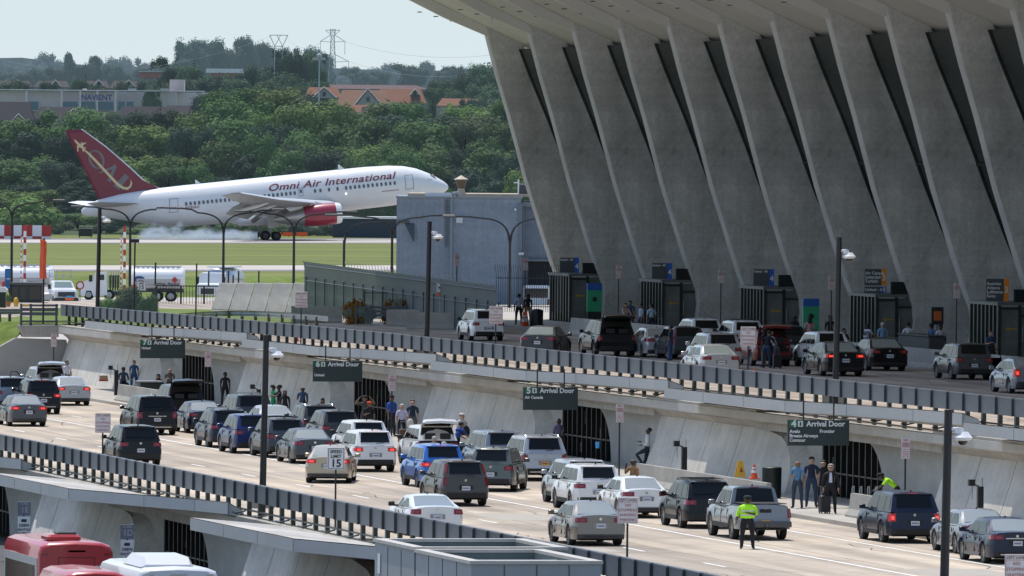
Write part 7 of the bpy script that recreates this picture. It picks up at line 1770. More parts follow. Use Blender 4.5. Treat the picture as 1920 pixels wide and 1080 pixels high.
for z in (.95,.72,.5): MB().box(0,3.75,0,.1,z,z+.14).build('slat', GREYMETAL, t)
for x in (0,.85,2.85): MB().box(x,x+.12,-.06,0,0,1.15).build('post', GREYMETAL, t)
o = MB().add([tuple(gnd(x,y,UZ+.02)) for x,y in ((660,609),(900,616),(900,604),(640,598))],[(0,1,2,3)]).build('ramp_apron', MATS['pavement concrete']); o['kind'] = 'structure'
# grille fence left of the terminal and bright yard beyond
p = far(930, 585, 570); t = empty('security_fence', p, -TH, 'tall grey spiked security fence beside the first terminal pier', 'fence')
m = MB()
for i in range(30): x = i*.13; m.tube((x,0,0),(x,0,2.2),.018,n=3); m.tube((x,0,2.2),(x-.08,-.15,2.75),.015,n=3)
m.box(0,3.9,-.02,.02,1.95,2.0).box(0,3.9,-.02,.02,.3,.35).build('bars', GREYMETAL, t)
for i, (px, py, D, lb, c, hw_, hh_) in enumerate(((1005,552,640,'white vehicle seen through the security fence', WHITE, .9, 1.3),)):
    p = far(px, 590, D); t = empty('parked_van', p, -TH, lb, 'van'); MB().bev(-hw_,hw_,0,4,.3,1.9,.12).build('body', c, t); MB().box(-.75,.75,-.03,0,1.1,1.7).build('rear_window', GLASSD, t)
    for sg in (-1,1): MB().box(sg*.8-.08,sg*.8+.08,-.03,0,.6,1.0).build('tail_light', LAMP, t)
t = empty('waste_bin', gnd(1006,612,UZ+.15), -TH, 'black round waste bin beside the first departures door', 'waste bin'); MB().lathe([(.36,0),(.38,.85),(.33,.95),(.1,1.0)], n=16).build('body', BLACK, t, smooth=40)
# utility boxes, kiosks
def kiosk(px, py, label):
    p = onx(px, py, 117.5); t = empty('information_kiosk', (p.x,p.y,UZ+.15), 0, label, 'kiosk', 'green and blue kiosks on the departures pavement')
    s=.42; MB().box(-s,s,0,.25,.9,2.1).build('green_panel', mat('kiosk green', (.03,.33,.16), .5), t); MB().box(-s,s,-.01,.26,2.103,2.5).build('header', mat('kiosk blue', (.02,.10,.38), .5), t)
    MB().box(-s*.95,s*.95,.02,.24,0,.897).build('base', BLACK, t); MB().lathe([(.14,-.02),(.14,-.03)], (0,0,1.6), 'y', 14).build('emblem', BLACK, t)
kiosk(1115,560,'green and blue kiosk beside the 4D vestibule'); kiosk(1521,590,'green and blue kiosk beside the 4B vestibule')
p = onx(1758, 575, 116.3); t = empty('poster_stand', (p.x,p.y,UZ+.15), 0, 'black and orange poster on a stand above the baggage cart', 'poster'); MB().box(-.3,.3,0,.05,1.75,2.6).build('poster', BLACK, t); MB().box(-.19,.19,-.01,0,1.95,2.4).build('poster_print', mat('poster orange', (.5,.12,.02), .6), t); MB().box(-.02,.02,.05,.08,0,1.75).build('post', BLACK, t)
def cart(p, rz, label):
    t = empty('baggage_cart_row', p, rz, label, 'baggage carts', 'baggage carts'); m = MB()
    for k in range(6):
        y = k*.28
        m.path([(-.3,y,.1),(-.3,y,.95),(-.25,y,1.02),(.25,y,1.02),(.3,y,.95),(.3,y,.1)], .02, 5)
    m.tube((-.3,0,.25),(-.3,1.6,.25),.02,n=4).tube((.3,0,.25),(.3,1.6,.25),.02,n=4); m.build('frame', GALV, t)
    m = MB()
    for y in (0,1.5):
        for x in (-.28,.28): m.lathe([(.07,-.02),(.07,.02)], (x,y,.08), 'x', 8)
    m.build('wheel', TYRE, t)
cart((116.0, onx(1700,600,116).y, UZ+.15), R_(40), 'baggage carts beside the black sedan on the departures pavement')
cart((85.6, onx(1672,905,85.6).y, .15), R_(70), 'baggage carts in front of the 4D doorway behind the dark blue SUV')
t = empty('baggage_bin', (115.2, onx(1757,600,115.2).y, UZ+.15), 0, 'long dark baggage counter beside the poster', 'counter'); MB().bev(-.4,.4,0,6,.05,1.25,.05).build('body', mat('counter dark', (.05,.052,.055), .7, var=.2, scale=8), t); MB().box(-.45,.45,-.05,6.05,1.253,1.31).build('top', DGREY, t)
# waste bins etc. on arrivals
p = onx(1447, 905, 85.2); t = empty('waste_bin', (p.x,p.y,.15), 0, 'dark green round waste bin left of the 4D doorway', 'waste bin'); MB().lathe([(.36,0),(.38,1.15),(.33,1.18)], n=16).build('body', DARKGREEN, t, smooth=40)
t = empty('drink_cup', onx(1120, 845, 84.9), 0, 'small light blue container on the low wall at the 5D doorway', 'container'); t.location.z = 1.1; MB().lathe([(.07,0),(.09,.25)], n=10).build('body', mat('light blue', (.05,.35,.7), .5), t)
def kerbcam(px, py, label):
    p = onx(px, py, 84.8); zb = .15; h = p.z-zb; t = empty('kerb_camera', (p.x,p.y,zb), 0, label, 'camera post', 'black kerb posts with small cameras'); MB().box(-.1,.1,-.1,.1,0,h).build('post', BLACK, t)
    MB().tube((-.05,0,h),(-.32,0,h+.1),.03,n=5).box(-.42,-.2,-.1,.1,h+.02,h+.24).build('camera', BLACK, t); MB().tube((.07,0,h),(.07,0,h+.3),.012,n=4).build('aerial', BLACK, t); MB().box(-.30,-.27,-.01,.01,h-.45,h+.02).build('tag', GALV, t)
kerbcam(218,694,'black camera post beside the seated man at the 7D wall'); kerbcam(1283,838,'black camera post left of the yellow safety sign'); kerbcam(1838,912,'black camera post behind the grey sedan at the right'); kerbcam(485,730,'black camera post behind the tall pole at the 6D wall')
def cone(p, label, h=.75, grp='traffic cones', col=None):
    t = empty('traffic_cone', p, 0, label, 'traffic cone', grp); MB().box(-.2,.2,-.2,.2,0,.04).lathe([(.14,.04),(.035,h)], n=12).build('body', col or ORANGE, t, smooth=50)
    MB().lathe([(.112*1.02,h*.42),(.085*1.02,h*.62)], n=12, cap=False).build('reflective_band', WHITE, t); MB().lathe([(.075*1.02,h*.70),(.06*1.02,h*.8)], n=12, cap=False).build('reflective_band', WHITE, t)
q_ = gnd(985,617,UZ)
for i, (dx) in enumerate((-.12,.05,.22)): cone((q_.x+dx,q_.y+.35*i,UZ), ['left cone of the leaning stack behind the white SUV','middle cone of the stack behind the white SUV','right cone of the stack behind the white SUV'][i], .98)
q_ = gnd(1741,684,UZ); cone(q_, 'orange cone left of the grey SUV with its door open', 1.0); 
q_ = onx(1414,895,83.6); cone((q_.x,q_.y,1.0), 'orange and white cone standing on the concrete barrier', .55, col=ORANGE)
t = empty('wet_floor_sign', (83.55, onx(1388,895,83.55).y, 1.0), R_(8), 'yellow folding safety sign standing on the concrete barrier', 'safety sign'); MB().hexa([(-.17,-.14,0),(.17,-.14,0),(.17,-.11,0),(-.17,-.11,0)],[(-.10,.0,.62),(.10,.0,.62),(.10,.02,.62),(-.10,.02,.62)]).hexa([(-.17,.16,0),(.17,.16,0),(.17,.19,0),(-.17,.19,0)],[(-.10,.025,.62),(.10,.025,.62),(.10,.045,.62),(-.10,.045,.62)]).build('panel', YELLOW, t); MB().add([(-.06,-.12,.18),(.07,-.12,.2),(.0,-.07,.4)],[(0,1,2)]).build('pictogram', RED, t)
cone(gnd(555,640,UZ), 'orange cone seen below the upper railing between the 7D and 6D signs', .7); cone(gnd(1413,722,UZ), 'orange cone seen below the upper railing above the 5D sign', .7); cone(gnd(962,676,UZ), 'orange cone seen below the upper railing below the white SUV', .7)
# ------------------------------------------------------------------ lowest level: shuttle buses, signs, rooftop enclosure
def bus(px, pyroof, D, W_, H_, L_, col, label, words, name='shuttle_bus', rz=0, stripe=None):
    p = far(px, pyroof, D); t = empty(name, (p.x, p.y, p.z-H_), R_(rz), label, 'bus'); h2 = W_/2
    rows = []
    sec = lambda k, dz: [(-h2*k,.35),(h2*k,.35),(h2*k,1.2),(h2*k,H_-.32+dz),(h2*k-.10,H_-.10+dz),(h2*k-.35,H_+dz),(0,H_+.04+dz),(-h2*k+.35,H_+dz),(-h2*k+.10,H_-.10+dz),(-h2*k,H_-.32+dz),(-h2*k,1.2)]
    for y, k, dz in ((0,.955,-.09),(.06,.985,-.03),(.2,1,0),(L_-.3,1,0),(L_,.93,-.2)): rows.append([(x, y, z) for x, z in sec(k, dz)])
    MB().loft(rows, cap0=True, cap1=True).build('body', col, t, smooth=35); return t
RB = mat('bus red', (.42,.012,.02), .3, coat=.6); WB = mat('bus white', (.66,.67,.69), .35, coat=.5)
t = bus(143, 1018, 318, 2.45, 3.0, 7.5, RB, 'large red shuttle bus with white rear lettering and a roof hatch', None)
h = 3.0
MB().bev(-.75,.35,1.2,2.6,h+.04,h+.22,.08).build('roof_hatch', RB, t); MB().bev(-.4,.25,1.5,2.1,h+.22,h+.30,.04).build('roof_fan', BLACK, t)
m = MB().prism([(.25,1.0),(7.2,1.0),(7.2,h-.5),(.25,h-.5)], 'x', -1.245, -1.228); m.build('side_panel', mat('silver panel', (.42,.42,.42), .4), t)
MB().box(-1.262,-1.248,.7,6.8,1.2,h-.75).build('side_window', mat('bus window', (.10,.085,.06), .2), t)
m = MB()
for y in (.9,2.4,3.9,5.4): m.box(-1.27,-1.258,y,y+.06,1.2,h-.75)
m.build('window_pillar', RB, t)
m = MB()
for x0,x1,z0,z1 in ((-.58,.62,h-.48,h-.46),(-.58,-.56,.9,h-.48),(.60,.62,.9,h-.48)): m.box(x0,x1,-.015,0,z0,z1)
m.build('rear_hatch_seam', mat('seam dark red', (.12,.005,.01), .5), t)
text('CONNECT', .26, WHITE, t, (.25,-.02,h-.85), bold=.014); text('www.connectdm.com', .10, WHITE, t, (.25,-.02,h-1.08))
for x in (-1.0,1.02): MB().box(x-.09,x+.09,-.01,.05,h-.42,h-.33).build('marker_lamp', LAMP, t)
MB().box(-.25,.3,-.0,.06,h-.30,h-.24).build('rear_lamp_bar', mat('dark red lens', (.09,.005,.008), .3), t)
t = bus(180, 1073, 300, 2.0, 2.7, 5.0, RB, 'smaller red van roof with white lettering in front of the large red bus', None, 'shuttle_van')
MB().box(.15,.75,-.03,.1,2.52,2.58).build('high_brake_light', BLACK, t); text('connectdm.com', .17, WHITE, t, (.1,-.03,2.42), bold=.004)
t = bus(335, 1066, 300, 2.55, 3.0, 7.5, WB, 'white shuttle bus roof with a raised air conditioning housing', None)
MB().loft([[(-1.02+.0,y,h),(.62,y,h),(.5,y,z),(-.85,y,z)] for y, z in ((.9,h+.08),(1.2,h+.30),(3.6,h+.34),(4.3,h+.1))], cap0=True, cap1=True).build('air_conditioner', WB, t, smooth=30)
m = MB()
for x in (-.85,-.18,0,.18,.95): m.bev(x-.08,x+.08,-.03,.04,h-.22,h-.15,.02)
m.build('marker_lamp', mat('clear lens', (.5,.48,.44), .3), t)
MB().prism([(.25,1.0),(7.2,1.0),(7.2,h-.45),(.25,h-.45)], 'x', -1.297, -1.28).build('side_window', GLASSD, t); MB().box(-.9,1.0,-.012,0,1.2,h-.34).build('rear_panel', mat('bus rear panel', (.58,.58,.57), .4), t); MB().box(-.03,.03,-.02,0,h-.30,h-.26).build('camera', BLACK, t)
p = far(0, 1010, 330); t = empty('shuttle_bus', (p.x-1.45,p.y,LZ), 0, 'dark bus cut off by the left edge of the frame', 'bus'); MB().bev(-1.2,1.2,0,7,.3,4.2,.1).build('body', BLACK, t); MB().box(1.0,1.25,-.05,.2,.9,2.1).build('tail_light', RED, t)
G_CS = 'CREW SHUTTLE curb signs'
for px, py, D, l1, lab in ((45,968,345,'1E','CURB 1E CREW SHUTTLE sign at the left edge'),(238.5,1012,325,'1D','CURB 1D CREW SHUTTLE sign above the white shuttle bus')):
    p = far(px, py, D); t = empty('crew_shuttle_sign', (p.x,p.y,LZ), 0, lab, 'sign', G_CS); h = p.z-LZ
    MB().tube((0,.05,0),(0,.05,h+.5),.035,n=6).build('post', BLACK, t); MB().bev(-.23,.23,-.02,.02,h+.03,h+.51,.01).build('curb_plate', mat('slate plate', (.15,.16,.20), .5), t); MB().bev(-.215,.215,-.02,.02,h-.56,h-.01,.01).build('shuttle_plate', SIGNW, t)
    text('CURB', .11, GALV, t, (0,-.03,h+.43), bold=.003); text(l1, .28, GALV, t, (.02,-.03,h+.22), bold=.006); text('CREW', .13, BLKL, t, (0,-.03,h-.32), bold=.003); text('SHUTTLE', .11, BLKL, t, (0,-.03,h-.47), bold=.002)
    MB().bev(-.09,.09,-.03,-.021,h-.20,h-.10,.01).box(-.11,-.09,-.03,-.021,h-.17,h-.14).build('bus_pictogram', BLKL, t)
# rooftop enclosure
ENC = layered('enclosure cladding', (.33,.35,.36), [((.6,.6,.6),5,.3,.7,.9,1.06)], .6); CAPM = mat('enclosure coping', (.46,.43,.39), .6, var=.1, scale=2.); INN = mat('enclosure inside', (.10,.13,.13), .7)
ex, ey, ez = 50.0, 271.0, 2.35; A = gnd(703,1019,ez); D_ = gnd(895,1058,ez); E_ = gnd(1117,1056,ez); B2_ = gnd(915,1018,ez); C_ = gnd(1012,1039,ez)
t = empty('rooftop_enclosure', (A.x, D_.y, ez-3.), 0, 'open topped grey metal rooftop enclosure with pale coping', 'enclosure')
x1, x2, x3 = 0.0, C_.x-A.x, E_.x-A.x; y1, y2, y3 = 0.0, (C_.y-D_.y)+1.2, A.y-D_.y
def ringwall(x0, x1, y0, y1, zt, th=.28):
    o = MB().box(x0,x1,y0,y0+.06,0,zt).box(x0,x0+.06,y0+.06,y1,0,zt).box(x1-.06,x1,y0+.06,y1,0,zt).box(x0+.06,x1-.06,y1-.06,y1,0,zt); o.build('wall', ENC, t)
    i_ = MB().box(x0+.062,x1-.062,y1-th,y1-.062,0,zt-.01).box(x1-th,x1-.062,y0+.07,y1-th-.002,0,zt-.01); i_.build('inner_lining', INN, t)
    c = MB().box(x0-.05,x1+.05,y0-.05,y0+th,zt+.002,zt+.09).box(x0-.05,x0+th,y0+th+.002,y1-th,zt+.002,zt+.09).box(x1-th,x1+.05,y0+th+.002,y1-th,zt+.002,zt+.09).box(x0-.05,x1+.05,y1-th+.002,y1+.05,zt+.002,zt+.09); c.build('coping', CAPM, t)
ringwall(x1, x3, 0, y2-.05, 3.0); ringwall(x1+.0, x2+1.0, y2+.08, y3, 3.05)
MB().box(.3,x3-.3,.3,y2-.4,2.2,2.25).box(.3,x2+.7,y2+.4,y3-.3,2.2,2.25).build('floor', mat('enclosure floor', (.30,.31,.30), .8), t)
m = MB(); m.tube((.3,y2*.55,2.9),(x3-.3,y2*.55,2.9),.05,n=6).tube((.3,y2+(y3-y2)*.5,2.9),(x2+.7,y2+(y3-y2)*.5,2.9),.05,n=6); m.build('pipe', GALV, t)
m = MB()
for k in range(1,7): m.box(-.012,-.001,k*y3/7,k*y3/7+.04,0,2.98)
for k in range(1,4): m.box(k*x3/4,k*x3/4+.03,-.012,-.001,0,2.98)
m.build('panel_joint', mat('joint dark', (.10,.10,.10), .8), t)
MB().box(-.03,-.013,y3-.9,y3-.55,2.2,2.75).build('notice', SIGNW, t)
# ------------------------------------------------------------------ vehicles on the arrivals road
car(57,799,0,'sedan','grey','dark grey sedan with lit brake lights, nearest to the left edge on the arrivals road',on=True)
car(26,770,0,'suv','greyblue','blue grey SUV cut off by the left edge behind the dark grey sedan',rot=0)
car(84,776,0,'suv','black','black SUV with lit brake lights right behind the dark grey sedan',on=True,garnish=True)
car(141,760,0,'sedan','silver','silver sedan beside the row of concrete barriers',on=True,glass=None)
car(97,748,0,'suv','silver','silver SUV with its tailgate raised at the far left of the arrivals road',open=True)
car(297,815,0,'bigsuv','black','black SUV with a bright tailgate strip beside the open police style SUV',garnish=True,plate=PLATE)
car(351,791,0,'bigsuv','black','large black SUV with its tailgate up and a small blue light inside',open=True)
car(266,874,0,'suv','black','older black SUV driving alone next to the lower railing',rack=0,plate=PLATE)
car(391,812,0,'sedan','navy','dark blue grey sedan behind the navy SUV',)
car(434,839,0,'suv','navy','navy SUV with silver roof rack and a lit high brake light',on=False,rack=3)
car(480,850,0,'suv','dblue','deep blue SUV left of the tall camera pole')
car(540,858,0,'suv','slate','slate blue wagon with roof rails right of the tall camera pole',rack=1,on=False)
car(592,869,0,'sedan','slate','dark slate fastback sedan left of the white SUV with red light bar',dark_bumper=True)
car(627,905,0,'sedan','gold','champagne sedan turning out beside the SPEED LIMIT 15 sign',on=True,rot=-14,dark_bumper=False)
car(705,884,0,'suv','white','white SUV with lit red tail lights in the middle of the arrivals road',on=True)
car(694,863,0,'suv','white','white SUV directly behind the white SUV with lit tail lights',rack=0)
car(642,841,0,'suv','dgrey','dark grey SUV with a red light left of the two white SUVs')
car(604,829,0,'suv','dgrey','dark grey SUV with chrome roof rails near the 6D doorway',rack=2)
car(524,820,0,'sedan','silver','pale silver sedan right of the tall camera pole in the second lane')
car(478,812,0,'bigsuv','slate','large slate SUV with a roof rack left of the tall camera pole',rack=3)
car(822,873,0,'suv','white','white SUV with its tailgate raised beside two people loading luggage',open=True)
car(833,914,0,'suv','blue','bright blue SUV with lit tail lights',on=True)
car(874,948,0,'suv','taupe','taupe grey SUV with tall tail lights driving in the middle lane',lampc=LAMP,tall_lamps=True)
car(935,921,0,'suv','sage','sage green SUV pulling out with its right side showing',rot=-19,on=False)
car(1022,901,0,'bigsuv','silver','silver grey large SUV with a yellow plate',plate=PLATEY,rack=2,garnish=True)
car(949,888,0,'van','greyblue','grey blue minivan behind the sage green SUV')
car(1103,946,0,'suv','silver','silver SUV left of the white SUV at the 5D kerb')
car(1124,957,0,'suv','white','white SUV with a rear spoiler between the silver SUV and the white sedan')
car(1212,970,0,'sedan','white','white sedan in front of the man on the phone')
car(1332,990,0,'suv','black','boxy black SUV with roof rails beside the grey pickup',rack=1)
car(1126,1022,0,'sedan','brown','bronze grey sedan driving behind the LEFT LANES sign')
car(821,1004,0,'coupe','white','white coupe with triple bar tail lights half hidden by the lower railing')
car(1434,1011,0,'truck','lgrey','grey pickup truck with a yellow plate behind the traffic officer',plate=PLATEY,on=False,glass='dark',rim=RIM)
car(1714,1017,0,'bigsuv','navy','dark navy SUV with lit amber and red lights at the 4D kerb',on=True,sc_=.96)
car(1851,1038,0,'sedan','lgrey','cement grey sedan behind the dark navy sedan at the right')
car(1905,1056,0,'sedan','navy','dark navy sedan with a chrome trunk strip at the right edge',garnish=True)
# upper road
car(917,639,UZ,'suv','white','white SUV with amber lights leaving on the upper road',rack=2,sc_=.98)
car(1022,668,UZ,'sedan','dgrey','dark blue grey sedan turning away with its right side showing on the upper road',rot=-22,sc_=1.02)
car(1157,668,UZ,'bigsuv','black','black SUV with its tailgate raised on the upper road',open=True)
car(1244,670,UZ,'sedan','silver','silver blue sedan with its driver door open on the upper road')
car(1292,674,UZ,'suv','slate','dark wagon with tall red tail lights right of the open driver door',sc_=.95,tall_lamps=True)
car(1357,692,UZ,'suv','silver','silver SUV behind the silver sedan and its LEFT LANES sign')
car(1352,707,UZ,'sedan','silver','silver sedan nearest to the upper railing')
car(1326,660,UZ,'suv','white','white SUV behind the dark wagon at the departures kerb')
car(1403,664,UZ,'suv','white','white SUV with roof rails in the middle of the crowd on the upper road',rack=1)
car(1482,675,UZ,'suv','dgrey','dark SUV right behind the red SUV')
car(1450,686,UZ,'suv','red','dark red SUV with its tailgate raised',open=True)
car(1560,689,UZ,'suv','white','white SUV with black roof behind the black camera pole',sc_=1.0)
car(1584,705,UZ,'sedan','black','black sedan with bright lit brake lights behind the camera pole',on=True,sc_=1.06)
car(1667,695,UZ,'sedan','black','black sedan with dark lamps right of the camera pole',sc_=1.03)
car(1826,712,UZ,'suv','grey','grey SUV with its right rear door open',sc_=.97)
car(1936,738,UZ,'hatch','greyblue','grey blue hatchback cut off by the right edge on the upper road',on=True)
# open doors as parts of their cars
def open_door(lbl, side, y0, name='open_door', col=None, ang=62):
    o = [q for q in sc.objects if q.get('label') == lbl][0]; w2 = .92; h = .0
    a = R_(ang); L_ = .95
    m = MB(); sg = side
    m.hexa([(0,0,.32),(sg*L_*math.sin(a),-L_*math.cos(a),.32),(sg*L_*math.sin(a)+.06,-L_*math.cos(a),.32),(.06,0,.32)],[(0,0,1.0),(sg*L_*math.sin(a),-L_*math.cos(a),1.0),(sg*L_*math.sin(a)+.05,-L_*math.cos(a),1.0),(.05,0,1.0)])
    d = m.build(name, INTER if col is None else P[col], o); d.location = (sg*w2, y0, 0)
    f = MB().path([(0,0,1.0),(sg*.1,-.02,1.05),(sg*L_*math.sin(a)*.55,-L_*math.cos(a)*.5,1.40),(sg*L_*math.sin(a)*.9,-L_*math.cos(a)*.9,1.38),(sg*L_*math.sin(a),-L_*math.cos(a),1.0)], .03, 5).build('window_frame', TRIM, d)
open_door('silver blue sedan with its driver door open on the upper road', -1, 2.4) if False else None
open_door('silver blue sedan with its driver door open on the upper road', 1, 1.3)
open_door('grey SUV with its right rear door open', 1, 1.5, col='black')
open_door('silver SUV with its tailgate raised at the far left of the arrivals road', -1, 2.2)
for l_, pos in (('large black SUV with its tailgate up and a small blue light inside',(0,-.75,1.55)),):
    o = [q for q in sc.objects if q.get('label') == l_][0]; MB().ball(pos,.05,8,5).build('blue_light', mat('blue lamp', (.1,.1,1), .3, emit=(.15,.15,1), es=9), o)
# ------------------------------------------------------------------ people
GA = 'people on the arrivals pavement'; GD = 'people on the departures level'
K = (.012,.012,.015); NV = (.014,.02,.045); WH = (.62,.62,.66)
person(1401,1029,0,168,'guard',(.42,.85,.03),(.012,.014,.02),'traffic officer in a lime reflective vest with folded arms on the road','d','k',1.76,hat=(.02,.02,.03),extra='vest')
person(1557,963,.15,166,'suit',K,K,'grey haired man in a black suit and sunglasses standing at the kerb','l','g',1.80,extra='jacket')
suitcase(gnd(1546,963,.15), .2, 'black suitcase beside the man in the black suit', s=1.0)
def wp(px, py, X): return onx(px, py, X)
def pa(px, head_y, X, z0, *a, **k):   # person whose head top is seen at (px, head_y)
    h = k.get('h', 1.75); p = onx(px, head_y, X); k['loc'] = Vector((X, p.y, z0)); 
    # height check keeps figures human sized
    return person(0, 0, 0, *a, **k)
A_ = .15
def pp(px, foot_y, z, *a, **k): return person(px, foot_y, z, *a, **k)
pp(1495,953,A_,150,'look_down',(.10,.22,.36),(.03,.05,.08),'bald man in a blue shirt looking at his phone left of the 4D doorway','m','g',1.78,bald=True,group=GA)
pp(1521,951,A_,170,'stand',NV,(.03,.05,.10),'dark haired man in a navy polo shirt next to the man in the blue shirt','l','k',1.86,group=GA)
pp(1543,950,A_,150,'look_down',K,K,'person in black looking down directly behind the man in the black suit','l','k',1.72,group=GA)
pp(1683,960,A_,80,'bend',(.42,.85,.03),(.02,.02,.03),'worker in a lime and orange reflective shirt bending over the baggage carts','d','k',1.72,hat=K,group=GA,extra=None)
pp(1213,884,A_,75,'lean',WH,(.014,.025,.035),'man in a white shirt leaning on the concrete wall with one foot up','d','k',1.78,group=GA)
pp(1187,948,A_,120,'phone',(.33,.19,.09),(.03,.03,.03),'bald man in a tan shirt talking on the phone behind the white sedan','d','k',1.75,bald=True,group=GA)
pp(1047,862,A_,200,'stand',(.20,.17,.28),(.05,.05,.06),'man in a striped purple shirt with a shoulder strap at the 5D doorway','d','g',1.75,group=GA)
pp(968,880,A_,190,'sit',K,K,'man in black sitting on the barrier left of the 5D doorway','m','k',1.75,group=GA)
pp(866,850,A_,200,'stand',(.55,.52,.48),K,'woman in a white top and pale cap with a black backpack','l','b',1.72,hat=(.65,.6,.55),group=GA)
pp(855,866,A_,300,'lean_fwd',(.02,.06,.28),K,'person in a blue shirt leaning over luggage behind the open white SUV','m','k',1.72,group=GA)
pp(831,860,A_,10,'stand',(.4,.35,.3),K,'blonde woman behind the raised tailgate of the white SUV','l','y',1.68,long=True,group=GA)
pp(812,893,0,-20,'lean_fwd',(.26,.22,.20),(.05,.05,.06),'grey haired woman in a patterned blouse loading the open white SUV','l','g',1.66,group=GA)
pp(851,895,0,30,'bend',(.30,.28,.26),(.10,.10,.10),'grey haired man in a beige shirt bending toward the open white SUV','l','g',1.74,group=GA)
pp(773,826,A_,170,'stand',(.016,.024,.045),(.10,.10,.11),'man in a dark t-shirt and grey shorts right of the white haired woman','l','r',1.84,group=GA)
pp(753,828,A_,165,'walk',(.50,.47,.62),K,'white haired woman in a lilac blouse carrying a white coat','l','w',1.68,group=GA)
pp(734,818,A_,-150,'stand',(.02,.09,.40),(.02,.02,.03),'man in a bright blue t-shirt and dark cap behind the kerb sign','m','k',1.86,hat=K,group=GA)
pp(684,815,A_,170,'handsup',(.05,.05,.04),(.05,.05,.05),'man in dark green with both arms raised to his head at the 6D doorway','m','k',1.78,hat=(.02,.02,.02),group=GA)
pp(692,822,A_,175,'look_down',K,K,'person with an orange cap in front of the man with raised arms','m','k',1.66,hat=(.75,.10,.03),group=GA)
pp(605,796,A_,185,'sit',K,K,'long haired woman in black sitting at the 6D wall','m','k',1.62,group=GA,long=True)
pp(567,794,A_,150,'look_down',(.03,.06,.12),K,'bald man in a blue denim jacket looking at his phone','d','k',1.78,bald=True,group=GA)
pp(534,796,A_,185,'stand',K,K,'long haired woman in black right of the hugging pair','d','k',1.62,long=True,group=GA)
pp(523,792,A_,95,'hug',K,(.08,.06,.04),'man in a black shirt hugging the person in green','d','k',1.78,hat=K,group=GA)
pp(512,791,A_,-85,'hug',(.01,.26,.10),(.01,.22,.09),'person in bright green hugging the man in black','d','k',1.78,group=GA)
pp(422,790,A_,180,'stand',K,K,'dark clothed person standing in the shadow of the 7D doorway','d','k',1.70,loc=Vector((87.0, onx(422,735,87.).y, A_)),group=GA)
pp(318,752,A_,175,'look_down',(.10,.09,.08),K,'bald pale man behind the large black SUV','l','g',1.72,bald=True,group=GA)
pp(297,748,A_,190,'sit',K,K,'woman with long dark hair in black sitting at the 7D wall','m','k',1.68,long=True,group=GA)
pp(251,735,A_,185,'stand',(.03,.10,.22),(.03,.10,.22),'blonde woman in a long blue dress at the concrete barriers','l','y',1.70,group=GA)
pp(231,736,A_,180,'sit',(.04,.06,.09),K,'man in a denim jacket sitting on the concrete barrier','d','k',1.75,group=GA)
suitcase(Vector((84.6, onx(247,725,84.6).y, A_)), .3, 'black suitcase in front of the woman in the blue dress')
pp(125,738,A_,200,'stand',WH,K,'man in a white shirt and black waistcoat behind the silver sedan','m','k',1.75,group=GA)
t = empty('shopping_bag', (83.3, onx(194,713,83.3).y, 1.0), .2, 'brown and red paper bag on the concrete barrier', 'bag'); MB().hexa([(-.22,-.1,0),(.22,-.1,0),(.22,.1,0),(-.22,.1,0)],[(-.2,-.08,.30),(.2,-.08,.30),(.2,.08,.30),(-.2,.08,.30)]).build('bag_body', mat('paper brown', (.32,.22,.14), .8, var=.25, scale=12), t); MB().box(-.225,.225,-.104,.104,-.002,.08).build('bag_base', RED, t)
t = empty('bench_planter', (84.8, onx(285,712,84.8).y, A_), 0, 'dark planter box beside the seated woman at the 7D wall', 'planter'); MB().bev(-.6,.6,0,1.2,0,.95,.04).build('box', DARKGREEN, t); MB().box(-.65,.65,-.05,1.25,.953,1.02).build('rim', GALV, t)
# luggage by the open white SUV
suitcase(gnd(757,832,A_), .1, 'brown suitcase beside the white haired woman', (.10,.05,.035))
t = empty('white_coat', Vector((gnd(756,828,A_).x+.25, gnd(756,828,A_).y-.3, .95)), 0, 'white folded coat carried by the white haired woman', 'coat'); MB().ball((0,0,0),(.16,.12,.24),10,7).ball((.06,-.02,-.16),(.12,.1,.14),8,6).build('cloth', cloth((.6,.58,.53)), t, smooth=60)
t = empty('backpack', Vector((gnd(870,850,A_).x+.05, gnd(870,850,A_).y-.22, 1.0)), 0, 'black backpack on the woman in the pale cap', 'backpack'); MB().ball((0,0,.1),(.16,.12,.26),10,7).ball((0,-.08,0),(.12,.08,.14),8,6).build('bag', cloth(K), t, smooth=60)
t = empty('duffel_bag', Vector((gnd(862,866,A_).x, gnd(862,866,A_).y-.3, .65)), 0, 'large black duffel bag held by the person in blue', 'bag'); MB().ball((0,0,0),(.3,.18,.26),12,7).build('bag', cloth(K), t, smooth=60)
# departures level
U_ = UZ+.15
def up_(px, py, *a, **k): return person(0, 0, 0, *a, loc=Vector((k.get('X',116.), onx(px, py, k.pop('X',116.)).y, U_)), **k)
def pu(px, heady, X, *a, **k):
    p = onx(px, heady, X); return person(0, 0, 0, *a, loc=Vector((X, p.y, U_)), **k)
pu(973,543,114.6,5,'stand',(.42,.42,.55),K,'man in a pale lilac shirt and black trousers seen from behind at the fence','m','k',1.78,group=GD)
pu(990,540,114.8,10,'stand',K,(.25,.18,.11),'person in black with tan trousers and a backpack right of the man in lilac','m','k',1.80,group=GD,long=True)
pu(1171,560,115.6,200,'reach',(.50,.33,.30),(.05,.12,.1),'woman in a pink top reaching toward the luggage','l','b',1.66,group=GD,long=True)
pu(1182,558,116.6,170,'stand',(.03,.05,.12),K,'dark haired person in navy behind the woman in pink','m','k',1.74,group=GD)
pu(1202,562,115.4,100,'stand',(.35,.42,.55),NV,'person in a light blue shirt facing left at the 4C vestibule','m','k',1.70,group=GD)
pu(1222,561,115.4,8,'stand',(.32,.45,.52),NV,'man in a pale turquoise t-shirt seen from behind at the 4C vestibule','m','k',1.74,group=GD)
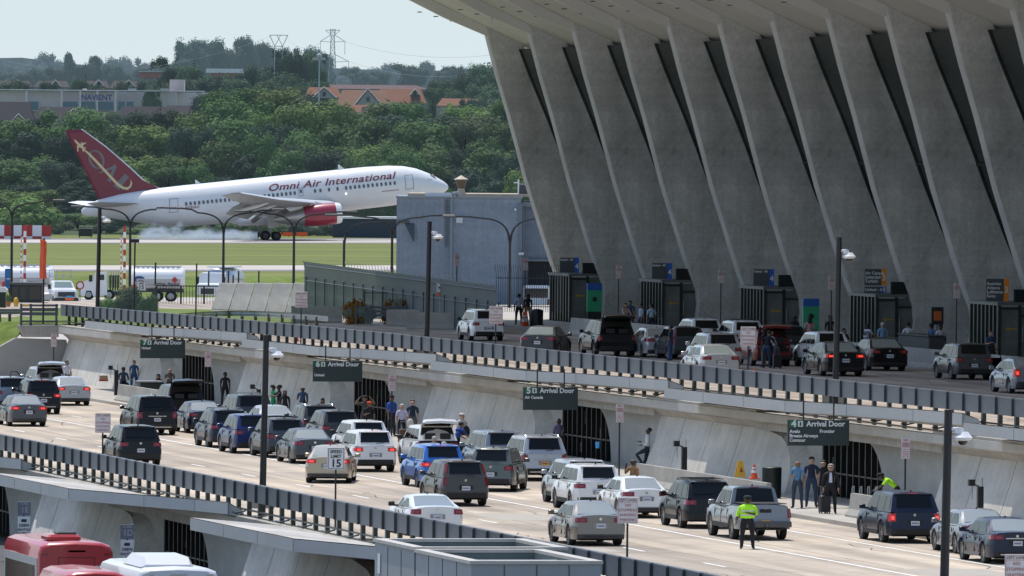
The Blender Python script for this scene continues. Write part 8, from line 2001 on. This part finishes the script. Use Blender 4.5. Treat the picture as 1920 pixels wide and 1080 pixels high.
suitcase(Vector((115.5, onx(1240,590,115.5).y, U_)), .4, 'dark suitcase right of the man in the turquoise t-shirt'); suitcase(Vector((115.3, onx(1190,590,115.3).y, U_)), .1, 'dark suitcase in front of the person in light blue')
pu(1490,585,115.,5,'stand',K,K,'person in a black patterned top behind the dark SUV','d','k',1.74,group=GD)
pu(1518,592,114.8,0,'stand',(.55,.24,.30),NV,'person in a pink shirt seen from behind beside the kiosk','m','k',1.76,group=GD,long=True)
pu(1557,580,115.6,180,'stand',K,K,'person in black left of the camera pole at the kerb','d','k',1.85,group=GD)
pu(1583,596,115.3,200,'sit',K,K,'long haired woman in black right of the camera pole','m','k',1.66,group=GD,long=True)
pu(1624,608,114.6,-60,'reach',(.50,.50,.62),(.06,.08,.14),'woman in a white top stretching her arm toward the man in blue','m','k',1.66,group=GD,long=True)
pu(1655,600,114.8,5,'stand',(.16,.30,.45),(.06,.08,.14),'grey haired man in a light blue shirt with a small backpack seen from behind','l','g',1.76,group=GD)
pu(1703,589,115.6,-20,'stand',(.5,.5,.55),K,'man with a black backpack over a white shirt at the 4A vestibule','m','k',1.80,group=GD)
pu(1747,594,116.5,-60,'look_down',(.06,.12,.26),K,'man in a blue shirt and dark cap behind the baggage counter','d','k',1.76,hat=K,group=GD)
pu(1764,593,116.3,180,'look_down',(.42,.42,.44),K,'man in a white t-shirt behind the baggage counter below the poster','d','k',1.76,group=GD)
pu(1858,613,115.2,190,'look_down',(.02,.05,.10),K,'red haired man in a navy t-shirt at the vestibule under the rightmost orange sign','l','r',1.74,group=GD)
# among the cars on the upper road
pp(1432,688,UZ,60,'stand',K,(.25,.18,.11),'person in black with tan shorts beside the dark red SUV','d','k',1.82,group=GD)
pp(1437,690,UZ,-40,'lean_fwd',K,(.03,.06,.12),'man in a black t-shirt and jeans lifting luggage out of the dark red SUV','m','k',1.80,group=GD)
pp(1455,688,UZ,60,'lean_fwd',(.50,.50,.66),(.06,.08,.12),'man in a white shirt leaning toward the dark red SUV','d','g',1.72,group=GD)
suitcase(gnd(1457,691,UZ), .1, 'black suitcase standing behind the dark red SUV'); suitcase(gnd(1471,686,UZ), .1, 'dark blue suitcase right behind the dark red SUV', (.03,.045,.08), 1.1)
pp(1257,676,UZ,60,'look_down',(.03,.05,.09),(.03,.08,.20),'person in jeans stepping out between the open door and the dark wagon','m','k',1.70,group=GD)
print('OBJS', len(sc.objects), 'cars', NC[0], 'people', NP[0])
